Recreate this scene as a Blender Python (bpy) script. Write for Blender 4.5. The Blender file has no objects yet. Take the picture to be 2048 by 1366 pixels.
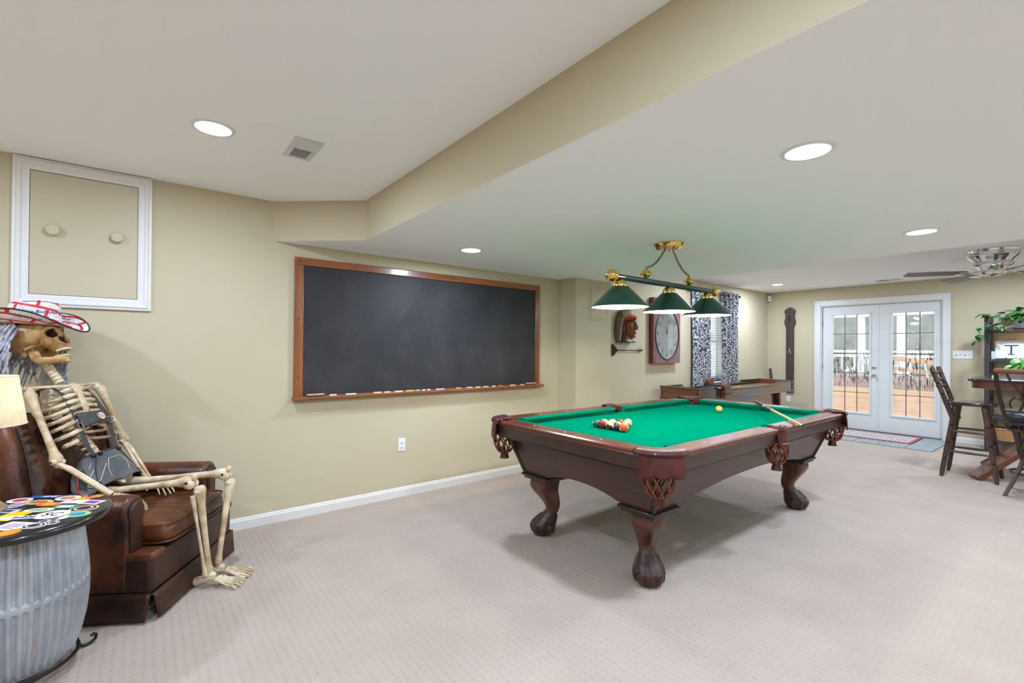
import bpy, math, random
from mathutils import Vector, Matrix, Euler
from math import pi, sin, cos, radians as rad, sqrt
random.seed(7)
SC = bpy.context.scene
COL = SC.collection

# ------------------------------------------------------------------ camera
FL, YAW, PITCH, ROLL, CY = 928.3588, rad(51.61705), rad(0.35808), rad(0.42896), 691.952
CH = 1.30
fw = Vector((cos(YAW) * cos(PITCH), sin(YAW) * cos(PITCH), sin(PITCH)))
r0 = Vector((sin(YAW), -cos(YAW), 0))
u0 = r0.cross(fw)
rr = r0 * cos(ROLL) + u0 * sin(ROLL)
uu = -r0 * sin(ROLL) + u0 * cos(ROLL)
cd = bpy.data.cameras.new('camera')
cd.sensor_width = 36
cd.sensor_fit = 'HORIZONTAL'
cd.lens = 36 * FL / 2048
cd.shift_y = (CY - 683) / 2048
cd.clip_start = 0.05
cam = bpy.data.objects.new('camera', cd)
cam.matrix_world = Matrix(((rr.x, uu.x, -fw.x, 0), (rr.y, uu.y, -fw.y, 0), (rr.z, uu.z, -fw.z, CH), (0, 0, 0, 1)))
COL.objects.link(cam)
SC.camera = cam

# ------------------------------------------------------------------ world (overcast sky), exposure
W = bpy.data.worlds.new('overcast_sky')
SC.world = W
W.use_nodes = True
wn, wl = W.node_tree.nodes, W.node_tree.links
bg = wn['Background']
bg.inputs[0].default_value = (0.80, 0.90, 1.0, 1)
bg.inputs[1].default_value = 2.1
SC.view_settings.view_transform = 'Standard'
SC.view_settings.look = 'None'
SC.view_settings.gamma = 1
SC.view_settings.use_curve_mapping = False
SC.view_settings.exposure = 0.34
CAN_POWER = 23.5       # watts of every recessed ceiling light
CAN_COL = (0.715, 0.875, 1.13)

# ------------------------------------------------------------------ room measures
DL = 3.796      # near part of the left wall
DF = 3.86       # far part of the left wall
XB = 9.197      # wall with the french doors
ZU, ZL, ZF = 2.38, 2.087, 2.383
XN, YR = -2.6, -2.6

# ------------------------------------------------------------------ helpers
def lin(c):
    return tuple(((v / 255) / 12.92 if v / 255 <= 0.04045 else ((v / 255 + 0.055) / 1.055) ** 2.4) for v in c) + (1,)

class G:
    """collects geometry for ONE mesh"""
    def __init__(s):
        s.v, s.f, s.mi, s.cur, s.X = [], [], [], 0, None
    def add(s, vs, fs):
        b = len(s.v)
        if s.X is not None:
            vs = [s.X @ Vector(p) for p in vs]
        s.v.extend([tuple(p) for p in vs])
        for f in fs:
            s.f.append([i + b for i in f])
            s.mi.append(s.cur)
        return s
    def box(s, x0, x1, y0, y1, z0, z1):
        return s.add([(x0, y0, z0), (x1, y0, z0), (x1, y1, z0), (x0, y1, z0), (x0, y0, z1), (x1, y0, z1), (x1, y1, z1), (x0, y1, z1)],
                     [(0, 3, 2, 1), (4, 5, 6, 7), (0, 1, 5, 4), (1, 2, 6, 5), (2, 3, 7, 6), (3, 0, 4, 7)])
    def cbox(s, c, d, R=None):
        vs = [Vector((sx * d[0] / 2, sy * d[1] / 2, sz * d[2] / 2)) for sz in (-1, 1) for sx, sy in ((-1, -1), (1, -1), (1, 1), (-1, 1))]
        if R is not None:
            vs = [R @ p for p in vs]
        vs = [p + Vector(c) for p in vs]
        return s.add(vs, [(0, 3, 2, 1), (4, 5, 6, 7), (0, 1, 5, 4), (1, 2, 6, 5), (2, 3, 7, 6), (3, 0, 4, 7)])
    def bar(s, p, q, w, h, up=(0, 0, 1), w2=None, h2=None):
        p, q = Vector(p), Vector(q)
        d = (q - p).normalized()
        up = Vector(up)
        a = d.cross(up)
        if a.length < 1e-4:
            a = d.cross(Vector((1, 0, 0)))
        a.normalize()
        b = a.cross(d).normalized()
        w2 = w if w2 is None else w2
        h2 = h if h2 is None else h2
        vs = []
        for c, ww, hh in ((p, w, h), (q, w2, h2)):
            for sa, sb in ((-1, -1), (1, -1), (1, 1), (-1, 1)):
                vs.append(c + a * (sa * ww / 2) + b * (sb * hh / 2))
        return s.add(vs, [(0, 3, 2, 1), (4, 5, 6, 7), (0, 1, 5, 4), (1, 2, 6, 5), (2, 3, 7, 6), (3, 0, 4, 7)])
    def tube(s, pts, r, n=8, cap=True, closed=False, flat=1.0, up=None, pw=2.0):
        pts = [Vector(p) for p in pts]
        m = len(pts)
        if not hasattr(r, '__len__'):
            r = [r] * m
        vs, fs = [], []
        prev = None
        for i, p in enumerate(pts):
            if closed:
                t = pts[(i + 1) % m] - pts[i - 1]
            else:
                t = pts[min(i + 1, m - 1)] - pts[max(i - 1, 0)]
            if t.length < 1e-9:
                t = Vector((0, 0, 1))
            t.normalize()
            if prev is None:
                ref = Vector(up) if up else (Vector((0, 0, 1)) if abs(t.z) < 0.9 else Vector((1, 0, 0)))
                a = ref - t * ref.dot(t)
            else:
                a = prev - t * prev.dot(t)
            if a.length < 1e-6:
                a = t.orthogonal()
            a.normalize()
            prev = a
            b = t.cross(a)
            for k in range(n):
                th = 2 * pi * k / n
                c_, s_ = cos(th), sin(th)
                if pw != 2.0:
                    c_ = math.copysign(abs(c_) ** (2 / pw), c_)
                    s_ = math.copysign(abs(s_) ** (2 / pw), s_)
                vs.append(p + a * (r[i] * c_ * flat) + b * (r[i] * s_))
        rings = m if closed else m - 1
        for i in range(rings):
            j = (i + 1) % m
            for k in range(n):
                k2 = (k + 1) % n
                fs.append((i * n + k, i * n + k2, j * n + k2, j * n + k))
        if cap and not closed:
            fs.append(tuple(range(n))[::-1])
            fs.append(tuple((m - 1) * n + k for k in range(n)))
        return s.add(vs, fs)
    def cyl(s, p, q, r, r2=None, n=16):
        return s.tube([p, q], [r, r if r2 is None else r2], n)
    def lathe(s, prof, n=24, c=(0, 0, 0), R=None, cap=True):
        vs, fs = [], []
        for r, z in prof:
            for k in range(n):
                th = 2 * pi * k / n
                p = Vector((r * cos(th), r * sin(th), z))
                if R is not None:
                    p = R @ p
                vs.append(p + Vector(c))
        for i in range(len(prof) - 1):
            for k in range(n):
                k2 = (k + 1) % n
                fs.append((i * n + k, i * n + k2, (i + 1) * n + k2, (i + 1) * n + k))
        if cap:
            fs.append(tuple(range(n))[::-1])
            fs.append(tuple((len(prof) - 1) * n + k for k in range(n)))
        return s.add(vs, fs)
    def ell(s, c, r, n=16, m=10, R=None):
        if not hasattr(r, '__len__'):
            r = (r, r, r)
        vs, fs = [], []
        for i in range(1, m):
            ph = pi * i / m
            for k in range(n):
                th = 2 * pi * k / n
                vs.append(Vector((r[0] * sin(ph) * cos(th), r[1] * sin(ph) * sin(th), r[2] * cos(ph))))
        vs.append(Vector((0, 0, r[2])))
        vs.append(Vector((0, 0, -r[2])))
        if R is not None:
            vs = [R @ p for p in vs]
        vs = [p + Vector(c) for p in vs]
        for i in range(m - 2):
            for k in range(n):
                k2 = (k + 1) % n
                fs.append((i * n + k, (i + 1) * n + k, (i + 1) * n + k2, i * n + k2))
        t, b = (m - 1) * n, (m - 1) * n + 1
        for k in range(n):
            k2 = (k + 1) % n
            fs.append((t, k, k2))
            fs.append((b, (m - 2) * n + k2, (m - 2) * n + k))
        return s.add(vs, fs)
    def prism(s, poly, a, b, ax='z'):
        n = len(poly)
        def mp(u, v, w):
            return {'z': (u, v, w), 'y': (u, w, v), 'x': (w, u, v)}[ax]
        vs = [mp(u, v, a) for u, v in poly] + [mp(u, v, b) for u, v in poly]
        fs = [tuple(range(n))[::-1], tuple(range(n, 2 * n))]
        for i in range(n):
            j = (i + 1) % n
            fs.append((i, j, n + j, n + i))
        return s.add(vs, fs)
    def sheet(s, fn, nu, nv, cu=False, cv=False):
        vs = [fn(i / (nu if cu else nu - 1), j / (nv if cv else nv - 1)) for i in range(nu) for j in range(nv)]
        fs = []
        for i in range(nu if cu else nu - 1):
            for j in range(nv if cv else nv - 1):
                i2, j2 = (i + 1) % nu, (j + 1) % nv
                fs.append((i * nv + j, i2 * nv + j, i2 * nv + j2, i * nv + j2))
        return s.add(vs, fs)

def cr(pts, n=5):
    """smooth curve through the points (Catmull-Rom)"""
    P = [Vector(q) for q in pts]
    P = [P[0] * 2 - P[1]] + P + [P[-1] * 2 - P[-2]]
    out = []
    for i in range(1, len(P) - 2):
        for k in range(n):
            t = k / n
            a, b, c, d = P[i - 1], P[i], P[i + 1], P[i + 2]
            out.append(0.5 * ((2 * b) + (c - a) * t + (2 * a - 5 * b + 4 * c - d) * t * t + (3 * b - a - 3 * c + d) * t ** 3))
    out.append(P[-2])
    return out

def obj(name, g, mat, parent=None, bevel=0, solid=0, sub=0, seg=2, smooth=True, loc=None, rot=None, ang=40, fix=True):
    me = bpy.data.meshes.new(name)
    me.from_pydata(g.v, [], g.f)
    if isinstance(mat, (list, tuple)):
        for m in mat:
            me.materials.append(m)
        me.polygons.foreach_set('material_index', g.mi)
    else:
        me.materials.append(mat)
    if fix:
        import bmesh
        bm = bmesh.new()
        bm.from_mesh(me)
        bmesh.ops.recalc_face_normals(bm, faces=bm.faces)
        bm.to_mesh(me)
        bm.free()
    if smooth:
        me.shade_smooth()
        me.set_sharp_from_angle(angle=rad(ang))
    o = bpy.data.objects.new(name, me)
    COL.objects.link(o)
    if parent is not None:
        o.parent = parent
    if loc is not None:
        o.location = loc
    if rot is not None:
        o.rotation_euler = rot
    if solid:
        md = o.modifiers.new('solid', 'SOLIDIFY')
        md.thickness = solid
        md.offset = 0
    if bevel:
        md = o.modifiers.new('bevel', 'BEVEL')
        md.width = bevel
        md.segments = seg
        md.limit_method = 'ANGLE'
        md.angle_limit = rad(35)
    if sub:
        md = o.modifiers.new('sub', 'SUBSURF')
        md.levels = md.render_levels = sub
    return o

def tag(o, label, cat=None, group=None, kind=None):
    o['label'] = label
    if cat:
        o['category'] = cat
    if group:
        o['group'] = group
    if kind:
        o['kind'] = kind
    return o

def thing(name, label, cat, loc=(0, 0, 0), rz=0, group=None):
    o = bpy.data.objects.new(name, None)
    COL.objects.link(o)
    o.empty_display_size = 0.05
    o.location = loc
    o.rotation_euler = (0, 0, rz)
    return tag(o, label, cat, group)

def struct(name, g, mat, label=None, **k):
    o = obj(name, g, mat, **k)
    o['kind'] = 'structure'
    if label:
        o['label'] = label
    return o

def clone(o, parent=None):
    c = o.copy()
    COL.objects.link(c)
    c.parent = parent
    for ch in list(o.children):
        clone(ch, c)
    return c

def text_geo(s, size, extrude=0.0, bold=0.0):
    cu = bpy.data.curves.new('lettering', 'FONT')
    cu.body = s
    cu.size = size
    cu.extrude = extrude
    cu.offset = bold
    cu.align_x = 'CENTER'
    cu.align_y = 'CENTER'
    cu.resolution_u = 2
    o = bpy.data.objects.new('lettering_tmp', cu)
    COL.objects.link(o)
    me = bpy.data.meshes.new_from_object(o.evaluated_get(bpy.context.evaluated_depsgraph_get()))
    vs = [v.co.copy() for v in me.vertices]
    fs = [tuple(p.vertices) for p in me.polygons]
    bpy.data.objects.remove(o)
    bpy.data.curves.remove(cu)
    bpy.data.meshes.remove(me)
    return vs, fs

# ------------------------------------------------------------------ materials
def mk(name):
    m = bpy.data.materials.new(name)
    m.use_nodes = True
    return m, m.node_tree.nodes, m.node_tree.links, m.node_tree.nodes['Principled BSDF']

def nd(n, t, **k):
    x = n.new(t)
    for a, b in k.items():
        setattr(x, a, b)
    return x

def mth(n, l, op, a, b=None, c=None):
    x = n.new('ShaderNodeMath')
    x.operation = op
    for i, v in enumerate((a, b, c)):
        if v is None:
            continue
        if isinstance(v, (int, float)):
            x.inputs[i].default_value = v
        else:
            l.new(v, x.inputs[i])
    return x.outputs[0]

def ramp(n, l, fac, stops, interp='LINEAR'):
    x = n.new('ShaderNodeValToRGB')
    x.color_ramp.interpolation = interp
    e = x.color_ramp.elements
    while len(e) < len(stops):
        e.new(0.5)
    for i, (p, c) in enumerate(stops):
        e[i].position = p
        e[i].color = c
    l.new(fac, x.inputs[0])
    return x.outputs[0]

def mixc(n, l, fac, a, b):
    x = n.new('ShaderNodeMix')
    x.data_type = 'RGBA'
    for i, v in ((0, fac), (6, a), (7, b)):
        if isinstance(v, (int, float)):
            x.inputs[i].default_value = v
        elif isinstance(v, tuple):
            x.inputs[i].default_value = v
        else:
            l.new(v, x.inputs[i])
    return x.outputs[2]

def coords(n, l, scale=(1, 1, 1), rot=(0, 0, 0), kind='Object'):
    tc = n.new('ShaderNodeTexCoord')
    mp = n.new('ShaderNodeMapping')
    mp.inputs['Scale'].default_value = scale
    mp.inputs['Rotation'].default_value = rot
    l.new(tc.outputs[kind], mp.inputs[0])
    return mp.outputs[0]

def noise(n, l, vec, scale, detail=3, rough=0.55, dist=0):
    x = n.new('ShaderNodeTexNoise')
    x.inputs['Scale'].default_value = scale
    x.inputs['Detail'].default_value = detail
    x.inputs['Roughness'].default_value = rough
    x.inputs['Distortion'].default_value = dist
    l.new(vec, x.inputs['Vector'])
    return x.outputs[0]

def bumpn(n, l, b, height, strength, dist=0.005):
    x = n.new('ShaderNodeBump')
    x.inputs['Strength'].default_value = strength
    x.inputs['Distance'].default_value = dist
    l.new(height, x.inputs['Height'])
    l.new(x.outputs[0], b.inputs['Normal'])

def pmat(name, col, rough=0.5, metal=0.0, col2=None, nscale=8, nstops=(0.35, 0.65), bump=None, coat=0, spec=None, emit=None, trans=0):
    m, n, l, b = mk(name)
    b.inputs['Base Color'].default_value = lin(col)
    b.inputs['Roughness'].default_value = rough
    b.inputs['Metallic'].default_value = metal
    b.inputs['Coat Weight'].default_value = coat
    if spec is not None:
        b.inputs['Specular IOR Level'].default_value = spec
    if emit:
        b.inputs['Emission Color'].default_value = lin(emit[0])
        b.inputs['Emission Strength'].default_value = emit[1]
    if col2 or bump:
        v = coords(n, l)
    if col2:
        l.new(ramp(n, l, noise(n, l, v, nscale), [(nstops[0], lin(col)), (nstops[1], lin(col2))]), b.inputs['Base Color'])
    if bump:
        bumpn(n, l, b, noise(n, l, v, bump[0], 4), bump[1], bump[2] if len(bump) > 2 else 0.004)
    return m

def wood(name, c1, c2, axis='x', scale=14, rough=0.35, coat=0.0, stretch=14, bump=0.0):
    m, n, l, b = mk(name)
    s = {'x': (1 / stretch, 1, 1), 'y': (1, 1 / stretch, 1), 'z': (1, 1, 1 / stretch)}[axis]
    v = coords(n, l, s)
    f1 = noise(n, l, v, scale, 5, 0.6, 0.6)
    f2 = noise(n, l, v, scale * 6, 3, 0.6)
    f = mth(n, l, 'ADD', mth(n, l, 'MULTIPLY', f1, 0.7), mth(n, l, 'MULTIPLY', f2, 0.3))
    l.new(ramp(n, l, f, [(0.36, lin(c1)), (0.64, lin(c2))]), b.inputs['Base Color'])
    b.inputs['Roughness'].default_value = rough
    b.inputs['Coat Weight'].default_value = coat
    b.inputs['Coat Roughness'].default_value = 0.15
    if bump:
        bumpn(n, l, b, f2, bump, 0.002)
    return m

def leather(name, c1, c2, rough=0.35, scale=5):
    m, n, l, b = mk(name)
    v = coords(n, l)
    f = noise(n, l, v, scale, 4, 0.6, 0.3)
    l.new(ramp(n, l, f, [(0.35, lin(c1)), (0.68, lin(c2))]), b.inputs['Base Color'])
    b.inputs['Roughness'].default_value = rough
    b.inputs['Coat Weight'].default_value = 0.04
    b.inputs['Specular IOR Level'].default_value = 0.4
    vo = nd(n, 'ShaderNodeTexVoronoi')
    vo.inputs['Scale'].default_value = 260
    l.new(v, vo.inputs['Vector'])
    w = noise(n, l, v, 22, 4, 0.6, 0.8)
    h = mth(n, l, 'ADD', mth(n, l, 'MULTIPLY', vo.outputs[0], 0.2), w)
    bumpn(n, l, b, h, 0.35, 0.006)
    return m

WALLC = (197, 184, 153)
M_wall = pmat('beige_wall_paint', WALLC, 0.75, bump=(180, 0.06, 0.002))
M_ceil = pmat('white_ceiling_paint', (248, 248, 248), 0.85, bump=(150, 0.05, 0.002))
M_trim = pmat('white_trim_paint', (226, 222, 216), 0.4)
M_door = pmat('white_door_paint', (222, 222, 218), 0.45)
M_white = pmat('white_plastic', (232, 230, 226), 0.35)

# carpet: loop pile with rows of short recessed dashes
def carpet():
    m, n, l, b = mk('cream_loop_carpet')
    tc = n.new('ShaderNodeTexCoord')
    sp = n.new('ShaderNodeSeparateXYZ')
    l.new(tc.outputs['Object'], sp.inputs[0])
    jit = noise(n, l, tc.outputs['Object'], 60, 1)
    v = mth(n, l, 'ADD', mth(n, l, 'MULTIPLY', sp.outputs[0], 1 / 0.034), mth(n, l, 'MULTIPLY', jit, 0.5))
    u = mth(n, l, 'ADD', mth(n, l, 'MULTIPLY', sp.outputs[1], 1 / 0.031), mth(n, l, 'MULTIPLY', jit, 0.35))
    rowp = mth(n, l, 'MULTIPLY', mth(n, l, 'MODULO', mth(n, l, 'ABSOLUTE', mth(n, l, 'FLOOR', v)), 2), 0.0)
    u2 = mth(n, l, 'FRACT', mth(n, l, 'ADD', u, rowp))
    v2 = mth(n, l, 'FRACT', v)
    du = mth(n, l, 'ABSOLUTE', mth(n, l, 'SUBTRACT', u2, 0.5))
    dv = mth(n, l, 'ABSOLUTE', mth(n, l, 'SUBTRACT', v2, 0.5))
    a = nd(n, 'ShaderNodeMapRange', interpolation_type='SMOOTHSTEP')
    a.inputs[1].default_value, a.inputs[2].default_value, a.inputs[3].default_value, a.inputs[4].default_value = 0.26, 0.42, 1, 0
    l.new(du, a.inputs[0])
    c = nd(n, 'ShaderNodeMapRange', interpolation_type='SMOOTHSTEP')
    c.inputs[1].default_value, c.inputs[2].default_value, c.inputs[3].default_value, c.inputs[4].default_value = 0.10, 0.26, 1, 0
    l.new(dv, c.inputs[0])
    big = noise(n, l, tc.outputs['Object'], 3.0, 3)
    patch = ramp(n, l, noise(n, l, tc.outputs['Object'], 30, 2), [(0.35, (0.25, 0.25, 0.25, 1)), (0.65, (1, 1, 1, 1))])
    dash = mth(n, l, 'MULTIPLY', mth(n, l, 'MULTIPLY', a.outputs[0], c.outputs[0]), patch)
    fine = noise(n, l, tc.outputs['Object'], 420, 2, 0.7)
    tone = mth(n, l, 'ADD', mth(n, l, 'MULTIPLY', big, 0.35), mth(n, l, 'MULTIPLY', fine, 0.65))
    base = ramp(n, l, tone, [(0.30, lin((167, 150, 136))), (0.70, lin((189, 172, 157)))])
    l.new(mixc(n, l, mth(n, l, 'MULTIPLY', dash, 0.20), base, lin((138, 126, 116))), b.inputs['Base Color'])
    b.inputs['Roughness'].default_value = 0.95
    b.inputs['Specular IOR Level'].default_value = 0.1
    h = mth(n, l, 'SUBTRACT', mth(n, l, 'MULTIPLY', fine, 0.5), dash)
    bumpn(n, l, b, h, 0.4, 0.005)
    return m
M_carpet = carpet()

M_chrome = pmat('chrome', (225, 225, 222), 0.12, 1.0)
M_brass = pmat('polished_brass', (232, 196, 110), 0.13, 1.0)
M_iron = pmat('black_iron', (40, 38, 37), 0.45, 0.6)
M_black = pmat('matte_black', (24, 23, 23), 0.5)

# ================================================================== ROOM SHELL
g = G().box(XN, XB, YR, 3.95, -0.1, 0)
struct('floor', g, M_carpet, 'cream loop-pile carpet covering the basement floor', smooth=False)

g = G().box(XN, 3.72, DL, 3.95, 0, 2.5)
struct('wall_left', g, M_wall, 'beige wall that carries the chalkboard', smooth=False)
g = G().box(3.70, 4.283, 3.548, 3.95, 0, 2.5)
struct('wall_pilaster', g, M_wall, 'beige boxed-out wall section right of the chalkboard', smooth=False)
WX0, WX1, WZ0, WZ1 = 6.80, 7.66, 0.80, 2.10     # window opening in the far part of the left wall
g = G()
g.box(4.27, WX0, DF, 4.06, 0, 2.5).box(WX1, XB, DF, 4.06, 0, 2.5).box(WX0, WX1, DF, 4.06, 0, WZ0).box(WX0, WX1, DF, 4.06, WZ1, 2.5)
struct('wall_far', g, M_wall, 'pale far wall with the curtained window', smooth=False)
DY0, DY1, DZ = 1.415, 2.985, 2.075                # french door opening
g = G()
g.box(XB, XB + 0.16, YR, DY0, 0, 2.5).box(XB, XB + 0.16, DY1, 4.06, 0, 2.5).box(XB, XB + 0.16, DY0, DY1, DZ, 2.5)
struct('wall_back', g, M_wall, 'beige end wall around the french doors', smooth=False)
g = G().box(XN, XB, YR - 0.1, YR, 0, 2.5)
struct('wall_right', g, M_wall, 'beige wall behind the photographer', smooth=False)
g = G().box(XN - 0.1, XN, YR, 3.95, 0, 2.5)
struct('wall_near', g, M_wall, 'beige wall at the near end of the room', smooth=False)

g = G().box(XN, 1.30, YR, 3.95, ZU, 2.55)
struct('ceiling_raised', g, M_ceil, 'white raised ceiling over the armchair', smooth=False)
poly = [(0.72, DL + 0.02), (1.265, 3.33), (1.265, YR), (4.765, YR), (4.765, 4.0), (0.72, 4.0)]
g = G()
n_ = len(poly)
vs = [(x, y, ZL) for x, y in poly] + [(x, y, ZU + 0.06) for x, y in poly]
g.cur = 0
g.add(vs, [tuple(range(n_))[::-1], tuple(range(n_, 2 * n_))])
g.cur = 1
g.add(vs, [(i, (i + 1) % n_, n_ + (i + 1) % n_, n_ + i) for i in range(n_)])
struct('ceiling_soffit', g, [M_ceil, M_wall], 'lower white ceiling over the pool table with beige beam face', smooth=False)
g = G().box(4.75, XB, YR, 4.0, ZF, 2.55)
struct('ceiling_far', g, M_ceil, 'white ceiling in front of the french doors', smooth=False)

def baseboard(name, pts, lab):
    """pts: 2-D run on the wall face, room on the left hand side of travel"""
    g = G()
    for (x0, y0), (x1, y1) in zip(pts[:-1], pts[1:]):
        d = Vector((x1 - x0, y1 - y0, 0)).normalized()
        nrm = Vector((-d.y, d.x, 0))
        a, b = Vector((x0, y0, 0)), Vector((x1, y1, 0))
        prof = [(0, 0), (0.014, 0), (0.014, 0.060), (0.009, 0.066), (0.009, 0.072), (0.004, 0.082), (0, 0.082)]
        k = len(prof)
        vs = [a + nrm * p + Vector((0, 0, q)) for p, q in prof] + [b + nrm * p + Vector((0, 0, q)) for p, q in prof]
        g.add(vs, [tuple(range(k)), tuple(range(k, 2 * k))[::-1]] + [(i, (i + 1) % k, k + (i + 1) % k, k + i) for i in range(k)])
    return struct(name, g, M_trim, lab, smooth=False)
baseboard('baseboard_left', [(3.70, DL), (XN, DL)], 'white baseboard below the chalkboard wall')
baseboard('baseboard_pilaster', [(4.283, DF), (4.283, 3.548), (3.70, 3.548), (3.70, DL)], 'white baseboard around the boxed-out wall')
baseboard('baseboard_far', [(XB, DF), (4.283, DF)], 'white baseboard of the far wall')
baseboard('baseboard_back', [(XB, 3.08), (XB, DF)], 'white baseboard left of the french doors')
baseboard('baseboard_right', [(XB, YR), (XB, 1.33)], 'white baseboard right of the french doors')

# ------------------------------------------------------------------ recessed lights
M_lens = pmat('lit_lens', (255, 252, 245), 0.5, emit=((255, 248, 236), 9.0))
def can_light(x, y, z, label, dim=1.0):
    t = thing('recessed_light', label, 'ceiling light', (x, y, z), group='recessed ceiling lights')
    g = G().lathe([(0.074, -0.001), (0.078, -0.006), (0.092, -0.004), (0.096, 0.0)], 40, cap=False)
    obj('trim_ring', g, M_white, t)
    g = G().lathe([(0.0005, -0.004), (0.04, -0.0045), (0.0765, -0.003)], 40, cap=False)
    obj('lens', g, M_lens, t)
    ld = bpy.data.lights.new('can_lamp', 'AREA')
    ld.shape = 'DISK'
    ld.size = 0.15
    ld.energy = CAN_POWER * dim
    ld.color = CAN_COL
    lo = bpy.data.objects.new('can_lamp', ld)
    COL.objects.link(lo)
    lo.parent = t
    lo.location = (0, 0, -0.012)
    return t
can_light(0.257, 2.713, ZU, 'round recessed light in the raised ceiling beside the air vent', 0.75)
can_light(2.037, 0.709, ZL, 'largest round recessed light, in the lower ceiling near the beam')
can_light(2.037, 3.108, ZL, 'round recessed light in the lower ceiling above the chalkboard', 0.78)
can_light(3.973, 0.716, ZL, 'round recessed light in the lower ceiling just before the ceiling fan')
can_light(8.09, 3.247, ZF, 'small round recessed light in the far ceiling near the corner sensor')
can_light(8.094, 0.701, ZF, 'small round recessed light in the far ceiling behind the ceiling fan')
for i, (x, y, z, lb) in enumerate(((-1.5, 2.713, ZU, 'added recessed light behind the armchair, outside the picture'),
                   (0.257, 0.30, ZU, 'added recessed light above the photographer, outside the picture'),
                   (-1.5, 0.30, ZU, 'added recessed light at the near end wall, outside the picture'),
                   (2.037, -1.69, ZL, 'added recessed light in the lower ceiling by the right wall, outside the picture'),
                   (3.973, -1.69, ZL, 'added recessed light by the right wall toward the fan, outside the picture'),
                   (0.257, -1.69, ZU, 'added recessed light in the raised ceiling by the right wall, outside the picture'),
                   (6.1, -1.69, ZF, 'added recessed light in the far ceiling by the right wall, outside the picture'),
                   (6.1, 0.70, ZF, 'added recessed light over the pub table, hidden behind the lower ceiling'),
                   (6.1, 3.10, ZF, 'added recessed light over the shuffleboard table, hidden behind the lower ceiling'),
                   (8.09, -1.69, ZF, 'added recessed light beyond the bookcase, outside the picture'))):
    can_light(x, y, z, lb, 0.6 if (y < -1 and x > 1 and x < 5) else 1.0)  # unseen fixtures, added to brighten the room

# ------------------------------------------------------------------ ceiling vents
M_vent = pmat('white_vent_metal', (214, 214, 212), 0.45)
M_ventdark = pmat('vent_duct', (70, 66, 62), 0.8)
def vent(x, y, z, sx, sy, label, ns):
    t = thing('ceiling_vent', label, 'air vent', (x, y, z))
    hx, hy, b = sx / 2, sy / 2, 0.028
    g = G()
    g.box(-hx, hx, -hy, -hy + b, -0.007, 0).box(-hx, hx, hy - b, hy, -0.007, 0).box(-hx, -hx + b, -hy + b, hy - b, -0.007, 0).box(hx - b, hx, -hy + b, hy - b, -0.007, 0)
    g.box(-hx + b, hx - b, -0.004, 0.004, -0.007, 0)
    obj('frame', g, M_vent, t, bevel=0.002)
    obj('duct', G().box(-hx + b, hx - b, -hy + b, hy - b, -0.001, -0.0003), M_ventdark, t, smooth=False)
    sl = None
    for half in (-1, 1):
        for k in range(ns):
            yy = half * (0.008 + (hy - b - 0.010) * (k + 0.5) / ns)
            R = Matrix.Rotation(half * rad(48), 3, 'X')
            if half == -1:
                R = Matrix.Rotation(rad(-20), 3, 'X')
            g = G().cbox((0, 0, 0), (sx - 2 * b, (hy - b) / ns * (1.0 if half == 1 else 0.55), 0.0012), R)
            o = obj('louver', g, M_vent, t, smooth=False, loc=(0, yy, -0.005))
    return t
vent(0.667, 2.688, ZU, 0.142, 0.292, 'white air vent with half-open louvers in the raised ceiling', 9)
vent(8.80, 1.965, ZF, 0.14, 0.30, 'white air vent in the ceiling in front of the french doors', 6)

# ------------------------------------------------------------------ wall plates
def outlet(name, loc, rz, label, slots=True):
    t = thing(name, label, 'outlet', loc, rz)
    g = G().prism([(-0.035, -0.057), (0.035, -0.057), (0.035, 0.057), (-0.035, 0.057)], -0.006, 0, 'y')
    obj('plate', g, M_white, t, bevel=0.003)
    for s in (-1, 1):
        g = G().lathe([(0.0165, 0), (0.0165, 0.002), (0.014, 0.003)], 20, (0, -0.006, s * 0.02), Matrix.Rotation(rad(90), 3, 'X'))
        so = obj('socket', g, M_white, t)
        g = G().box(-0.007, -0.005, -0.0095, -0.0088, s * 0.02 - 0.002, s * 0.02 + 0.006).box(0.005, 0.007, -0.0095, -0.0088, s * 0.02 - 0.002, s * 0.02 + 0.006)
        g.lathe([(0.0025, 0), (0.0025, 0.0006)], 10, (0, -0.0088, s * 0.02 - 0.008), Matrix.Rotation(rad(90), 3, 'X'))
        obj('slots', g, M_black, so, smooth=False)
    return t
outlet('wall_outlet', (1.778, DL, 0.453), 0, 'white wall outlet below the chalkboard')
outlet('wall_outlet', (XB, 3.50, 0.43), rad(-90), 'white wall outlet on the end wall beside the shuffleboard table')
t = thing('light_switch', 'white four-gang switch plate right of the french doors', 'light switch', (XB, 1.2025, 1.265), rad(-90))
obj('plate', G().prism([(-0.105, -0.058), (0.105, -0.058), (0.105, 0.058), (-0.105, 0.058)], -0.006, 0, 'y'), M_white, t, bevel=0.003)
M_dim = pmat('switch_shade', (196, 198, 200), 0.4)
for k in range(4):
    x = -0.069 + 0.046 * k
    if k in (0, 2):
        g = G().lathe([(0.014, 0), (0.013, 0.012), (0.010, 0.014)], 18, (x, -0.006, 0), Matrix.Rotation(rad(90), 3, 'X'))
        obj('dimmer_knob', g, M_dim, t)
    else:
        obj('toggle', G().cbox((x, -0.010, 0.003), (0.009, 0.014, 0.020), Matrix.Rotation(rad(20), 3, 'X')), M_dim, t, bevel=0.001)

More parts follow.
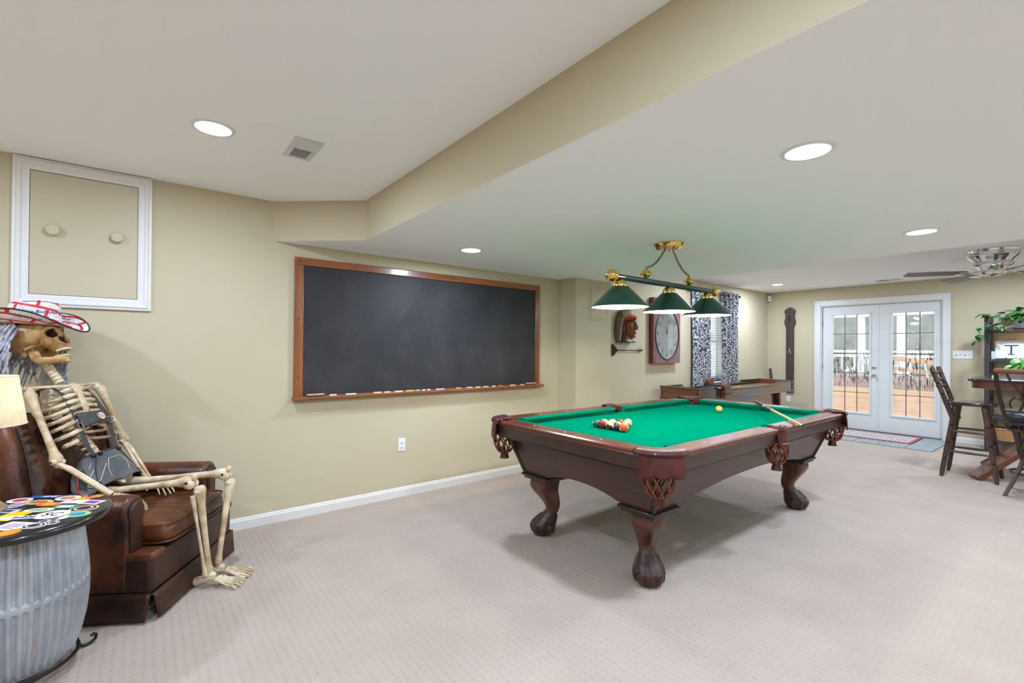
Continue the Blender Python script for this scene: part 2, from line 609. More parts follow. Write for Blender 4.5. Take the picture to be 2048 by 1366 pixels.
# ------------------------------------------------------------------ access panel in the left wall
M_panel = pmat('painted_panel', (195, 183, 153), 0.5)
t = thing('access_panel', 'large square access panel with two round knobs in a white frame', 'wall panel', (-0.28, DL, 1.95))
W2, H0, H1 = 0.31, -0.425, 0.425
b = 0.068
def mould(a, c, horizontal):
    # bolection moulding profile swept between mitred corners
    prof = [(0, 0), (0, 0.012), (0.010, 0.016), (0.030, 0.016), (0.034, 0.022), (0.050, 0.024), (0.056, 0.018), (b, 0.016), (b, 0)]
    return prof
corn = [(-W2, H0), (W2, H0), (W2, H1), (-W2, H1)]
for i in range(4):
    p, q = Vector((corn[i][0], corn[i][1])), Vector((corn[(i + 1) % 4][0], corn[(i + 1) % 4][1]))
    d = (q - p).normalized()
    nrm = Vector((-d.y, d.x))
    prof = mould(0, 0, 0)
    vs = []
    for e, s in ((p, 1), (q, -1)):
        for u, h in prof:
            w = e + nrm * (b - u) + d * (s * (b - u))
            vs.append((w.x, -h, w.y))
    k = len(prof)
    obj('frame_moulding', G().add(vs, [tuple(range(k)), tuple(range(k, 2 * k))[::-1]] + [(j, (j + 1) % k, k + (j + 1) % k, k + j) for j in range(k)]), M_trim, t, ang=20)
pn = obj('panel', G().box(-W2 + b + 0.003, W2 - b - 0.003, -0.012, -0.001, H0 + b + 0.003, H1 - b - 0.006), M_panel, t, smooth=False)
for x in (-0.143, 0.142):
    g = G().lathe([(0.017, 0), (0.017, 0.008), (0.030, 0.016), (0.031, 0.026), (0.027, 0.031), (0.001, 0.033)], 24, (x, -0.012, 0.02), Matrix.Rotation(rad(90), 3, 'X'))
    obj('knob', g, M_panel, pn)
# small painted hatch on the boxed-out wall
t = thing('wall_hatch', 'small beige painted hatch on the boxed-out wall behind the pool lamp', 'wall panel', (4.07, 3.548, 1.83))
obj('hatch_frame', G().box(-0.155, -0.135, -0.004, 0, -0.2, 0.2).box(0.135, 0.155, -0.004, 0, -0.2, 0.2).box(-0.135, 0.135, -0.004, 0, 0.18, 0.2).box(-0.135, 0.135, -0.004, 0, -0.2, -0.18), M_wall, t, bevel=0.001)
obj('hatch_door', G().box(-0.13, 0.13, -0.005, 0, -0.175, 0.175), M_wall, t, bevel=0.001)

# ------------------------------------------------------------------ chalkboard
M_oak = wood('golden_oak', (112, 56, 22), (158, 92, 42), 'x', 16, 0.35, 0.3)
M_oakz = wood('golden_oak_upright', (112, 56, 22), (158, 92, 42), 'z', 16, 0.35, 0.3)
def slate_mat():
    m, n, l, b = mk('chalky_slate')
    v = coords(n, l, (1, 1, 0.7), (0, rad(8), 0))
    f = noise(n, l, v, 2.2, 6, 0.65, 0.6)
    f2 = noise(n, l, v, 60, 4, 0.7)
    f3 = mth(n, l, 'ADD', mth(n, l, 'MULTIPLY', f, 0.75), mth(n, l, 'MULTIPLY', f2, 0.25))
    l.new(ramp(n, l, f3, [(0.33, lin((40, 41, 43))), (0.68, lin((66, 62, 60)))]), b.inputs['Base Color'])
    b.inputs['Roughness'].default_value = 0.6
    b.inputs['Specular IOR Level'].default_value = 0.25
    return m
t = thing('chalkboard', 'long dark chalkboard in an oak frame on the left wall', 'chalkboard', (2.13, DL, 0.90))
x0, x1, z0, z1 = -1.242, 1.240, 0.0, 1.088
obj('slate', G().box(x0 + 0.05, x1 - 0.05, -0.014, -0.002, 0.02, z1 - 0.05), slate_mat(), t, smooth=False)
obj('frame_rail', G().box(x0, x1, -0.026, 0, z1 - 0.060, z1), M_oak, t, bevel=0.006)
obj('frame_stile', G().box(x0, x0 + 0.066, -0.025, 0, 0.02, z1 - 0.058), M_oakz, t, bevel=0.005)
obj('frame_stile', G().box(x1 - 0.060, x1, -0.025, 0, 0.02, z1 - 0.058), M_oakz, t, bevel=0.005)
g = G()
prof = [(-0.075, 0.004), (-0.070, -0.004), (0, -0.010), (0, 0.026), (-0.030, 0.026), (-0.034, 0.016), (-0.062, 0.016), (-0.064, 0.022), (-0.073, 0.022)]
g.prism(prof, x0 - 0.008, x1 + 0.028, 'x')
obj('chalk_tray', g, M_oak, t, bevel=0.002)
for (x, z) in ((x0 + 0.035, z1 - 0.03), (x0 + 0.03, 0.62), (x0 + 0.03, 0.17), (-0.78, z1 - 0.03), (0.15, z1 - 0.03), (x1 - 0.03, z1 - 0.03), (x1 - 0.03, 0.55)):
    obj('screw', G().lathe([(0.006, 0), (0.005, 0.002), (0.001, 0.002)], 10, (x, -0.0255, z), Matrix.Rotation(rad(90), 3, 'X')), M_black, t)
# erasers and chalk on the tray (tray groove is at z = 0.916)
M_felt = pmat('eraser_felt', (50, 46, 46), 0.95, bump=(300, 0.4))
M_ewood = wood('eraser_wood', (200, 160, 110), (228, 192, 140), 'x', 20, 0.5)
TZ = 0.900 + 0.0162
def tray_x(px):           # picture column -> position along the wall, measured once on the photograph
    a = (px - 1024) / FL
    d = fw + rr * a
    return d.x / d.y * (DL - 0.047)
for px, lb in ((632, 'wooden chalk eraser at the left end of the chalk tray'), (1062, 'wooden chalk eraser at the right end of the chalk tray')):
    t = thing('chalk_eraser', lb, 'eraser', (tray_x(px), DL - 0.048, TZ))
    obj('felt', G().box(-0.062, 0.062, -0.013, 0.013, 0, 0.014), M_felt, t, bevel=0.001)
    obj('back', G().box(-0.064, 0.064, -0.013, 0.013, 0.014, 0.026), M_ewood, t, bevel=0.004)
chalks = [(667, (225, 226, 222), .055, 'short white chalk stick right of the left eraser'), (703, (206, 222, 220), .085, 'pale mint chalk stick in the left part of the tray'),
          (756, (236, 196, 182), .07, 'longer peach pink chalk stick left of the tray middle'), (775, (234, 190, 178), .055, 'short peach chalk stick right of the longer peach pink stick'),
          (798, (240, 205, 180), .075, 'pale apricot chalk stick left of the yellow stick'), (820, (232, 178, 92), .075, 'thin yellow orange chalk stick near the tray middle'),
          (836, (150, 176, 214), .05, 'blue chalk stub at the middle of the tray'), (848, (240, 222, 200), .03, 'tiny cream chalk stub right of the blue stub'),
          (858, (230, 206, 214), .035, 'tiny pale pink chalk stub right of the cream stub'), (881, (214, 184, 204), .09, 'long lilac pink chalk stick right of the tray middle'),
          (918, (236, 150, 136), .055, 'coral pink chalk stick between the lilac and the lavender stick'), (940, (200, 184, 206), .065, 'lavender chalk stick in the right part of the tray'),
          (956, (240, 196, 140), .055, 'light orange chalk stick beside the lavender stick'), (972, (186, 194, 216), .06, 'pale blue chalk stick right of the light orange one'),
          (988, (222, 232, 214), .035, 'tiny pale green chalk stub in the right part of the tray'), (1002, (234, 118, 112), .05, 'bright coral red chalk stub near the right eraser'),
          (1026, (240, 216, 184), .065, 'cream chalk stick left of the rosy stub by the right eraser'), (1045, (226, 180, 190), .05, 'rosy chalk stub touching the right eraser')]
for px, c, L, lb in chalks:
    m = pmat('chalk_' + '_'.join(str(v) for v in c), c, 0.9)
    g = G().tube([(-L / 2, 0, 0.0078), (-L / 2 + 0.002, 0, 0.0078), (L / 2 - 0.002, 0, 0.0078), (L / 2, 0, 0.0078)], [0.0055, 0.0075, 0.0075, 0.0055], 10)
    o = obj('chalk_stick', g, m, loc=(tray_x(px), DL - 0.046 + random.uniform(-.004, .004), TZ), rot=(0, 0, random.uniform(-.03, .03)))
    tag(o, lb, 'chalk', 'chalk sticks on the tray')

# ================================================================== FRENCH DOORS
t = struct('trim_1', G().box(XB - 0.018, XB + 0.002, DY1, DY1 + 0.092, 0, DZ + 0.09).box(XB - 0.018, XB + 0.002, DY0 - 0.084, DY0, 0, DZ + 0.09).box(XB - 0.018, XB + 0.002, DY0, DY1, DZ, DZ + 0.09),
           M_trim, 'white casing around the french doors', bevel=0.006)
obj('casing_bead', G().box(XB - 0.024, XB - 0.016, DY1 + 0.07, DY1 + 0.092, 0, DZ + 0.09).box(XB - 0.024, XB - 0.016, DY0 - 0.084, DY0 - 0.062, 0, DZ + 0.09).box(XB - 0.024, XB - 0.016, DY0 - 0.062, DY1 + 0.07, DZ + 0.068, DZ + 0.09), M_trim, t, bevel=0.004)
obj('jamb', G().box(XB, XB + 0.16, DY1 - 0.012, DY1, 0, DZ).box(XB, XB + 0.16, DY0, DY0 + 0.012, 0, DZ).box(XB, XB + 0.16, DY0 + 0.012, DY1 - 0.012, DZ - 0.010, DZ), M_trim, t, smooth=False)
M_sill = pmat('bronze_threshold', (112, 100, 84), 0.45, 0.5)
obj('threshold', G().box(XB - 0.01, XB + 0.16, DY0 + 0.012, DY1 - 0.012, 0, 0.02), M_sill, t, bevel=0.004)

def fog_glass(name, lo, hi):
    """clear pane with condensation and running drops"""
    m = bpy.data.materials.new(name)
    m.use_nodes = True
    n, l = m.node_tree.nodes, m.node_tree.links
    for x in list(n):
        n.remove(x)
    out = n.new('ShaderNodeOutputMaterial')
    tc = n.new('ShaderNodeTexCoord')
    mp = n.new('ShaderNodeMapping')
    mp.inputs['Scale'].default_value = (1, 60, 7)
    l.new(tc.outputs['Object'], mp.inputs[0])
    st = noise(n, l, mp.outputs[0], 1.0, 3, 0.6, 0.8)
    sp = n.new('ShaderNodeSeparateXYZ')
    l.new(tc.outputs['Object'], sp.inputs[0])
    z = sp.outputs[2]
    soft = noise(n, l, tc.outputs['Object'], 5, 3)
    zj = mth(n, l, 'ADD', z, mth(n, l, 'MULTIPLY', mth(n, l, 'SUBTRACT', soft, 0.5), 0.5))
    zone = ramp(n, l, zj, [(lo - 0.1, (0, 0, 0, 1)), (lo + 0.1, (1, 1, 1, 1)), (min(hi, .98) - 0.25, (1, 1, 1, 1)), (min(hi, .98), (0, 0, 0, 1))]) if hi <= 1 else None
    mr = n.new('ShaderNodeMapRange')
    mr.interpolation_type = 'SMOOTHSTEP'
    mr.inputs[1].default_value, mr.inputs[2].default_value = 0.50, 0.60
    l.new(st, mr.inputs[0])
    up = n.new('ShaderNodeMapRange')
    up.interpolation_type = 'SMOOTHSTEP'
    up.inputs[1].default_value, up.inputs[2].default_value = lo, lo + 0.25
    l.new(zj, up.inputs[0])
    dn = n.new('ShaderNodeMapRange')
    dn.interpolation_type = 'SMOOTHSTEP'
    dn.inputs[1].default_value, dn.inputs[2].default_value, dn.inputs[3].default_value, dn.inputs[4].default_value = hi - 0.3, hi, 1, 0
    l.new(zj, dn.inputs[0])
    drops = mth(n, l, 'MULTIPLY', mth(n, l, 'MULTIPLY', up.outputs[0], dn.outputs[0]), mr.outputs[0])
    fog = mth(n, l, 'ADD', 0.25, mth(n, l, 'MULTIPLY', soft, 0.30))
    fac = mth(n, l, 'SUBTRACT', fog, mth(n, l, 'MULTIPLY', drops, 0.42))
    fac = mth(n, l, 'MAXIMUM', fac, 0.02)
    tr = n.new('ShaderNodeBsdfTransparent')
    tint = mixc(n, l, drops, (0.97, 0.99, 0.985, 1), (0.42, 0.44, 0.45, 1))
    l.new(tint, tr.inputs[0])
    tl = n.new('ShaderNodeBsdfTranslucent')
    tl.inputs[0].default_value = (0.93, 0.95, 0.96, 1)
    mx = n.new('ShaderNodeMixShader')
    l.new(fac, mx.inputs[0])
    l.new(tr.outputs[0], mx.inputs[1])
    l.new(tl.outputs[0], mx.inputs[2])
    gl = n.new('ShaderNodeBsdfGlossy')
    gl.inputs['Roughness'].default_value = 0.04
    m2 = n.new('ShaderNodeMixShader')
    m2.inputs[0].default_value = 0.05
    l.new(mx.outputs[0], m2.inputs[1])
    l.new(gl.outputs[0], m2.inputs[2])
    l.new(m2.outputs[0], out.inputs[0])
    return m
M_fog = fog_glass('misted_pane', 0.62, 1.46)
M_lead = pmat('grey_came', (96, 100, 106), 0.4, 0.4)
XD = XB + 0.045
def leaf(name, y0, y1, gy0, gy1, label):
    gz0, gz1 = 0.30, 1.912
    g = G()
    g.box(XD, XD + 0.042, y0, gy0, 0.022, DZ - 0.013).box(XD, XD + 0.042, gy1, y1, 0.022, DZ - 0.013)
    g.box(XD, XD + 0.042, gy0, gy1, 0.022, gz0).box(XD, XD + 0.042, gy0, gy1, gz1, DZ - 0.013)
    d = struct(name, g, M_door, label, smooth=False)
    w = 0.030
    for a in ((gy0 - w, gy1 + w, gz0 - w, gz0), (gy0 - w, gy1 + w, gz1, gz1 + w), (gy0 - w, gy0, gz0, gz1), (gy1, gy1 + w, gz0, gz1)):
        obj('glass_stop', G().box(XD - 0.012, XD + 0.004, a[0], a[1], a[2], a[3]), M_door, d, bevel=0.004)
    xs = [gy0 + (gy1 - gy0) * k / 3 for k in range(4)]
    zs = [gz0 + (gz1 - gz0) * k / 5 for k in range(6)]
    for k in (1, 2):
        obj('muntin', G().box(XD + 0.006, XD + 0.016, xs[k] - 0.0055, xs[k] + 0.0055, gz0, gz1), M_lead, d, bevel=0.002)
    for k in range(1, 5):
        obj('muntin', G().box(XD + 0.007, XD + 0.015, gy0, gy1, zs[k] - 0.005, zs[k] + 0.005), M_lead, d, bevel=0.002)
    for i in range(3):
        for k in range(5):
            obj('pane', G().add([(XD + 0.02, xs[i], zs[k]), (XD + 0.02, xs[i + 1], zs[k]), (XD + 0.02, xs[i + 1], zs[k + 1]), (XD + 0.02, xs[i], zs[k + 1])], [(0, 1, 2, 3)]), M_fog, d, smooth=False, fix=False)
    return d
ym = 2.195
d1 = leaf('door_1', ym + 0.003, DY1 - 0.014, 2.31, 2.815, 'left white french door leaf with lever knob and misted panes')
d2 = leaf('door_2', DY0 + 0.014, ym - 0.003, 1.518, 2.010, 'right white french door leaf with misted panes')
obj('astragal', G().box(XD - 0.006, XD, ym - 0.016, ym + 0.006, 0.022, DZ - 0.013), M_door, d2, bevel=0.002)
RX = Matrix.Rotation(rad(-90), 3, 'Y')
obj('deadbolt', G().lathe([(0.030, 0), (0.030, 0.008), (0.024, 0.014), (0.012, 0.016), (0.012, 0.024), (0.001, 0.025)], 22, (XD, 2.245, 1.045), RX), M_chrome, d1)
kn = obj('door_knob', G().lathe([(0.032, 0), (0.031, 0.008), (0.013, 0.014), (0.012, 0.028), (0.024, 0.036), (0.027, 0.048), (0.020, 0.058), (0.001, 0.060)], 22, (XD, 2.245, 0.915), RX), M_chrome, d1)
for z in (1.78, 1.04, 0.25):
    obj('hinge', G().cyl((XD - 0.008, DY1 - 0.010, z - 0.05), (XD - 0.008, DY1 - 0.010, z + 0.05), 0.007, n=10), M_sill, d1)

# ------------------------------------------------------------------ entry: slate tiles and door mat
M_slate = pmat('blue_grey_slate', (126, 138, 138), 0.5, col2=(160, 168, 164), nscale=14, bump=(40, 0.3))
M_grout = pmat('entry_grout', (120, 120, 114), 0.9)
fe = struct('floor_entry', G().box(8.03, XB, 1.33, 3.08, -0.002, 0.003), M_grout, 'blue-grey slate tile strip inside the french doors', smooth=False)
for i in range(4):
    for j in range(6):
        x0, y0 = 8.035 + i * 0.29, 1.335 + j * 0.291
        obj('tile', G().box(x0, x0 + 0.282, y0, y0 + 0.283, 0.002, 0.008 + random.uniform(0, .0015)), M_slate, fe, bevel=0.002)
def mat_mat():
    m, n, l, b = mk('woven_door_mat')
    tc = n.new('ShaderNodeTexCoord')
    sp = n.new('ShaderNodeSeparateXYZ')
    l.new(tc.outputs['Object'], sp.inputs[0])
    br = n.new('ShaderNodeTexBrick')
    br.inputs['Scale'].default_value = 1
    br.inputs['Brick Width'].default_value = 0.075
    br.inputs['Row Height'].default_value = 0.05
    br.inputs['Mortar Size'].default_value = 0.007
    br.inputs['Color1'].default_value = lin((222, 214, 208))
    br.inputs['Color2'].default_value = lin((206, 196, 192))
    br.inputs['Mortar'].default_value = lin((120, 104, 108))
    l.new(tc.outputs['Object'], br.inputs[0])
    l.new(br.outputs[0], b.inputs['Base Color'])
    b.inputs['Roughness'].default_value = 0.95
    return m
M_red = pmat('faded_red_weave', (176, 76, 84), 0.95, bump=(200, .3))
t = thing('door_mat', 'long woven mat with a red border inside the french doors', 'door mat', (8.73, 2.32, 0.009))
obj('weave', G().box(-0.30, 0.33, -0.70, 0.70, 0, 0.010), mat_mat(), t, bevel=0.003)
M_rug2 = pmat('mat_edge', (196, 178, 172), 0.95)
for y in (-0.70, 0.64):
    obj('border', G().box(-0.33, 0.36, y, y + 0.035, 0.0, 0.0115), M_red, t, bevel=0.002)
    obj('border', G().box(-0.33, 0.36, y + 0.043 if y < 0 else y - 0.02, y + 0.055 if y < 0 else y - 0.008, 0.0, 0.0113), M_red, t, bevel=0.002)
obj('edge_binding', G().box(-0.335, -0.30, -0.70, 0.70, 0, 0.011).box(0.33, 0.362, -0.70, 0.70, 0, 0.011), M_red, t, bevel=0.002)

# ================================================================== OUTSIDE (patio, porch, trees)
M_patio = pmat('tan_patio_concrete', (206, 176, 132), 0.85, col2=(220, 192, 150), nscale=3)
M_grass = pmat('lawn', (96, 128, 70), 0.95, col2=(120, 150, 88), nscale=9)
struct('ground_patio', G().box(XB + 0.16, 12.2, -3, 8, -0.12, -0.02), M_patio, 'tan patio outside the french doors', smooth=False)
struct('ground_lawn', G().box(12.2, 34, -14, 24, -0.16, -0.06), M_grass, 'lawn beyond the patio', smooth=False)
M_timb = wood('tan_timber', (206, 138, 52), (232, 170, 80), 'y', 10, 0.6)
M_deckw = wood('red_brown_deck_wood', (112, 62, 46), (150, 92, 72), 'y', 10, 0.6)
M_wpaint = pmat('white_porch_paint', (240, 242, 244), 0.5)
t = thing('timber_wall', 'low tan timber retaining wall outside the french doors', 'low wall', (11.2, 2.6, -0.02))
for k in range(3):
    obj('timber', G().box(-0.08 + 0.012 * k, 0.08, -3.2, 3.2, 0.20 * k, 0.20 * k + 0.194), M_timb, t, bevel=0.008)
t = thing('garden_bench_deck', 'red-brown wooden deck step seen through the misted doors', 'deck', (12.3, 2.6, -0.06))
for k in range(5):
    obj('deck_board', G().box(-0.5 + 0.2 * k, -0.31 + 0.2 * k, -3.2, 3.2, 0.80, 0.84), M_deckw, t, bevel=0.004)
obj('fascia', G().box(-0.52, -0.48, -3.2, 3.2, 0.44, 0.80), M_deckw, t, smooth=False)
for y in (-3.0, -1.0, 1.0, 3.0):
    obj('deck_post', G().box(-0.46, -0.36, y - .05, y + .05, 0, 0.80), M_deckw, t, smooth=False)
t = thing('wood_handrail', 'sloping tan wooden handrail outside the right door leaf', 'handrail', (11.7, 2.2, -0.02))
obj('rail', G().bar((0, 0.5, 1.22), (0, -1.2, 0.98), 0.06, 0.09), M_timb, t, bevel=0.01)
obj('lower_rail', G().bar((0, 0.5, 1.02), (0, -1.2, 0.78), 0.05, 0.07), M_timb, t, bevel=0.01)
for y, h in ((0.52, 1.22), (-1.18, 0.98)):
    obj('newel', G().box(-0.045, 0.045, y - 0.045, y + 0.045, 0, h + 0.08), M_timb, t, bevel=0.006)
t = thing('porch_frame', 'white porch posts and beam outside the french doors', 'porch', (12.9, 2.4, -0.06))
for y in (-2.4, 0.25, 0.98, 3.4):
    obj('post', G().box(-0.07, 0.07, y - 0.07, y + 0.07, 0, 2.15), M_wpaint, t, bevel=0.006)
obj('beam', G().box(-0.10, 0.10, -4, 4.5, 2.15, 2.42), M_wpaint, t, bevel=0.01)
for z in (1.36, 1.26):
    obj('porch_rail', G().box(-0.03, 0.03, -4, 4.5, z - 0.03, z + 0.03), M_wpaint, t, bevel=0.006)
for k in range(34):
    y = -3.9 + k * 0.25
    obj('baluster', G().box(-0.015, 0.015, y - 0.015, y + 0.015, 0.92, 1.25), M_wpaint, t, smooth=False)
M_leafs = [pmat('tree_leaves_a', (58, 104, 62), 0.7, col2=(96, 140, 84), nscale=3), pmat('tree_leaves_b', (84, 120, 96), 0.7, col2=(120, 152, 124), nscale=3)]
M_bark = pmat('tree_bark', (88, 74, 62), 0.9)
def tree(x, y, h, r, mt, label):
    t = thing('garden_tree', label, 'tree', (x, y, -0.06), group='trees beyond the porch')
    rnd = random.Random(int(x * 100 + y * 10))
    obj('trunk', G().tube([(0, 0, 0), (0.05, 0.02, h * .3), (0, 0.06, h * .6), (0, 0, h * .8)], [.16, .12, .09, .04], 8), M_bark, t)
    g = G()
    for _ in range(2200):
        th, ph = rnd.uniform(0, 2 * pi), math.acos(rnd.uniform(-1, 1))
        k = rnd.uniform(0.45, 1.0) ** 0.6
        c = Vector((r * k * sin(ph) * cos(th), r * k * sin(ph) * sin(th), h * .58 + h * .45 * k * cos(ph)))
        R = Euler((rnd.uniform(-1, 1), rnd.uniform(-1, 1), rnd.uniform(0, 6.28))).to_matrix()
        s = rnd.uniform(.16, .30)
        g.add([c + R @ Vector(p) for p in ((-s, 0, 0), (0, -s * .5, .02), (s, 0, 0), (0, s * .5, .02))], [(0, 1, 2, 3)])
    cr = obj('crown', g, mt, t, smooth=False, fix=False)
    cr['kind'] = 'stuff'
tree(17.5, 7.2, 5.6, 1.1, M_leafs[0], 'dark green garden tree seen through the left door leaf')
tree(17.5, 4.3, 5.2, 1.08, M_leafs[1], 'pale green garden tree behind the porch posts')
tree(17.5, 1.4, 5.2, 1.08, M_leafs[0], 'green garden tree seen through the right door leaf')
tree(21.5, 9.7, 6.4, 1.6, M_leafs[1], 'tall pale green garden tree farthest to the left outside')
tree(21.5, 5.7, 6.8, 1.6, M_leafs[0], 'tall dark garden tree standing farthest back outside')
tree(21.5, 1.7, 6.4, 1.6, M_leafs[1], 'tall pale garden tree farthest to the right outside')
tree(18.9, 2.85, 5.6, 0.6, M_leafs[1], 'slim pale garden tree between the two nearer trees at right')
tree(18.9, 5.75, 5.6, 0.5, M_leafs[0], 'slim dark garden tree between the two nearer trees at left')
t = thing('garden_hedge', 'long clipped green hedge beyond the porch', 'hedge', (15.4, 4.2, -0.06))
rnd = random.Random(9)
g = G()
for _ in range(4200):
    c = Vector((rnd.uniform(-0.5, 0.5), rnd.uniform(-6, 6), rnd.uniform(0.0, 1.9) + 0.2 * rnd.random()))
    R = Euler((rnd.uniform(-1, 1), rnd.uniform(-1, 1), rnd.uniform(0, 6.28))).to_matrix()
    s = rnd.uniform(.12, .22)
    g.add([c + R @ Vector(p) for p in ((-s, 0, 0), (0, -s * .5, .02), (s, 0, 0), (0, s * .5, .02))], [(0, 1, 2, 3)])
hd = obj('foliage', g, M_leafs[0], t, smooth=False, fix=False)
hd['kind'] = 'stuff'

# ================================================================== WINDOW, BLIND, CURTAINS (far wall)
M_reveal = pmat('window_reveal_paint', (226, 228, 220), 0.6)
w1 = struct('window_1', G().box(WX0, WX1, 4.03, 4.06, WZ0, WZ0 + 0.05).box(WX0, WX1, 4.03, 4.06, WZ1 - 0.05, WZ1).box(WX0, WX0 + 0.05, 4.03, 4.06, WZ0 + .05, WZ1 - .05).box(WX1 - 0.05, WX1, 4.03, 4.06, WZ0 + .05, WZ1 - .05).box(WX0 + .05, WX1 - .05, 4.03, 4.055, 1.43, 1.47),
            M_trim, 'white window behind the patterned curtains', bevel=0.004)
M_wglass = fog_glass('window_pane', 5, 9)
for z0, z1 in ((WZ0 + .05, 1.43), (1.47, WZ1 - .05)):
    obj('pane', G().add([(WX0 + .05, 4.045, z0), (WX1 - .05, 4.045, z0), (WX1 - .05, 4.045, z1), (WX0 + .05, 4.045, z1)], [(0, 1, 2, 3)]), M_wglass, w1, smooth=False, fix=False)
obj('reveal', G().box(WX0 + 0.001, WX0 + 0.006, DF, 4.03, WZ0, WZ1).box(WX1 - 0.006, WX1 - 0.001, DF, 4.03, WZ0, WZ1).box(WX0 + .006, WX1 - .006, DF, 4.03, WZ1 - 0.006, WZ1 - .001), M_reveal, w1, smooth=False)
obj('sill', G().box(WX0 - 0.04, WX1 + 0.04, DF - 0.03, 4.03, WZ0 - 0.025, WZ0), M_trim, w1, bevel=0.005)
t = thing('window_blind', 'white slatted blind in the window behind the curtains', 'window blind', ((WX0 + WX1) / 2, 3.985, WZ0))
hw = (WX1 - WX0) / 2 - 0.012
obj('headrail', G().box(-hw, hw, -0.022, 0.022, WZ1 - WZ0 - 0.05, WZ1 - WZ0 - 0.008), M_white, t, bevel=0.003)
sl = None
ns = 30
for k in range(ns):
    z = 0.03 + k * (WZ1 - WZ0 - 0.10) / ns
    if sl is None:
        sl = obj('slat', G().cbox((0, 0, 0), (2 * hw, 0.042, 0.0025), Matrix.Rotation(rad(-28), 3, 'X')), M_white, t, loc=(0, 0, z), smooth=False)
    else:
        o = sl.copy()
        COL.objects.link(o)
        o.location = (0, 0, z)
obj('bottom_rail', G().box(-hw, hw, -0.022, 0.022, 0.004, 0.022), M_white, t, bevel=0.003)
for x in (-0.25, 0.25):
    obj('ladder_cord', G().tube([(x, -0.024, 0.02), (x, -0.024, WZ1 - WZ0 - 0.03)], 0.0015, 5), M_white, t)

def damask():
    m, n, l, b = mk('scroll_damask')
    v = coords(n, l, (1, 0.35, 1))
    vo = nd(n, 'ShaderNodeTexVoronoi')
    vo.inputs['Scale'].default_value = 7
    vo.inputs['Randomness'].default_value = 0.55
    l.new(v, vo.inputs['Vector'])
    warp = noise(n, l, v, 26, 2, 0.5)
    rings = mth(n, l, 'SINE', mth(n, l, 'ADD', mth(n, l, 'MULTIPLY', vo.outputs[0], 34), mth(n, l, 'MULTIPLY', warp, 12)))
    v2 = nd(n, 'ShaderNodeTexVoronoi')
    v2.inputs['Scale'].default_value = 24
    l.new(v, v2.inputs['Vector'])
    spots = mth(n, l, 'SINE', mth(n, l, 'MULTIPLY', v2.outputs[0], 13))
    f = mth(n, l, 'ADD', mth(n, l, 'MULTIPLY', rings, 0.62), mth(n, l, 'MULTIPLY', spots, 0.5))
    col = ramp(n, l, mth(n, l, 'ADD', mth(n, l, 'MULTIPLY', f, 0.5), 0.5), [(0.50, lin((58, 61, 72))), (0.56, lin((196, 192, 190)))])
    l.new(col, b.inputs['Base Color'])
    b.inputs['Roughness'].default_value = 0.9
    return m
M_dam = damask()
M_tape = pmat('curtain_lining', (70, 66, 66), 0.9)
def curtain(xa, xb, label, folds, ph):
    t = thing('curtain', label, 'curtain', ((xa + xb) / 2, DF - 0.056, 0.02))
    hwid = (xb - xa) / 2
    H = 2.24
    def f(u, v):
        x = -hwid + 2 * hwid * u
        amp = 0.034 * (0.55 + 0.45 * v)
        return Vector((x * (1.0 - 0.05 * sin(v * pi)), amp * sin(u * folds * 2 * pi + ph) + 0.006 * sin(9 * v + 7 * u), v * H))
    obj('fabric', G().sheet(f, 60, 24), M_dam, t, solid=0.003, fix=False)
    for k in range(4):
        u = (k + 0.5) / 4
        x = -hwid + 2 * hwid * u
        obj('grommet', G().tube([(x, 0.03 * sin(u * folds * 2 * pi + ph) + 0.022 * cos(a), H - 0.05 + 0.022 * sin(a)) for a in [2 * pi * i / 14 for i in range(14)]], 0.006, 6, closed=True), M_iron, t)
    return t
curtain(6.50, 7.02, 'dark floral curtain panel left of the window', 3.5, 0.3)
curtain(7.40, 7.88, 'dark floral curtain panel right of the window', 3.5, 1.2)
t = thing('curtain_rod', 'dark curtain rod above the window', 'curtain rod', (7.2, DF - 0.056, 2.215))
obj('rod', G().tube([(-0.78, 0, 0), (0.76, 0, 0)], 0.010, 10), M_iron, t)
for x in (-0.79, 0.77):
    obj('finial', G().ell((x, 0, 0), 0.022, 12, 8), M_iron, t)
for x in (-0.72, 0.70):
    obj('bracket', G().tube([(x, 0, 0), (x, 0.05, -0.01), (x, 0.054, -0.03)], 0.006, 6), M_iron, t)

# ================================================================== SMALL THINGS ON THE FAR WALLS
t = thing('motion_sensor', 'small white motion sensor high in the far corner', 'motion sensor', (XB - 0.055, DF - 0.05, 2.275), rad(-45))
obj('housing', G().prism([(-0.03, -0.055), (0.03, -0.055), (0.03, 0.05), (-0.03, 0.05)], -0.022, 0.022, 'y'), M_white, t, bevel=0.010)
obj('lens', G().ell((0, -0.020, -0.018), (0.020, 0.008, 0.022), 14, 8), M_dim, t)
obj('bracket', G().tube([(0, 0.02, 0), (0, 0.06, 0.01)], 0.008, 8), M_white, t)

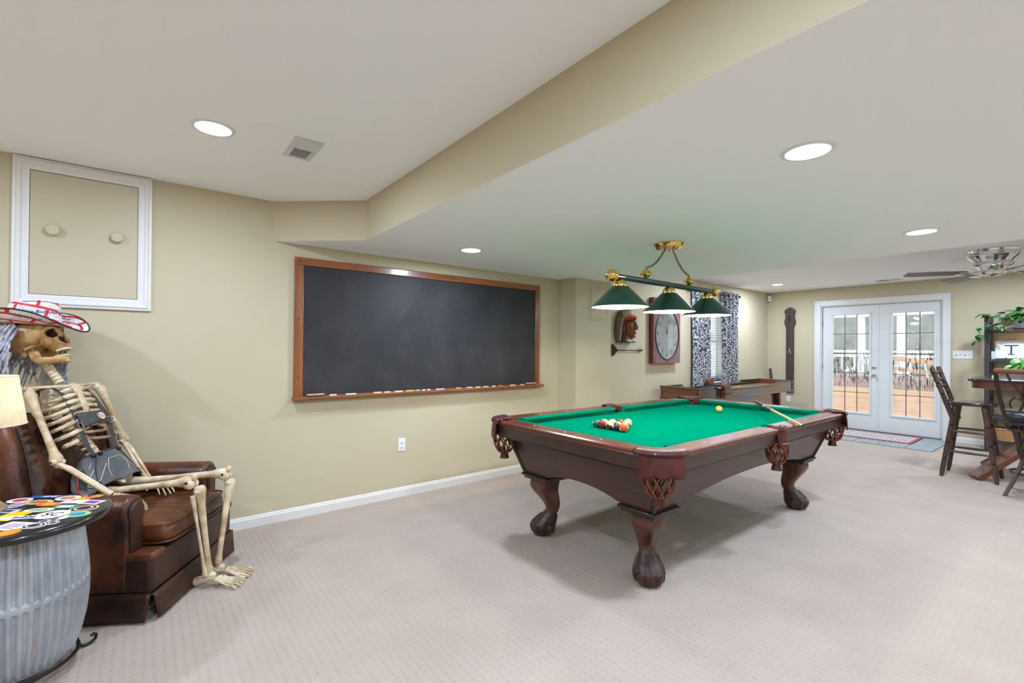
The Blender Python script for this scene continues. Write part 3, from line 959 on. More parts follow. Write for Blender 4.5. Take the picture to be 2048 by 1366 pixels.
# arrow ornament
t = thing('arrow_ornament', 'dark metal arrow ornament on the wall below the carved head', 'wall ornament', (5.0, DF - 0.02, 1.293))
obj('shaft', G().tube([(-0.24, 0, 0), (0.24, 0, 0)], 0.006, 8), M_iron, t)
obj('fletching', G().prism([(-0.33, -0.075), (-0.31, -0.075), (-0.23, -0.008), (-0.23, 0.008), (-0.31, 0.075), (-0.33, 0.075)], -0.004, 0.004, 'y'), M_iron, t, bevel=0.001)
g = G().tube([(0.20, 0, 0), (0.235, 0, 0.024), (0.27, 0, 0), (0.235, 0, -0.024)], 0.005, 6, closed=True)
g.prism([(0.268, -0.016), (0.31, 0), (0.268, 0.016)], -0.003, 0.003, 'y')
obj('arrowhead', g, M_iron, t)
obj('wall_mount', G().cyl((-0.1, 0, 0), (-0.1, 0.02, 0), 0.004, n=8).cyl((0.12, 0, 0), (0.12, 0.02, 0), 0.004, n=8), M_iron, t)

# wooden yoke board on the end wall
M_yoke = wood('dark_weathered_wood', (52, 40, 34), (82, 66, 56), 'z', 16, 0.6, bump=0.3)
t = thing('wooden_yoke_board', 'tall dark carved wooden plank with hooks on the end wall', 'wall ornament', (XB - 0.002, 3.468, 0.55), rad(-90))
pr = [(0.064, 0), (0.064, 1.16), (0.074, 1.20), (0.092, 1.25), (0.090, 1.30), (0.074, 1.35), (0.080, 1.42), (0.092, 1.47), (0.075, 1.50), (0.03, 1.53), (0, 1.54)]
poly = pr + [(-x, z) for x, z in pr[::-1][1:]]
obj('plank', G().prism(poly, -0.035, 0, 'y'), M_yoke, t, bevel=0.006)
obj('carved_panel', G().ell((0, -0.036, 1.36), (0.016, 0.006, 0.10), 14, 10), M_black, t)
obj('brass_loop', G().tube([(-0.03, -0.037, 1.43), (-0.015, -0.055, 1.40), (0.0, -0.055, 1.395), (0.008, -0.038, 1.42)], 0.006, 7), M_brass, t)
M_pewter = pmat('pewter', (150, 148, 144), 0.35, 0.9)
g = G().tube([(0, -0.037, 0.80), (0, -0.048, 0.74), (0, -0.06, 0.71), (0, -0.075, 0.73)], 0.006, 7)
for s in (-1, 1):
    g.tube([(0, -0.04, 0.79), (s * 0.02, -0.045, 0.76), (s * 0.03, -0.05, 0.71), (s * 0.022, -0.062, 0.69)], 0.005, 7)
g.tube([(-0.025, -0.037, 0.69), (0, -0.039, 0.70), (0.025, -0.037, 0.69)], 0.006, 7)
obj('coat_hook', g, M_pewter, t)

# stick leaning in the corner
o = thing('walking_stick', 'carved stick leaning in the far corner behind the shuffleboard table', 'stick', (9.02, 3.60, 0.0))
d = Vector((0.11, 0.19, 0.985)).normalized()
obj('shaft', G().tube([d * 0.0, d * 0.75], [0.010, 0.014], 10), wood('stick_wood', (120, 96, 72), (160, 132, 100), 'z', 18, 0.5), o)
obj('grip', G().tube([d * 0.75, d * 0.77, d * 0.9, d * 0.98, d * 1.0], [0.017, 0.020, 0.021, 0.024, 0.012], 12), M_yoke, o)
obj('ferrule', G().tube([d * 0.775, d * 0.80], [0.0225, 0.0225], 12), M_pewter, o)

# framed clock
M_mahog = wood('red_mahogany', (88, 30, 22), (124, 50, 38), 'z', 14, 0.25, 0.5)
M_mahogf = wood('sheen_tinted_mahogany_face', (100, 58, 58), (138, 92, 94), 'z', 9, 0.2, 0.6, stretch=4)  # pink-grey daylight sheen is mixed into the face colour
M_dial = pmat('pale_dial', (222, 226, 218), 0.5)
t = thing('wall_clock', 'boxy mahogany wall clock with an oval glass over a pale dial', 'clock', (5.795, DF, 1.57))
hw, hh, dp = 0.325, 0.456, 0.08
obj('case', G().box(-hw, hw, -dp + 0.012, 0, -hh, hh), M_mahog, t, bevel=0.006)
N = 48
oval = [(0.285 * cos(2 * pi * k / N), 0.355 * sin(2 * pi * k / N) - 0.05) for k in range(N)]
def rect_pt(a):
    c, s = cos(a), sin(a)
    k = min(hw / abs(c) if abs(c) > 1e-6 else 9, hh / abs(s) if abs(s) > 1e-6 else 9)
    return (c * k, s * k)
# door frame with an oval opening
outer = []
for k in range(N):
    a = 2 * pi * k / N
    outer.append(rect_pt(a))
ca = math.atan2(hh, hw)
for s in (ca, pi - ca, pi + ca, 2 * pi - ca):
    k = round(s / (2 * pi) * N) % N
    outer[k] = (math.copysign(hw, cos(s)), math.copysign(hh, sin(s)))
vs, fs = [], []
for y in (-dp, -dp + 0.012):
    vs += [(x, y, z) for x, z in oval]
    vs += [(x, y, z) for x, z in outer]
for k in range(N):
    k2 = (k + 1) % N
    fs += [(k, k2, N + k2, N + k), (2 * N + k, 3 * N + k, 3 * N + k2, 2 * N + k2), (k, 2 * N + k, 2 * N + k2, k2), (N + k, N + k2, 3 * N + k2, 3 * N + k)]
obj('door', G().add(vs, fs), M_mahogf, t, ang=30)
obj('bezel', G().tube([(x, -dp - 0.001, z) for x, z in oval], 0.008, 8, closed=True), M_black, t)
obj('dial', G().prism(oval, -dp + 0.006, -dp + 0.008, 'y'), M_dial, t, smooth=False)
g = G()
for k in range(1, 13):
    a = pi / 2 - 2 * pi * k / 12
    vs, fs = text_geo(str(k), 0.085)
    g.add([(v.x + 0.225 * cos(a), -dp + 0.0055, v.y + 0.285 * sin(a) - 0.05) for v in vs], fs)
obj('numerals', g, M_black, t, smooth=False, fix=False)
obj('hour_hand', G().bar((0, -dp + 0.004, -0.05), (-0.03, -dp + 0.004, 0.08), 0.016, 0.002, (0, 1, 0), 0.004), M_black, t)
obj('minute_hand', G().bar((0, -dp + 0.003, -0.05), (0.05, -dp + 0.003, 0.17), 0.012, 0.002, (0, 1, 0), 0.003), M_black, t)
def clear_glass():
    m = bpy.data.materials.new('clock_glass')
    m.use_nodes = True
    n, l = m.node_tree.nodes, m.node_tree.links
    for x in list(n):
        n.remove(x)
    out, tr, gl, mx, fr = [n.new(k) for k in ('ShaderNodeOutputMaterial', 'ShaderNodeBsdfTransparent', 'ShaderNodeBsdfGlossy', 'ShaderNodeMixShader', 'ShaderNodeFresnel')]
    gl.inputs['Roughness'].default_value = 0.01
    fr.inputs[0].default_value = 1.5
    l.new(mth(n, l, 'MULTIPLY', fr.outputs[0], 1.6), mx.inputs[0])
    l.new(tr.outputs[0], mx.inputs[1])
    l.new(gl.outputs[0], mx.inputs[2])
    l.new(mx.outputs[0], out.inputs[0])
    return m
M_glass = clear_glass()
obj('glass', G().add([(x, -dp + 0.001, z) for x, z in oval], [tuple(range(N))]), M_glass, t, smooth=False, fix=False)
obj('lock_plate', G().box(-0.012, 0.012, -dp - 0.004, -dp, -0.445, -0.41), M_mahog, t, bevel=0.003)

# ================================================================== POOL TABLE
M_pwood = wood('pool_table_walnut', (38, 21, 14), (62, 36, 25), 'x', 9, 0.35, 0.12)
M_pwoody = wood('pool_table_walnut_end', (38, 21, 14), (62, 36, 25), 'y', 9, 0.35, 0.12)
M_pcab = wood('pool_cabinet_walnut', (50, 27, 19), (80, 46, 34), 'x', 9, 0.36, 0.1)
M_pcaby = wood('pool_cabinet_walnut_end', (50, 27, 19), (80, 46, 34), 'y', 9, 0.36, 0.1)
M_pleg = wood('pool_table_leg_walnut', (56, 28, 16), (94, 52, 32), 'z', 12, 0.34, 0.15)
M_prail = wood('pool_rail_mahogany', (84, 38, 20), (118, 60, 36), 'x', 10, 0.28, 0.3)
M_praily = wood('pool_rail_mahogany_end', (84, 38, 20), (118, 60, 36), 'y', 10, 0.28, 0.3)
M_pdark = pmat('pool_table_dark_moulding', (28, 16, 14), 0.32, coat=0.2)
M_claw = pmat('claw_walnut', (66, 40, 31), 0.42, col2=(48, 29, 23), nscale=20, coat=0.1)
M_clawball = pmat('claw_ball_walnut', (74, 44, 34), 0.42)
M_cloth = pmat('green_billiard_cloth', (0, 112, 82), 1.0, col2=(0, 119, 88), nscale=60, bump=(700, 0.15, 0.001), spec=0.0)
M_pleather = leather('oxblood_pocket_leather', (62, 22, 20), (92, 38, 32), 0.42, 9)
M_pnet = pmat('chestnut_net_leather', (120, 62, 30), 0.45, col2=(88, 40, 22), nscale=20)
M_pearl = pmat('pearl_inlay', (226, 214, 190), 0.3)
PT = thing('pool_table', 'walnut pool table with green cloth, leather pockets and claw feet', 'pool table', (3.225, 1.988, 0))
A, B = 1.31, 0.7325
RC = 0.16                         # corner radius of the pockets
ZR = 0.805
# rails (wood) -------------------------------------------------------------
def rail(ax, u0, u1, out, sgn):
    """moulded rail: runs along ax from u0 to u1, outer edge at sgn*out"""
    prof = [(0.012, 0.770), (0.006, 0.776), (0.010, 0.783), (0.000, 0.789), (0.002, 0.799), (0.010, ZR), (0.124, ZR - 0.003), (0.124, 0.760)]
    g = G()
    vs = []
    for u in (u0, u1):
        for d, z in prof:
            w = sgn * (out - d)
            vs.append((u, w, z) if ax == 'x' else (w, u, z))
    k = len(prof)
    g.add(vs, [tuple(range(k)), tuple(range(k, 2 * k))[::-1]] + [(j, (j + 1) % k, k + (j + 1) % k, k + j) for j in range(k)])
    return obj('rail', g, M_prail if ax == 'x' else M_praily, PT, ang=25)
for s in (-1, 1):
    r1 = rail('y', -(B - RC + 0.01), B - RC + 0.01, A, s)
    for t_ in (-1, 1):
        a, b = sorted((t_ * 0.060, t_ * (A - RC + 0.01)))
        rail('x', a, b, B, s)
# sights
sight = G().lathe([(0.0065, 0), (0.006, 0.0012), (0.0005, 0.0014)], 12)
for s in (-1, 1):
    for k in (-1, 0, 1):
        obj('sight', sight, M_pearl, PT, loc=(s * (A - 0.07), k * 0.28, ZR - 0.002))
    for k in (-3, -2, -1, 1, 2, 3):
        obj('sight', sight, M_pearl, PT, loc=(k * 0.28, s * (B - 0.07), ZR - 0.002))
# apron below the rails with rounded corners --------------------------------
def rounded(a, b, r, n=8):
    pts = []
    for cx, cy, a0 in ((a - r, b - r, 0), (-(a - r), b - r, 90), (-(a - r), -(b - r), 180), (a - r, -(b - r), 270)):
        for k in range(n + 1):
            th = rad(a0 + 90 * k / n)
            pts.append((cx + r * cos(th), cy + r * sin(th)))
    return pts
def band(pts_lo, pts_hi, z0, z1, thick, inner_scale=None):
    n = len(pts_lo)
    g = G()
    def inset(p, k):
        return [(x - math.copysign(min(abs(x), k), x), y - math.copysign(min(abs(y), k), y)) for x, y in p]
    lo, hi, li, hi_i = pts_lo, pts_hi, inset(pts_lo, thick), inset(pts_hi, thick)
    vs = [(x, y, z0) for x, y in lo] + [(x, y, z1) for x, y in hi] + [(x, y, z0) for x, y in li] + [(x, y, z1) for x, y in hi_i]
    fs = []
    for i in range(n):
        j = (i + 1) % n
        fs += [(i, j, n + j, n + i), (2 * n + i, 3 * n + i, 3 * n + j, 2 * n + j), (i, 2 * n + i, 2 * n + j, j), (n + i, n + j, 3 * n + j, 3 * n + i)]
    g.add(vs, fs)
    return g
obj('apron', band(rounded(A - 0.026, B - 0.026, RC - 0.03), rounded(A - 0.012, B - 0.012, RC - 0.02), 0.700, 0.772, 0.03), M_pwood, PT, ang=30)
obj('apron_bead', band(rounded(A - 0.030, B - 0.030, RC - 0.03), rounded(A - 0.030, B - 0.030, RC - 0.03), 0.690, 0.701, 0.05), M_pdark, PT, ang=30)
# bed and cushions ----------------------------------------------------------
HC = [(sx * (A - RC), sy * (B - RC)) for sx in (1, -1) for sy in (1, -1)]     # corner pocket centres
hx, hy = A - 0.13, B - 0.13
RH = 0.070
def arc(c, r, a0, a1, n=8):
    return [(c[0] + r * cos(rad(a0 + (a1 - a0) * k / n)), c[1] + r * sin(rad(a0 + (a1 - a0) * k / n))) for k in range(n + 1)]
cx, cy = A - RC, B - RC
pts = []
ext = 0.04
pts += arc((cx, cy), RH, -60, -210, 10)[::1]
# walk counter-clockwise starting at +x side
bed = []
def corner_notch(sx, sy):
    # arc that bites into the bed at the corner, ordered for ccw walk
    base = {(1, 1): (-75, -195), (-1, 1): (15, -105), (-1, -1): (105, -15), (1, -1): (195, 75)}[(sx, sy)]
    return arc((sx * cx, sy * cy), RH, base[0], base[1], 10)
side_c = B - 0.085
def side_notch(sy):
    if sy > 0:
        return arc((0, side_c), 0.055, 0, -180, 10)
    return arc((0, -side_c), 0.055, 180, 0, 10)
bed = corner_notch(1, 1) + [(0.055, hy)] + side_notch(1) + [(-0.055, hy)] + corner_notch(-1, 1) + corner_notch(-1, -1) + [(-0.055, -hy)] + side_notch(-1) + [(0.055, -hy)] + corner_notch(1, -1)
obj('bed_cloth', G().prism(bed, 0.725, 0.757), M_cloth, PT, smooth=False)
def cushion(ax, u0, u1, e0, e1, out, sgn):
    """e0,e1: shortening of the nose at both ends"""
    prof = [(0, 0.802), (0.012, 0.8035), (0.046, 0.797), (0.050, 0.792), (0.048, 0.786), (0.026, 0.758), (0, 0.758)]
    vs = []
    for u, e in ((u0, e0), (u1, -e1)):
        for d, z in prof:
            w = sgn * (out - d)
            q = u + e * d / 0.05
            vs.append((q, w, z) if ax == 'x' else (w, q, z))
    k = len(prof)
    return obj('cushion', G().add(vs, [tuple(range(k)), tuple(range(k, 2 * k))[::-1]] + [(j, (j + 1) % k, k + (j + 1) % k, k + j) for j in range(k)]), M_cloth, PT, ang=30)
wo = 0.124
for s in (-1, 1):
    cushion('y', -(cy - 0.045), cy - 0.045, 0.045, 0.045, A - wo, s)
    cushion('x', 0.062, cx - 0.045, 0.016, 0.045, B - wo, s)
    cushion('x', -(cx - 0.045), -0.062, 0.045, 0.016, B - wo, s)
# pockets -------------------------------------------------------------------
def net(g, r0, z0, z1):
    for fam in (1, -1):
        for k in range(9):
            pts = []
            for q in range(9):
                f = q / 8
                th = 2 * pi * k / 9 + fam * (0.9 * f)
                r = r0 * (1 - 0.08 * f - 0.50 * f ** 4) + 0.0015 * fam
                pts.append((r * cos(th), r * sin(th), z0 + (z1 - z0) * f))
            g.tube(pts, 0.0062, 5)
    g.tube([(r0 * cos(a), r0 * sin(a), z0) for a in [2 * pi * k / 20 for k in range(20)]], 0.007, 6, closed=True)
    return g
def tassel(g, z):
    for k in range(10):
        a = 2 * pi * k / 10
        g.bar((0.022 * cos(a), 0.022 * sin(a), z), (0.030 * cos(a), 0.030 * sin(a), z - 0.036), 0.014, 0.004, (cos(a), sin(a), 0), 0.017)
    g.lathe([(0.024, 0.010), (0.026, 0.004), (0.024, -0.004)], 14, (0, 0, z))
    return g
def pocket(cx_, cy_, rz, corner):
    p = bpy.data.objects.new('pocket', None)
    COL.objects.link(p)
    p.parent = PT
    p.location = (cx_, cy_, 0)
    p.rotation_euler = (0, 0, rz)          # local +x points out of the table
    if corner:
        ro, ri, half, fl = RC, RH, rad(50), rad(40)
        off = 0.0
    else:
        ro, ri, half, fl = 0.078, 0.052, rad(62), rad(50)
        off = 0.012
    # leather cap on top
    def cap(u, v):
        th = -half + 2 * half * u
        prof = [(ri, 0.770), (ri, 0.800), (ri + 0.006, ZR + 0.006), (ri + (ro - ri) * 0.5, ZR + 0.007), (ro - 0.004, ZR + 0.010), (ro + 0.012, ZR + 0.006), (ro + 0.019, ZR - 0.008), (ro + 0.010, ZR - 0.022)]
        f = v * (len(prof) - 1)
        i = min(int(f), len(prof) - 2)
        r = prof[i][0] + (prof[i + 1][0] - prof[i][0]) * (f - i)
        z = prof[i][1] + (prof[i + 1][1] - prof[i][1]) * (f - i)
        return Vector((off + r * cos(th), r * sin(th), z))
    obj('pocket_iron', G().sheet(cap, 17, 15), M_pleather, p, solid=0.004, fix=False)
    # hanging flap, scalloped lower edge
    def flap(u, v):
        w = 2 * u - 1
        th = fl * w * (1.0 if corner else 1 - 0.15 * v)
        drop = 0.118 if corner else 0.135
        scal = (0.016 * (1 - abs(cos(w * pi * 1.5))) + (0.02 * max(0, abs(w) - 0.8) * 5 * -1 if corner else -0.03 * abs(w) ** 3)) if corner else -0.045 * abs(w) ** 2.5
        z = ZR - 0.010 - v * (drop + (-scal if corner else scal))
        r = ro + 0.006 + 0.010 * sin(v * pi * 0.6)
        return Vector((off + r * cos(th), r * sin(th), z))
    obj('flap', G().sheet(flap, 25, 9), M_pleather, p, solid=0.006, fix=False)
    # inner lining ring
    def lin_(u, v):
        th = -half * 1.25 + 2.5 * half * u
        return Vector((off + (ri + 0.002) * cos(th), (ri + 0.002) * sin(th), 0.70 + 0.10 * v))
    obj('lining', G().sheet(lin_, 17, 3), M_pleather, p, solid=0.003, fix=False)
    rn = 0.078 if corner else 0.066
    n_ = obj('net', net(G(), rn, 0.705, 0.570), M_pnet, p, loc=(0.085 if corner else 0.045, 0, 0))
    obj('tassel', tassel(G(), 0.562), M_pleather, n_)
for sx in (1, -1):
    for sy in (1, -1):
        pocket(sx * cx, sy * cy, math.atan2(sy, sx), True)
for sy in (1, -1):
    pocket(0, sy * side_c, sy * pi / 2, False)
# cabinet -------------------------------------------------------------------
zt, zb = 0.692, 0.432
ta, tb, ba, bb = A - 0.125, B - 0.105, A - 0.205, B - 0.205
def panel(ax, sgn):
    n = 22
    L_t, L_b = (ta, ba) if ax == 'x' else (tb, bb)
    o_t, o_b = (tb, bb) if ax == 'x' else (ta, ba)
    rise = 0.085 if ax == 'x' else 0.055
    leg = 0.22
    up, lo = [], []
    for k in range(n + 1):
        f = -1 + 2 * k / n
        ub = f * L_b
        e = (abs(ub) / (L_b - leg))
        z = zb + (rise * (1 - e ** 2.2) if e < 1 else 0)
        g_ = (z - zb) / (zt - zb)
        wo_ = o_b + (o_t - o_b) * g_
        lo.append((ub * (1 + (L_t / L_b - 1) * g_), wo_, z))
        up.append((f * L_t, o_t, zt))
    vs = []
    for th in (0, 0.022):
        for (u, w, z) in lo + up:
            w = sgn * (w - th)
            vs.append((u, w, z) if ax == 'x' else (w, u, z))
    m = n + 1
    fs = []
    for k in range(n):
        fs += [(k, k + 1, m + k + 1, m + k), (2 * m + k, 3 * m + k, 3 * m + k + 1, 2 * m + k + 1), (k, 2 * m + k, 2 * m + k + 1, k + 1), (m + k, m + k + 1, 3 * m + k + 1, 3 * m + k)]
    fs += [(0, m, 3 * m, 2 * m), (m - 1, 3 * m - 1, 4 * m - 1, 2 * m - 1)]
    obj('cabinet_panel', G().add(vs, fs), M_pcab if ax == 'x' else M_pcaby, PT, ang=30)
for s in (-1, 1):
    panel('x', s)
    panel('y', s)
for sx in (-1, 1):
    for sy in (-1, 1):
        obj('corner_moulding', G().tube([(sx * ta, sy * tb, zt), (sx * ba, sy * bb, zb)], 0.012, 8), M_pdark, PT)
# legs ----------------------------------------------------------------------
def pool_leg(sx, sy):
    lx, ly = sx * (ba - 0.105), sy * (bb - 0.105)
    e = bpy.data.objects.new('leg', None)
    COL.objects.link(e)
    e.parent = PT
    e.location = (lx, ly, 0)
    e.rotation_euler = (0, 0, math.atan2(sy, sx))     # local +x = outward diagonal
    R45 = Matrix.Rotation(rad(45), 4, 'Z')
    g = G()
    g.X = R45
    g.box(-0.125, 0.125, -0.125, 0.125, 0.412, 0.432)
    obj('leg_cap', g, M_pdark, e, bevel=0.008, seg=3)
    g = G()
    g.X = R45
    g.box(-0.110, 0.110, -0.110, 0.110, 0.394, 0.412)
    obj('leg_cap', g, M_pdark, e, bevel=0.005)
    st = [(0.396, 0.000, 0.078), (0.375, 0.008, 0.082), (0.345, 0.012, 0.081), (0.31, 0.004, 0.073), (0.27, -0.018, 0.062), (0.23, -0.038, 0.052), (0.195, -0.046, 0.046), (0.165, -0.038, 0.048)]
    g = G()
    fine = []
    for q in range(len(st) - 1):
        for w in range(4):
            f = w / 4
            p0_, p1_, p2_, p3_ = st[max(q - 1, 0)], st[q], st[q + 1], st[min(q + 2, len(st) - 1)]
            fine.append(tuple(0.5 * (2 * b_ + (c_ - a_) * f + (2 * a_ - 5 * b_ + 4 * c_ - d_) * f * f + (3 * b_ - a_ - 3 * c_ + d_) * f ** 3) for a_, b_, c_, d_ in zip(p0_, p1_, p2_, p3_)))
    fine.append(st[-1])
    st = fine
    # rounded-square section, corners pointing along the diagonal
    vs, fs = [], []
    n = 24
    for z, o, h in st:
        f = min(1, max(0, (z - 0.17) / 0.2))
        pw = 2.0 + 4.0 * f
        for k in range(n):
            th = 2 * pi * k / n
            c_, s_ = cos(th + pi / 4), sin(th + pi / 4)
            x = math.copysign(abs(c_) ** (2 / pw), c_) * h
            y = math.copysign(abs(s_) ** (2 / pw), s_) * h
            xr, yr = (x * cos(pi / 4) + y * sin(pi / 4)), (-x * sin(pi / 4) + y * cos(pi / 4))
            vs.append((xr + o, yr, z))
    for i in range(len(st) - 1):
        for k in range(n):
            fs.append((i * n + k, i * n + (k + 1) % n, (i + 1) * n + (k + 1) % n, (i + 1) * n + k))
    fs.append(tuple(range(n)))
    g.add(vs, fs)
    obj('knee', g, M_pleg, e, ang=75)
    # foot: bulb with four talons over a ball
    def foot(u, v):
        z = 0.185 * (1 - v)
        f = v
        prof = [(0, 0.046), (0.12, 0.049), (0.25, 0.059), (0.45, 0.076), (0.60, 0.083), (0.75, 0.082), (0.9, 0.070), (1.0, 0.045)]
        for (a, ra), (b_, rb) in zip(prof[:-1], prof[1:]):
            if a <= f <= b_:
                k = (f - a) / (b_ - a)
                k = k * k * (3 - 2 * k) * 0.5 + k * 0.5
                r = ra + (rb - ra) * k
                break
        o = -0.044 + 0.066 * min(1, f * 1.7)
        th = 2 * pi * u
        rid = 0.004 * max(0, cos(4 * th)) ** 2 * min(1, f * 2)
        rr_ = r + rid - 0.004
        return Vector((o + rr_ * cos(th), rr_ * sin(th), z + 0.001))
    obj('claw', G().sheet(foot, 48, 30, cu=True), M_claw, e, fix=True, ang=70)
    for k in range(4):
        th = pi / 4 + k * pi / 2
        c = Vector((0.022 + 0.066 * cos(th), 0.066 * sin(th), 0.047))
        R = Matrix.Rotation(th, 3, 'Z') @ Matrix.Rotation(rad(16), 3, 'Y')
        obj('ball_face', G().ell(c, (0.020, 0.028, 0.041), 18, 12, R), M_clawball, e)
        ring = []
        for q in range(15):
            a = rad(-20 + 220 * q / 14)
            ring.append(c + R @ Vector((0.013, 0.030 * cos(a), 0.043 * sin(a))))
        obj('talon_groove', G().tube(ring, 0.0024, 6), M_pdark, e)
    g = G()
    for k in range(4):
        th = k * pi / 2
        pts, rs = [], []
        for f in (0.2, 0.35, 0.5, 0.65, 0.8, 0.93):
            p = foot(th / (2 * pi), f)
            pts.append(p)
            rs.append(0.004 + 0.005 * sin(f * pi))
        g.tube(pts, rs, 8)
    obj('talons', g, M_claw, e)
for sx in (1, -1):
    for sy in (1, -1):
        pool_leg(sx, sy)
# ------------------------------------------------------------------ balls
BR = 0.0286
def ball_mat(name, col, stripe):
    if not stripe:
        return pmat(name, col, 0.08, coat=0.6)
    m, n, l, b = mk(name)
    tc = n.new('ShaderNodeTexCoord')
    sp = n.new('ShaderNodeSeparateXYZ')
    l.new(tc.outputs['Object'], sp.inputs[0])
    f = mth(n, l, 'LESS_THAN', mth(n, l, 'ABSOLUTE', sp.outputs[2]), BR * 0.52)
    l.new(mixc(n, l, f, lin((236, 214, 140)), lin(col)), b.inputs['Base Color'])
    b.inputs['Roughness'].default_value = 0.08
    b.inputs['Coat Weight'].default_value = 0.6
    return m
M_spot = pmat('ball_number_spot', (238, 222, 176), 0.15)
ball_geo = G().ell((0, 0, 0), BR, 28, 18)
def ball(x, y, num, col, stripe, label, rot, name='billiard_ball', zz=0.757):
    o = obj(name, ball_geo, ball_mat('ball_' + (str(num) if num else 'cue'), col, stripe), loc=(x, y, zz + BR), rot=rot, ang=180)
    tag(o, label, 'billiard ball', 'billiard balls on the green cloth')
    if num:
        for s in (1, -1):
            g = G()
            rs = BR * 0.42
            g.lathe([(0.0002, BR + 0.0002), (rs * 0.5, sqrt(BR ** 2 - rs ** 2 * .25) + 0.0002), (rs, sqrt(BR ** 2 - rs ** 2) + 0.0002)], 16, (0, 0, 0), Matrix.Rotation(rad(90 * s), 3, 'X'), cap=False)
            sp = obj('number_spot', g, M_spot, o, fix=False)
            vs, fs = text_geo(str(num), BR * 0.55)
            R = Matrix.Rotation(rad(90 * s), 3, 'X')
            obj('number', G().add([R @ Vector((v.x, v.y, BR + 0.0006 - (v.x ** 2 + v.y ** 2) / (2 * BR))) for v in vs], fs), M_black, sp, smooth=False, fix=False)
    return o
bx0, by0 = 2.478, 2.056
rows = [
    [(6, (10, 84, 66), 0, 'dark green ball at the left corner of the racked triangle'), (3, (150, 20, 26), 0, 'dark red ball second from left in the front row of the rack'), (15, (112, 26, 34), 1, 'maroon striped ball in the middle of the front row of the rack'), (4, (48, 34, 66), 0, 'dark purple ball second from right in the front row of the rack'), (5, (255, 74, 12), 0, 'bright orange ball at the near right corner of the rack')],
    [(9, (238, 192, 60), 1, 'yellow striped ball behind the dark red ball'), (14, (60, 110, 66), 1, 'green striped ball behind the maroon striped ball'), (1, (240, 196, 40), 0, 'solid yellow ball behind the dark purple ball'), (13, (236, 150, 80), 1, 'orange striped ball behind the bright orange ball')],
    [(12, (70, 50, 96), 1, 'purple striped ball in the third row of the rack'), (8, (22, 20, 22), 0, 'black ball in the middle of the rack'), (10, (44, 60, 120), 1, 'blue striped ball in the third row of the rack')],
    [(7, (176, 44, 48), 0, 'red ball in the second-last row of the rack'), (11, (200, 50, 48), 1, 'red striped ball in the second-last row of the rack')],
    [(2, (226, 168, 44), 1, 'amber striped ball at the tip of the racked triangle')]]
rb = random.Random(3)
for i, row in enumerate(rows):
    n = len(row)
    for j, (num, col, stp, lb) in enumerate(row):
        x = bx0 + i * (2 * BR + 0.0004) * sqrt(3) / 2
        y = by0 + (n - 1) * BR * 1.01 - j * 2 * BR * 1.01
        ball(x, y, num, col, stp, lb, (rb.uniform(-.5, .5), rb.uniform(-.7, .7), rb.uniform(-2.6, -1.6)))
ball(3.962, 2.067, 0, (236, 204, 96), 0, 'lone cream yellow cue ball on the far half of the green cloth', (0, 0, 0), 'cue_ball')
# ------------------------------------------------------------------ cue
M_maple = wood('cue_maple', (206, 154, 84), (228, 184, 112), 'x', 20, 0.3, 0.4)
M_cuebutt = pmat('cue_wrap', (84, 54, 38), 0.45, col2=(58, 38, 30), nscale=60)
M_rose = wood('cue_rosewood', (120, 52, 26), (156, 78, 40), 'x', 20, 0.3, 0.4)
M_ivory = pmat('cue_ivory', (232, 220, 190), 0.3)
pb, ptip = Vector((4.475, 1.985, 0.8245)), Vector((3.325, 1.180, 0.8195))
L = (ptip - pb).length
cu = thing('pool_cue', 'maple pool cue lying across the far corner of the pool table', 'pool cue', tuple(pb), math.atan2((ptip - pb).y, (ptip - pb).x))
tilt = math.asin((ptip - pb).z / L)
cu.rotation_euler = (0, -tilt, cu.rotation_euler.z)
def cuepart(nm, a, b_, m):
    r = lambda s: 0.0145 - (0.0145 - 0.0062) * s
    return obj(nm, G().tube([(a * L, 0, 0), (b_ * L, 0, 0)], [r(a), r(b_)], 14), m, cu)
cuepart('bumper', 0, 0.012, M_black)
cuepart('butt_sleeve', 0.012, 0.05, M_rose)
cuepart('wrap', 0.05, 0.24, M_cuebutt)
cuepart('ring', 0.24, 0.27, M_ivory)
cuepart('forearm', 0.27, 0.42, M_rose)
cuepart('collar', 0.42, 0.432, M_black)
cuepart('shaft', 0.432, 0.985, M_maple)
cuepart('ferrule', 0.985, 0.994, M_ivory)
cuepart('tip', 0.994, 1.0, M_black)

# ================================================================== POOL TABLE LAMP
M_green = pmat('green_enamel', (8, 54, 40), 0.32, coat=0.2)
M_shadein = pmat('white_shade_inside', (250, 246, 236), 0.5)
M_bulb = pmat('lit_bulb', (255, 250, 240), 0.4, emit=((255, 240, 214), 14.0))
PL = thing('pool_table_lamp', 'brass hanging lamp with three green cone shades over the pool table', 'pendant lamp', (3.048, 1.976, ZL))
obj('canopy', G().lathe([(0.108, 0.0), (0.110, -0.006), (0.100, -0.020), (0.096, -0.030), (0.02, -0.034), (0.001, -0.034)], 36), M_brass, PL)
for k in range(4):
    a = 2 * pi * k / 4 + 0.6
    obj('canopy_stud', G().ell((0.06 * cos(a), 0.06 * sin(a), -0.036), (0.008, 0.008, 0.011), 10, 8), M_brass, PL)
zbar = 1.783 - ZL
xl, xr = 2.425 - 3.048, 3.672 - 3.048
obj('bar', G().tube([(xl, 0, zbar), (xr, 0, zbar)], 0.0195, 18), M_green, PL)
obj('bar_fluting', G().tube([(xl, 0, zbar + 0.0185), (xr, 0, zbar + 0.0185)], 0.004, 6).tube([(xl, -0.0185, zbar), (xr, -0.0185, zbar)], 0.004, 6), M_green, PL)
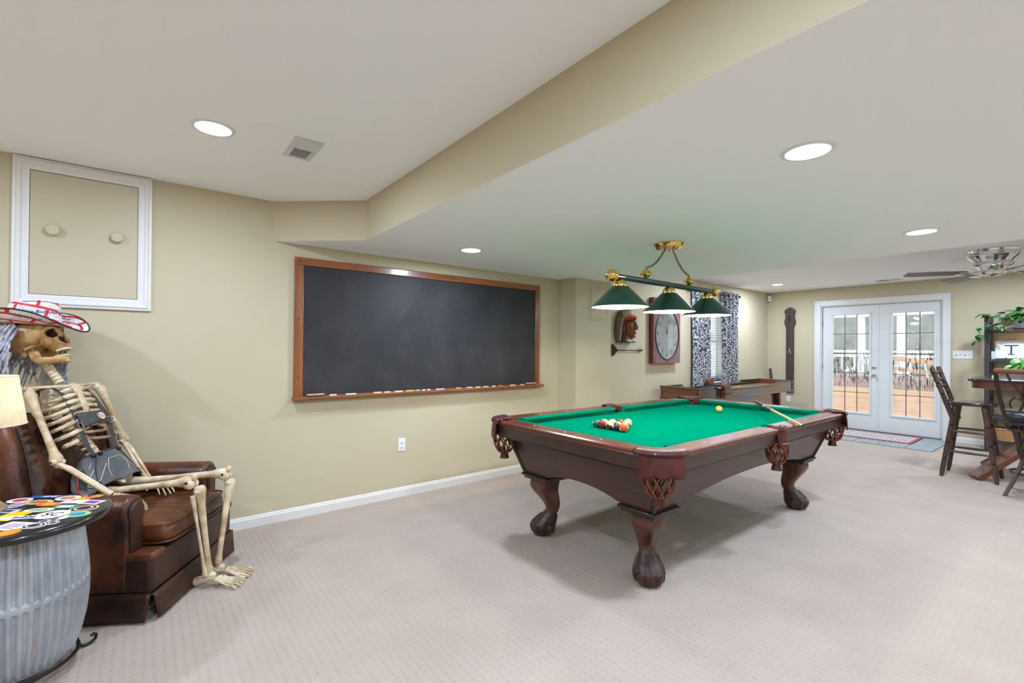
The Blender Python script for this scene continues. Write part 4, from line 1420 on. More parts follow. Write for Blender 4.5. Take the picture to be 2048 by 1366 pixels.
for x, s in ((xl, -1), (xr, 1)):
    obj('end_ball', G().ell((x + s * 0.030, 0, zbar + 0.004), 0.042, 24, 16).tube([(x + s * 0.001, 0, zbar), (x - s * 0.012, 0, zbar)], 0.024, 16), M_brass, PL)
for x, cxn in ((2.762 - 3.048, -0.045), (3.318 - 3.048, 0.045)):
    obj('hanger', G().lathe([(0.006, 0.012), (0.012, 0.020), (0.026, 0.034), (0.040, 0.046), (0.041, 0.050), (0.028, 0.064), (0.014, 0.078), (0.008, 0.092), (0.004, 0.096)], 20, (x, 0, zbar)), M_brass, PL)
    p0, p1 = Vector((x, 0, zbar + 0.095)), Vector((cxn, 0, -0.036))
    nl = 13
    g = G()
    for k in range(nl):
        f = (k + 0.5) / nl
        c = p0.lerp(p1, f) + Vector((0, 0, -0.035 * sin(f * pi)))
        c2 = p0.lerp(p1, f + 0.02) + Vector((0, 0, -0.035 * sin((f + 0.02) * pi)))
        d = (c2 - c).normalized()
        s_ = Vector((0, 1, 0)) if k % 2 else d.cross(Vector((0, 1, 0))).normalized()
        ll = (p1 - p0).length / nl * 0.68
        g.tube([c + d * (ll * cos(a)) + s_ * (0.0085 * sin(a)) for a in [2 * pi * i / 10 for i in range(10)]], 0.0022, 5, closed=True)
    obj('chain', g, pmat('antique_brass_chain', (150, 128, 84), 0.3, 0.9), PL)
    cord = [p0.lerp(p1, f / 10) + Vector((0, 0.004 * sin(f * 2), -0.035 * sin(f / 10 * pi))) for f in range(11)]
    obj('cord', G().tube(cord, 0.0025, 5), pmat('brown_cord', (92, 74, 50), 0.6), PL)
for x in (2.478, 3.045, 3.585):
    sh = bpy.data.objects.new('lamp_shade', None)
    COL.objects.link(sh)
    sh.parent = PL
    sh.location = (x - 3.048, 0, zbar)
    rz = [(0.052, -0.062), (0.060, -0.068), (0.120, -0.128), (0.188, -0.198)]
    obj('shade_outside', G().lathe(rz, 48, cap=False), M_green, sh, fix=False)
    obj('shade_inside', G().lathe([(r - 0.0025, z - 0.0012) for r, z in rz], 48, cap=False), M_shadein, sh, fix=False)
    obj('rim', G().tube([(0.188 * cos(a), 0.188 * sin(a), -0.1985) for a in [2 * pi * k / 48 for k in range(48)]], 0.003, 6, closed=True), M_green, sh)
    obj('socket_cup', G().lathe([(0.014, -0.016), (0.030, -0.020), (0.040, -0.030), (0.046, -0.050), (0.046, -0.058), (0.054, -0.062), (0.054, -0.070), (0.02, -0.074)], 32), M_brass, sh)
    g = G()
    for k in range(14):
        a = 2 * pi * k / 14
        g.ell((0.053 * cos(a), 0.053 * sin(a), -0.066), 0.005, 8, 6)
    obj('gallery_beads', g, M_brass, sh)
    obj('bulb', G().lathe([(0.013, -0.074), (0.015, -0.090), (0.028, -0.115), (0.030, -0.130), (0.022, -0.150), (0.001, -0.158)], 20), M_bulb, sh)
    ld = bpy.data.lights.new('pool_lamp_light', 'POINT')
    ld.energy = 9.0
    ld.shadow_soft_size = 0.03
    ld.color = (1.0, 0.93, 0.82)
    lo = bpy.data.objects.new('pool_lamp_light', ld)
    COL.objects.link(lo)
    lo.parent = sh
    lo.location = (0, 0, -0.172)

# ================================================================== ARMCHAIR  (local: +x forward, +y its left, origin under the front edge)
CO, CA = Vector((0.25, 3.09, 0)), rad(-32)
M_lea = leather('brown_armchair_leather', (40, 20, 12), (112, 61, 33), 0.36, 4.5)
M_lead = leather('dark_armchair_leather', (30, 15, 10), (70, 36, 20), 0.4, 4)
AC = thing('leather_armchair', 'worn brown leather armchair that the skeleton sits in', 'armchair', tuple(CO), CA)
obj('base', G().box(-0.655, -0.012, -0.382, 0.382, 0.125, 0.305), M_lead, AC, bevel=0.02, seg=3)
for pts in (((-0.004, -0.388), (-0.004, 0.388)), ((-0.66, 0.388), (-0.66, -0.388)), ((-0.004, 0.388), (-0.66, 0.388)), ((-0.66, -0.388), (-0.004, -0.388))):
    (xa, ya), (xb, yb) = pts
    d = Vector((xb - xa, yb - ya, 0)).normalized()
    nr = Vector((d.y, -d.x, 0))
    def sk(u, v):
        p = Vector((xa, ya, 0)).lerp(Vector((xb, yb, 0)), 0.012 + 0.976 * u)
        fl = 0.016 * (1 - v)
        e = min(u, 1 - u)
        p -= d * (0.012 * (1 - v) * (1 if u > 0.97 else (-1 if u < 0.03 else 0)))
        return p + nr * (fl + 0.003 * sin(u * 14)) + Vector((0, 0, 0.012 + 0.120 * v))
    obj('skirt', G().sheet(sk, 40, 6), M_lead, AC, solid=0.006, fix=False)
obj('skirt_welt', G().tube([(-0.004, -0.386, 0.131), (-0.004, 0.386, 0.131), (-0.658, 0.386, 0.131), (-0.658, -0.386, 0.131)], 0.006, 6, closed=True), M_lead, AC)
def arm(s):
    prof = [(0.275, 0.295), (0.275, 0.47)]
    for k in range(15):
        a = rad(-25 + 225 * k / 14)
        prof.append((0.338 + 0.073 * cos(pi - a), 0.512 + 0.073 * sin(a)))
    prof += [(0.384, 0.45), (0.384, 0.13)]
    prof = [(s * y, z) for y, z in prof]
    e = obj('arm', G().prism(prof, -0.645, -0.115, 'x'), M_lea, AC, bevel=0.018, seg=3, ang=50)
    ins = []
    for k in range(13):
        a = rad(-10 + 200 * k / 12)
        ins.append((s * (0.338 + 0.046 * cos(pi - a)), 0.508 + 0.048 * sin(a)))
    ins += [(s * 0.372, 0.47), (s * 0.368, 0.315), (s * 0.300, 0.315), (s * 0.300, 0.46)]
    obj('arm_front_panel', G().prism(ins, -0.118, -0.100, 'x'), M_lead, e, bevel=0.006, seg=2)
    obj('arm_welt', G().tube([(-0.112, y, z) for y, z in ins], 0.006, 6, closed=True), M_lead, e)
    g = G()
    for k in range(16):
        f = k / 15
        g.ell((-0.106, s * 0.384, 0.14 + 0.36 * f), 0.004, 6, 5)
arm(-1)
arm(1)
obj('base_ledge', G().box(-0.13, -0.006, -0.384, -0.285, 0.285, 0.322), M_lea, AC, bevel=0.012, seg=3)
obj('base_ledge', G().box(-0.13, -0.006, 0.285, 0.384, 0.285, 0.322), M_lea, AC, bevel=0.012, seg=3)
# seat cushion: rounded, crowned
def cush(g, x0, x1, y0, y1, z0, z1, crown, r):
    n = 14
    def top(u, v, zz, sg):
        x, y = x0 + (x1 - x0) * u, y0 + (y1 - y0) * v
        e = (1 - (2 * u - 1) ** 6) * (1 - (2 * v - 1) ** 6)
        return Vector((x, y, zz + sg * crown * e))
    ring = []
    def pt(th, ph):
        # superellipsoid
        cx_, cy_, cz_ = (x0 + x1) / 2, (y0 + y1) / 2, (z0 + z1) / 2
        def sg(v, p):
            return math.copysign(abs(v) ** p, v)
        return Vector((cx_ + (x1 - x0) / 2 * sg(cos(ph), 0.35) * sg(cos(th), 0.22), cy_ + (y1 - y0) / 2 * sg(cos(ph), 0.35) * sg(sin(th), 0.22), cz_ + (z1 - z0) / 2 * sg(sin(ph), 0.75)))
    g.sheet(lambda u, v: pt(2 * pi * u, -pi / 2 + pi * v), 64, 21, cu=True)
    return g
obj('seat_cushion', cush(G(), -0.635, 0.012, -0.288, 0.288, 0.300, 0.442, 0, 0), M_lea, AC, ang=80)
for z in (0.418, 0.330):
    ring = []
    for k in range(60):
        th = 2 * pi * k / 60
        sg = lambda v, p: math.copysign(abs(v) ** p, v)
        ring.append((-0.304 + 0.312 * sg(cos(th), 0.22), 0.284 * sg(sin(th), 0.22), z))
    obj('cushion_welt', G().tube(ring, 0.006, 6, closed=True), M_lea, AC)
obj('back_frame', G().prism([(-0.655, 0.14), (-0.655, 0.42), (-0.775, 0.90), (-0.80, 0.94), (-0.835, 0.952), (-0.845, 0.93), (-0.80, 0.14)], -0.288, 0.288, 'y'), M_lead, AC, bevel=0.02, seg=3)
g = G()
g.X = Matrix.Translation((-0.705, 0, 0.675)) @ Matrix.Rotation(rad(-20), 4, 'Y') @ Matrix.Rotation(rad(90), 4, 'Y')
cush(g, -0.275, 0.255, -0.255, 0.255, -0.060, 0.060, 0, 0)
obj('back_cushion', g, M_lea, AC, ang=80)
for s in (-1, 1):
    pts = [(-0.655, s * 0.300, 0.42), (-0.665, s * 0.300, 0.50), (-0.680, s * 0.300, 0.62), (-0.712, s * 0.298, 0.80), (-0.745, s * 0.290, 0.90), (-0.790, s * 0.280, 0.935)]
    obj('wing', G().tube(pts, [0.050, 0.056, 0.056, 0.052, 0.044, 0.026], 18), M_lea, AC, ang=70)
    obj('wing_welt', G().tube([(-0.612, s * 0.262, 0.50), (-0.628, s * 0.262, 0.62), (-0.664, s * 0.260, 0.80), (-0.700, s * 0.258, 0.90)], 0.006, 6), M_lead, AC)

# ================================================================== SKELETON  (same local frame)
def bone_mat(name, c1, c2, sc=9):
    m, n, l, b = mk(name)
    v = coords(n, l)
    f = noise(n, l, v, sc, 5, 0.65, 0.5)
    l.new(ramp(n, l, f, [(0.34, lin(c1)), (0.62, lin(c2))]), b.inputs['Base Color'])
    b.inputs['Roughness'].default_value = 0.5
    bumpn(n, l, b, noise(n, l, v, 60, 4), 0.25, 0.004)
    return m
M_bone = bone_mat('aged_bone', (164, 128, 82), (222, 204, 172))
M_skull = bone_mat('amber_stained_skull', (150, 98, 42), (206, 168, 112), 14)
M_tooth = pmat('ivory_teeth', (224, 204, 164), 0.35)
M_socket = pmat('umber_socket_shade', (92, 56, 22), 0.7, col2=(60, 36, 16), nscale=30)  # shade inside the skull openings, put into the colour
SK = thing('skeleton', 'life-size bone skeleton sitting in the leather armchair', 'skeleton', tuple(CO), CA)
ax_, nx_ = Vector((-0.42, 0, 0.907)), Vector((0.907, 0, 0.42))
L1 = Vector((-0.53, 0, 0.71))
def PN(a, n, y=0.0):
    return L1 + ax_ * a + nx_ * n + Vector((0, y, 0))
def sp_n(a):
    t = [(-0.10, 0.03), (0.0, 0.0), (0.10, -0.022), (0.18, -0.055), (0.27, -0.082), (0.36, -0.060), (0.43, -0.008), (0.47, 0.010), (0.56, -0.01)]
    for (a0, n0), (a1, n1) in zip(t[:-1], t[1:]):
        if a0 <= a <= a1:
            return n0 + (n1 - n0) * (a - a0) / (a1 - a0)
    return 0
# spine: one vertebra each
a = -0.07
k = 0
while a < 0.425:
    r = 0.026 if a < 0.14 else 0.020 - 0.006 * min(1, (a - 0.14) / 0.28)
    h = 0.034 if a < 0.14 else 0.026
    p, q = PN(a, sp_n(a)), PN(a + h, sp_n(a + h))
    g = G().tube([p, p.lerp(q, .15), p.lerp(q, .5), p.lerp(q, .8), p.lerp(q, .88)], [r * .92, r, r * .82, r, r * .9], 14)
    mid = p.lerp(q, .5)
    g.tube([mid - nx_ * 0.01, mid - nx_ * (r + 0.030) - ax_ * 0.012], [0.008, 0.006], 6)
    for s in (-1, 1):
        g.tube([mid, mid + Vector((0, s * (r + 0.020), 0)) - nx_ * 0.012], [0.008, 0.005], 6)
    obj('vertebra', g, M_bone, SK)
    a += h
    k += 1
# neck
nb, nt = PN(0.425, 0.0), Vector((-0.792, 0, 1.215))
for k in range(7):
    p, q = nb.lerp(nt, k / 7), nb.lerp(nt, (k + 1) / 7)
    obj('vertebra', G().tube([p, p.lerp(q, .2), p.lerp(q, .5), p.lerp(q, .85)], [0.0185, 0.023, 0.0185, 0.022], 14), M_bone, SK)
# sternum
g = G()
g.tube([PN(0.398, 0.050), PN(0.385, 0.058), PN(0.350, 0.062), PN(0.335, 0.061), PN(0.29, 0.062), PN(0.255, 0.058), PN(0.235, 0.055), PN(0.205, 0.045)], [0.020, 0.030, 0.027, 0.018, 0.021, 0.022, 0.016, 0.006], 14, flat=0.38, up=nx_)
obj('sternum', g, M_bone, SK)
wd = [0.074, 0.108, 0.130, 0.146, 0.156, 0.160, 0.158, 0.146]
for i in range(8):
    for s in (-1, 1):
        a_s = 0.414 - 0.043 * i
        a_f = (0.382 - 0.034 * i) if i < 6 else (0.158 - 0.050 * (i - 6))
        yf = 0.018 if i < 6 else (0.036, 0.080)[i - 6]
        end = 1.0 if i < 7 else 0.86
        nf = 0.055 if i < 6 else 0.052 - 0.004 * (i - 6)
        ns_ = sp_n(a_s)
        pts, rs = [], []
        for q in range(19):
            f = q / 18 * end
            th = pi * f
            y = wd[i] * sin(th) ** 0.75 * (1.0) + yf * f ** 3
            nn = ns_ + (nf - ns_) * (0.5 - 0.5 * cos(th)) - 0.030 * sin(th) * (1 - f) + 0.012 * sin(th) * f
            aa = a_s + (a_f - a_s) * f - 0.030 * sin(th * 0.9)
            pts.append(PN(aa, nn, s * y))
            rs.append(0.0070 if f < .7 else 0.0070 + 0.0018 * sin((f - .7) / .3 * pi))
        obj('rib', G().tube(pts, rs, 8, flat=1.25, up=ax_), M_bone, SK)
# costal margin
for s in (-1, 1):
    obj('costal_cartilage', G().tube([PN(0.212, 0.052, s * 0.012), PN(0.190, 0.053, s * 0.034), PN(0.150, 0.05, s * 0.062), PN(0.110, 0.045, s * 0.090)], [0.006, 0.007, 0.007, 0.005], 8), M_bone, SK)
SHO = {-1: Vector((-0.712, -0.178, 1.058)), 1: Vector((-0.640, 0.178, 1.058))}
ELB = {-1: Vector((-0.531, -0.240, 0.728)), 1: Vector((-0.549, 0.240, 0.742))}
WRI = {-1: Vector((-0.318, -0.195, 0.552)), 1: Vector((-0.375, 0.168, 0.538))}
HND = {-1: Vector((-0.140, -0.115, 0.470)), 1: Vector((-0.185, 0.105, 0.470))}
for s in (-1, 1):
    # clavicle + scapula
    c0 = PN(0.388, 0.045, s * 0.018)
    sh = SHO[s]
    obj('clavicle', G().tube([c0, c0.lerp(sh, .35) + Vector((0.018, 0, 0.012)), c0.lerp(sh, .7) + Vector((-0.006, 0, 0.020)), sh + Vector((-0.015, 0, 0.022))], [0.010, 0.007, 0.007, 0.010], 8), M_bone, SK)
    c = PN(0.30, -0.105, s * 0.095)
    g = G().add([PN(0.385, -0.075, s * 0.060), sh + Vector((-0.03, -s * 0.02, 0.0)), PN(0.33, -0.075, s * 0.150), PN(0.20, -0.11, s * 0.085), PN(0.34, -0.115, s * 0.055)], [(0, 1, 2), (0, 2, 3), (0, 3, 4)])
    obj('scapula', g, M_bone, SK, solid=0.007, bevel=0.003, fix=False)
    obj('scapula_spine', G().tube([PN(0.345, -0.10, s * 0.06), sh + Vector((-0.045, 0, 0.012)), sh + Vector((-0.012, s * 0.006, 0.026))], [0.005, 0.009, 0.011], 8), M_bone, SK)
    # humerus
    e = ELB[s]
    d = (e - sh).normalized()
    side = d.cross(Vector((0, 1, 0))).normalized()
    g = G().tube([sh - d * 0.010, sh + d * 0.012, sh + d * 0.040, sh.lerp(e, .3), sh.lerp(e, .62), e - d * 0.055, e - d * 0.018, e + d * 0.004], [0.018, 0.027, 0.021, 0.0155, 0.0145, 0.018, 0.027, 0.016], 12)
    g.ell(sh + Vector((-0.012, -s * 0.012, 0.006)), 0.022, 12, 8)
    yd = d.cross(side)
    g.ell(e + yd * 0.022, (0.015, 0.013, 0.015), 10, 8).ell(e - yd * 0.022, (0.016, 0.014, 0.016), 10, 8)
    obj('humerus', g, M_bone, SK)
    obj('pivot_screw', G().tube([e - yd * 0.040, e + yd * 0.040], 0.0045, 8), M_iron, SK)
    # forearm: radius and ulna
    w = WRI[s]
    fd = (w - e).normalized()
    fs_ = fd.cross(Vector((0, 0, 1))).normalized()
    up_ = fs_.cross(fd).normalized()
    obj('ulna', G().tube([e - fd * 0.024 - up_ * 0.004, e + fd * 0.012 - up_ * 0.012, e.lerp(w, .2) - fs_ * 0.010, e.lerp(w, .6) - fs_ * 0.013, e.lerp(w, .93) - fs_ * 0.013, w - fs_ * 0.013], [0.014, 0.016, 0.0105, 0.0085, 0.008, 0.010], 10), M_bone, SK)
    obj('radius', G().tube([e + fd * 0.018 + fs_ * 0.010, e + fd * 0.034 + fs_ * 0.012, e.lerp(w, .3) + fs_ * 0.010, e.lerp(w, .65) + fs_ * 0.012, e.lerp(w, .94) + fs_ * 0.009, w + fs_ * 0.006], [0.012, 0.009, 0.0085, 0.009, 0.013, 0.014], 10), M_bone, SK)
    # hand: carpals, five metacarpals and fingers
    h = HND[s]
    hd = (h - w)
    hd.z = min(0, hd.z)
    hd.normalize()
    hs = hd.cross(Vector((0, 0, 1))).normalized()
    hu = hs.cross(hd).normalized()
    hand = bpy.data.objects.new('hand', None)
    COL.objects.link(hand)
    hand.parent = SK
    g = G()
    for i in range(4):
        g.ell(w + hd * 0.014 + hs * (-0.018 + 0.012 * i), (0.008, 0.008, 0.007), 8, 6)
        g.ell(w + hd * 0.028 + hs * (-0.021 + 0.014 * i), (0.008, 0.008, 0.007), 8, 6)
    obj('carpal_bones', g, M_bone, hand)
    lens = (0.080, 0.090, 0.086, 0.068)
    for i in range(4):
        f = -1 + 2 * i / 3
        base = w + hd * 0.036 + hs * (0.022 * f)
        dr = (hd + hs * (0.16 * f)).normalized()
        k1 = base + dr * 0.062 + hu * 0.004
        L_ = lens[i if s > 0 else i]
        tip = [k1]
        ang_ = 0.15
        for ph, fr in enumerate((0.46, 0.31, 0.23)):
            ang_ += 0.22
            tip.append(tip[-1] + (dr * cos(ang_) - hu * sin(ang_)) * (L_ * fr))
        lim = 0.4475
        tip = [Vector((p.x, p.y, max(p.z, lim))) for p in tip]
        obj('metacarpal', G().tube([base, base.lerp(k1, .15), base.lerp(k1, .5), base.lerp(k1, .85), k1], [0.0065, 0.006, 0.0042, 0.006, 0.0065], 8), M_bone, hand)
        g = G()
        for p, q, r in zip(tip[:-1], tip[1:], (0.0052, 0.0046, 0.0040)):
            g.tube([p, p.lerp(q, .2), p.lerp(q, .5), p.lerp(q, .8), q], [r, r * 1.1, r * .75, r, r * .8], 8)
        obj('finger', g, M_bone, hand)
    tb_ = w + hd * 0.024 - hs * (0.026 * -s if True else 0)
    td = (hd * 0.75 + hs * (s * 0.62) - hu * 0.1).normalized()
    t1, t2, t3 = tb_ + td * 0.042, tb_ + td * 0.074 + hd * 0.006, tb_ + td * 0.094 + hd * 0.014
    tt = [Vector((p.x, p.y, max(p.z, 0.448))) for p in (tb_, t1, t2, t3)]
    g = G()
    for p, q, r in zip(tt[:-1], tt[1:], (0.0065, 0.0055, 0.0048)):
        g.tube([p, p.lerp(q, .2), p.lerp(q, .5), p.lerp(q, .8), q], [r, r * 1.05, r * .75, r, r * .8], 8)
    obj('thumb', g, M_bone, hand)
# pelvis
g = G()
for s in (-1, 1):
    def il(u, v):
        th = rad(-70 + 200 * u)
        r = 0.045 + 0.035 * v
        c = Vector((-0.49, s * (0.070 + 0.030 * v), 0.585))
        return c + Vector((r * cos(th) * 0.9, s * 0.012 * v, r * sin(th) * 1.05))
    g.sheet(il, 16, 5)
pv = obj('pelvis', g, M_bone, SK, solid=0.012, fix=False)
obj('sacrum', G().tube([PN(-0.06, 0.02), PN(-0.11, 0.02), PN(-0.17, 0.045), PN(-0.20, 0.07)], [0.045, 0.040, 0.024, 0.008], 12, flat=0.5, up=nx_), M_bone, SK)
# legs
HIP = {-1: Vector((-0.435, -0.095, 0.535)), 1: Vector((-0.435, 0.100, 0.535))}
KNE = {-1: Vector((-0.004, -0.090, 0.578)), 1: Vector((0.062, 0.140, 0.560))}
TIB = {-1: Vector((0.044, -0.090, 0.538)), 1: Vector((0.092, 0.140, 0.515))}
ANK = {-1: Vector((0.082, -0.062, 0.088)), 1: Vector((0.083, 0.030, 0.088))}
FDIR = {-1: Vector((0.99, 0.02, 0)).normalized(), 1: Vector((0.96, 0.26, 0)).normalized()}
for s in (-1, 1):
    hp, kn_, tb_, an = HIP[s], KNE[s], TIB[s], ANK[s]
    d = (kn_ - hp).normalized()
    g = G().tube([hp - d * 0.0, hp + d * 0.03, hp.lerp(kn_, .2), hp.lerp(kn_, .55), hp.lerp(kn_, .85), kn_ - d * 0.028, kn_ - d * 0.002, kn_ + d * 0.020], [0.020, 0.024, 0.0175, 0.0165, 0.020, 0.029, 0.031, 0.016], 14)
    side = d.cross(Vector((0, 0, 1))).normalized()
    for q in (-1, 1):
        g.ell(kn_ + side * (0.021 * q) + Vector((0.006, 0, -0.014)), (0.027, 0.017, 0.025), 14, 10)
    g.ell(hp + Vector((-0.018, -s * 0.02, 0.012)), 0.022, 12, 8)
    obj('femur', g, M_bone, SK)
    obj('patella', G().ell(kn_ + Vector((0.024, 0, 0.024)), (0.013, 0.020, 0.019), 14, 10), M_bone, SK)
    obj('knee_screw', G().tube([kn_ - side * 0.042, kn_ + side * 0.042], 0.006, 10), M_iron, SK)
    td = (an - tb_).normalized()
    ts = td.cross(Vector((1, 0, 0))).normalized()
    g = G().tube([tb_ - td * 0.012, tb_ + td * 0.006, tb_ + td * 0.030, tb_.lerp(an, .2), tb_.lerp(an, .55), tb_.lerp(an, .88), an - td * 0.010, an + td * 0.010], [0.024, 0.030, 0.026, 0.0185, 0.0145, 0.0145, 0.020, 0.015], 14)
    g.ell(tb_ + td * 0.012 - ts * 0.018, (0.018, 0.016, 0.016), 10, 8).ell(tb_ + td * 0.012 + ts * 0.018, (0.018, 0.016, 0.016), 10, 8)
    obj('tibia', g, M_bone, SK)
    f0 = tb_ + td * 0.030 + Vector((-0.020, s * 0.034, 0))
    f1 = an + Vector((-0.006, s * 0.024, -0.020))
    obj('fibula', G().tube([f0, f0.lerp(f1, .06), f0.lerp(f1, .3), f0.lerp(f1, .7), f0.lerp(f1, .93), f1], [0.012, 0.011, 0.0075, 0.0075, 0.011, 0.012], 10), M_bone, SK)
    # foot
    fd = FDIR[s]
    fs_ = Vector((-fd.y, fd.x, 0))
    ft = bpy.data.objects.new('foot', None)
    COL.objects.link(ft)
    ft.parent = SK
    base = Vector((an.x, an.y, 0))
    def F3(x, y, z):
        return base + fd * x + fs_ * y + Vector((0, 0, z))
    obj('heel_bone', G().tube([F3(-0.078, 0, 0.026), F3(-0.064, 0, 0.030), F3(-0.03, 0, 0.042), F3(0.01, 0, 0.052), F3(0.03, 0, 0.042)], [0.014, 0.023, 0.020, 0.022, 0.014], 12), M_bone, ft)
    obj('ankle_bone', G().ell(F3(0.008, 0, 0.062), (0.030, 0.020, 0.018), 12, 8), M_bone, ft)
    g = G()
    for i in range(4):
        g.ell(F3(0.048, -0.022 + 0.015 * i, 0.042 - 0.003 * abs(i - 1)), (0.017, 0.010, 0.013), 10, 7)
    obj('tarsal_bones', g, M_bone, ft)
    order = [0, 1, 2, 3, 4]
    for i in order:
        q = (i - 2) / 2
        yy = -s * q
        st_, kn2 = F3(0.062, -s * q * 0.026, 0.036), F3(0.130 - 0.008 * abs(i - 1), -s * q * 0.044, 0.016)
        big = i == 4
        r = 0.0085 if i == 4 else 0.0058
        obj('metatarsal', G().tube([st_, st_.lerp(kn2, .15), st_.lerp(kn2, .5), st_.lerp(kn2, .85), kn2], [r * 1.2, r * 1.1, r * .75, r, r * 1.15], 8), M_bone, ft)
        tipl = 0.052 if i == 4 else 0.060 - 0.006 * (4 - i)
        p0 = kn2
        p1 = kn2 + fd * (tipl * .45) + fs_ * (-s * q * 0.006) + Vector((0, 0, 0.006))
        p2 = kn2 + fd * (tipl * .78) + fs_ * (-s * q * 0.010) + Vector((0, 0, -0.001))
        p3 = kn2 + fd * (tipl * 1.1) + fs_ * (-s * q * 0.013)
        p3.z = 0.007
        g = G()
        for a_, b_ in ((p0, p1), (p1, p2), (p2, p3)):
            g.tube([a_, a_.lerp(b_, .2), a_.lerp(b_, .5), a_.lerp(b_, .85), b_], [r, r * 1.05, r * .75, r * .95, r * .8], 8)
        obj('toe', g, M_bone, ft)
# ---------------------------------------------------------------- skull
def eval_mesh(g, mods, cutters=()):
    tmp = []
    me = bpy.data.meshes.new('tmp')
    me.from_pydata(g.v, [], g.f)
    me.materials.append(mods['mat'])
    o = bpy.data.objects.new('tmp', me)
    COL.objects.link(o)
    tmp.append(o)
    rm = o.modifiers.new('r', 'REMESH')
    rm.mode = 'VOXEL'
    rm.voxel_size = mods['voxel']
    sm = o.modifiers.new('s', 'SMOOTH')
    sm.iterations = mods.get('smooth', 4)
    sm.factor = 0.6
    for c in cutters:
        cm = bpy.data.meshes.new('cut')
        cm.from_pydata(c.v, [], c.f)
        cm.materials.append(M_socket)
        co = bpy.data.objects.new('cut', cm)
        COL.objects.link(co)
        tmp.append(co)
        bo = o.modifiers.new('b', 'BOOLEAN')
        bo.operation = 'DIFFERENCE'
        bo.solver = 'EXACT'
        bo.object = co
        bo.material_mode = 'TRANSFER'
    s2 = o.modifiers.new('s2', 'SMOOTH')
    s2.iterations = mods.get('post', 1)
    s2.factor = 0.4
    dg = bpy.context.evaluated_depsgraph_get()
    dg.update()
    out = bpy.data.meshes.new_from_object(o.evaluated_get(dg))
    for t_ in tmp:
        bpy.data.objects.remove(t_)
    return out
skg = G()
skg.ell((-0.022, 0, 0.032), (0.098, 0.072, 0.074), 28, 18)
skg.ell((0.030, 0, 0.028), (0.062, 0.058, 0.058), 24, 14)
skg.ell((0.062, 0, -0.022), (0.036, 0.044, 0.052), 20, 14)
skg.ell((0.074, 0, -0.056), (0.032, 0.031, 0.026), 20, 12)
skg.ell((0.073, 0, -0.068), (0.031, 0.030, 0.014), 20, 10)
for s in (-1, 1):
    skg.ell((0.068, s * 0.046, -0.032), (0.022, 0.017, 0.021), 14, 10)
    skg.tube([(0.062, s * 0.050, -0.030), (0.035, s * 0.066, -0.034), (0.005, s * 0.068, -0.036), (-0.02, s * 0.062, -0.034)], [0.011, 0.008, 0.007, 0.010], 10)
    skg.tube([(0.070, s * 0.050, -0.022), (0.070, s * 0.053, 0.000), (0.072, s * 0.050, 0.018)], [0.010, 0.008, 0.010], 10)
    skg.tube([(0.094, s * 0.010, 0.022), (0.090, s * 0.032, 0.026), (0.074, s * 0.050, 0.020)], [0.011, 0.011, 0.009], 10)
    skg.ell((-0.032, s * 0.056, -0.042), (0.014, 0.012, 0.024), 12, 8)
skg.tube([(0.094, 0, 0.020), (0.100, 0, 0.004), (0.104, 0, -0.012)], [0.012, 0.008, 0.006], 10)
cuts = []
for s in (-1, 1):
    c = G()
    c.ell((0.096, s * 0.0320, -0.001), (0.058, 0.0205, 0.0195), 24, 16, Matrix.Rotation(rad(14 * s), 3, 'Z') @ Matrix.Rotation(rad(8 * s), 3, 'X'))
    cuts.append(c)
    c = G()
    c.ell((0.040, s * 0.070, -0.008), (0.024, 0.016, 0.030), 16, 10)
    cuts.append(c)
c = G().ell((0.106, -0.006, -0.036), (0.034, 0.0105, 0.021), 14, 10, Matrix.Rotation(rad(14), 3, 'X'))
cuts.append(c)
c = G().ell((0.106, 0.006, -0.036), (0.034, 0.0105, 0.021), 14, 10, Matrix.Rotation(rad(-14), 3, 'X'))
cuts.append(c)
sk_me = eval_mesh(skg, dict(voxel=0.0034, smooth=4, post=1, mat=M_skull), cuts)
sk_me.shade_smooth()
HEAD = bpy.data.objects.new('skull', None)
COL.objects.link(HEAD)
HEAD.parent = SK
HS = 1.19
HEAD.location = (-0.824, 0, 1.321)
HEAD.rotation_euler = Euler((0, rad(-25), rad(2)), 'XYZ')
HEAD.scale = (HS, HS, HS)
so = bpy.data.objects.new('cranium', sk_me)
COL.objects.link(so)
so.parent = HEAD
# orbits and nose opening carry their shade as the cutters' dark colour
def tooth_row(g, z, dirn, n=14, R0=(0.030, 0.028), cxx=0.072, L_=0.010):
    for k in range(n):
        th = rad(-88 + 176 * k / (n - 1))
        c = Vector((cxx + R0[0] * cos(th), R0[1] * sin(th), z + dirn * L_ / 2))
        fr = abs(k - (n - 1) / 2)
        w = 0.0058 if fr < 2 else 0.0066
        g.cbox(c, (0.0055, w * 0.92, L_ * (1.0 if fr < 3 else 0.85)), Matrix.Rotation(th, 3, 'Z'))
    return g
obj('upper_teeth', tooth_row(G(), -0.074, -1), M_tooth, HEAD, bevel=0.0012)
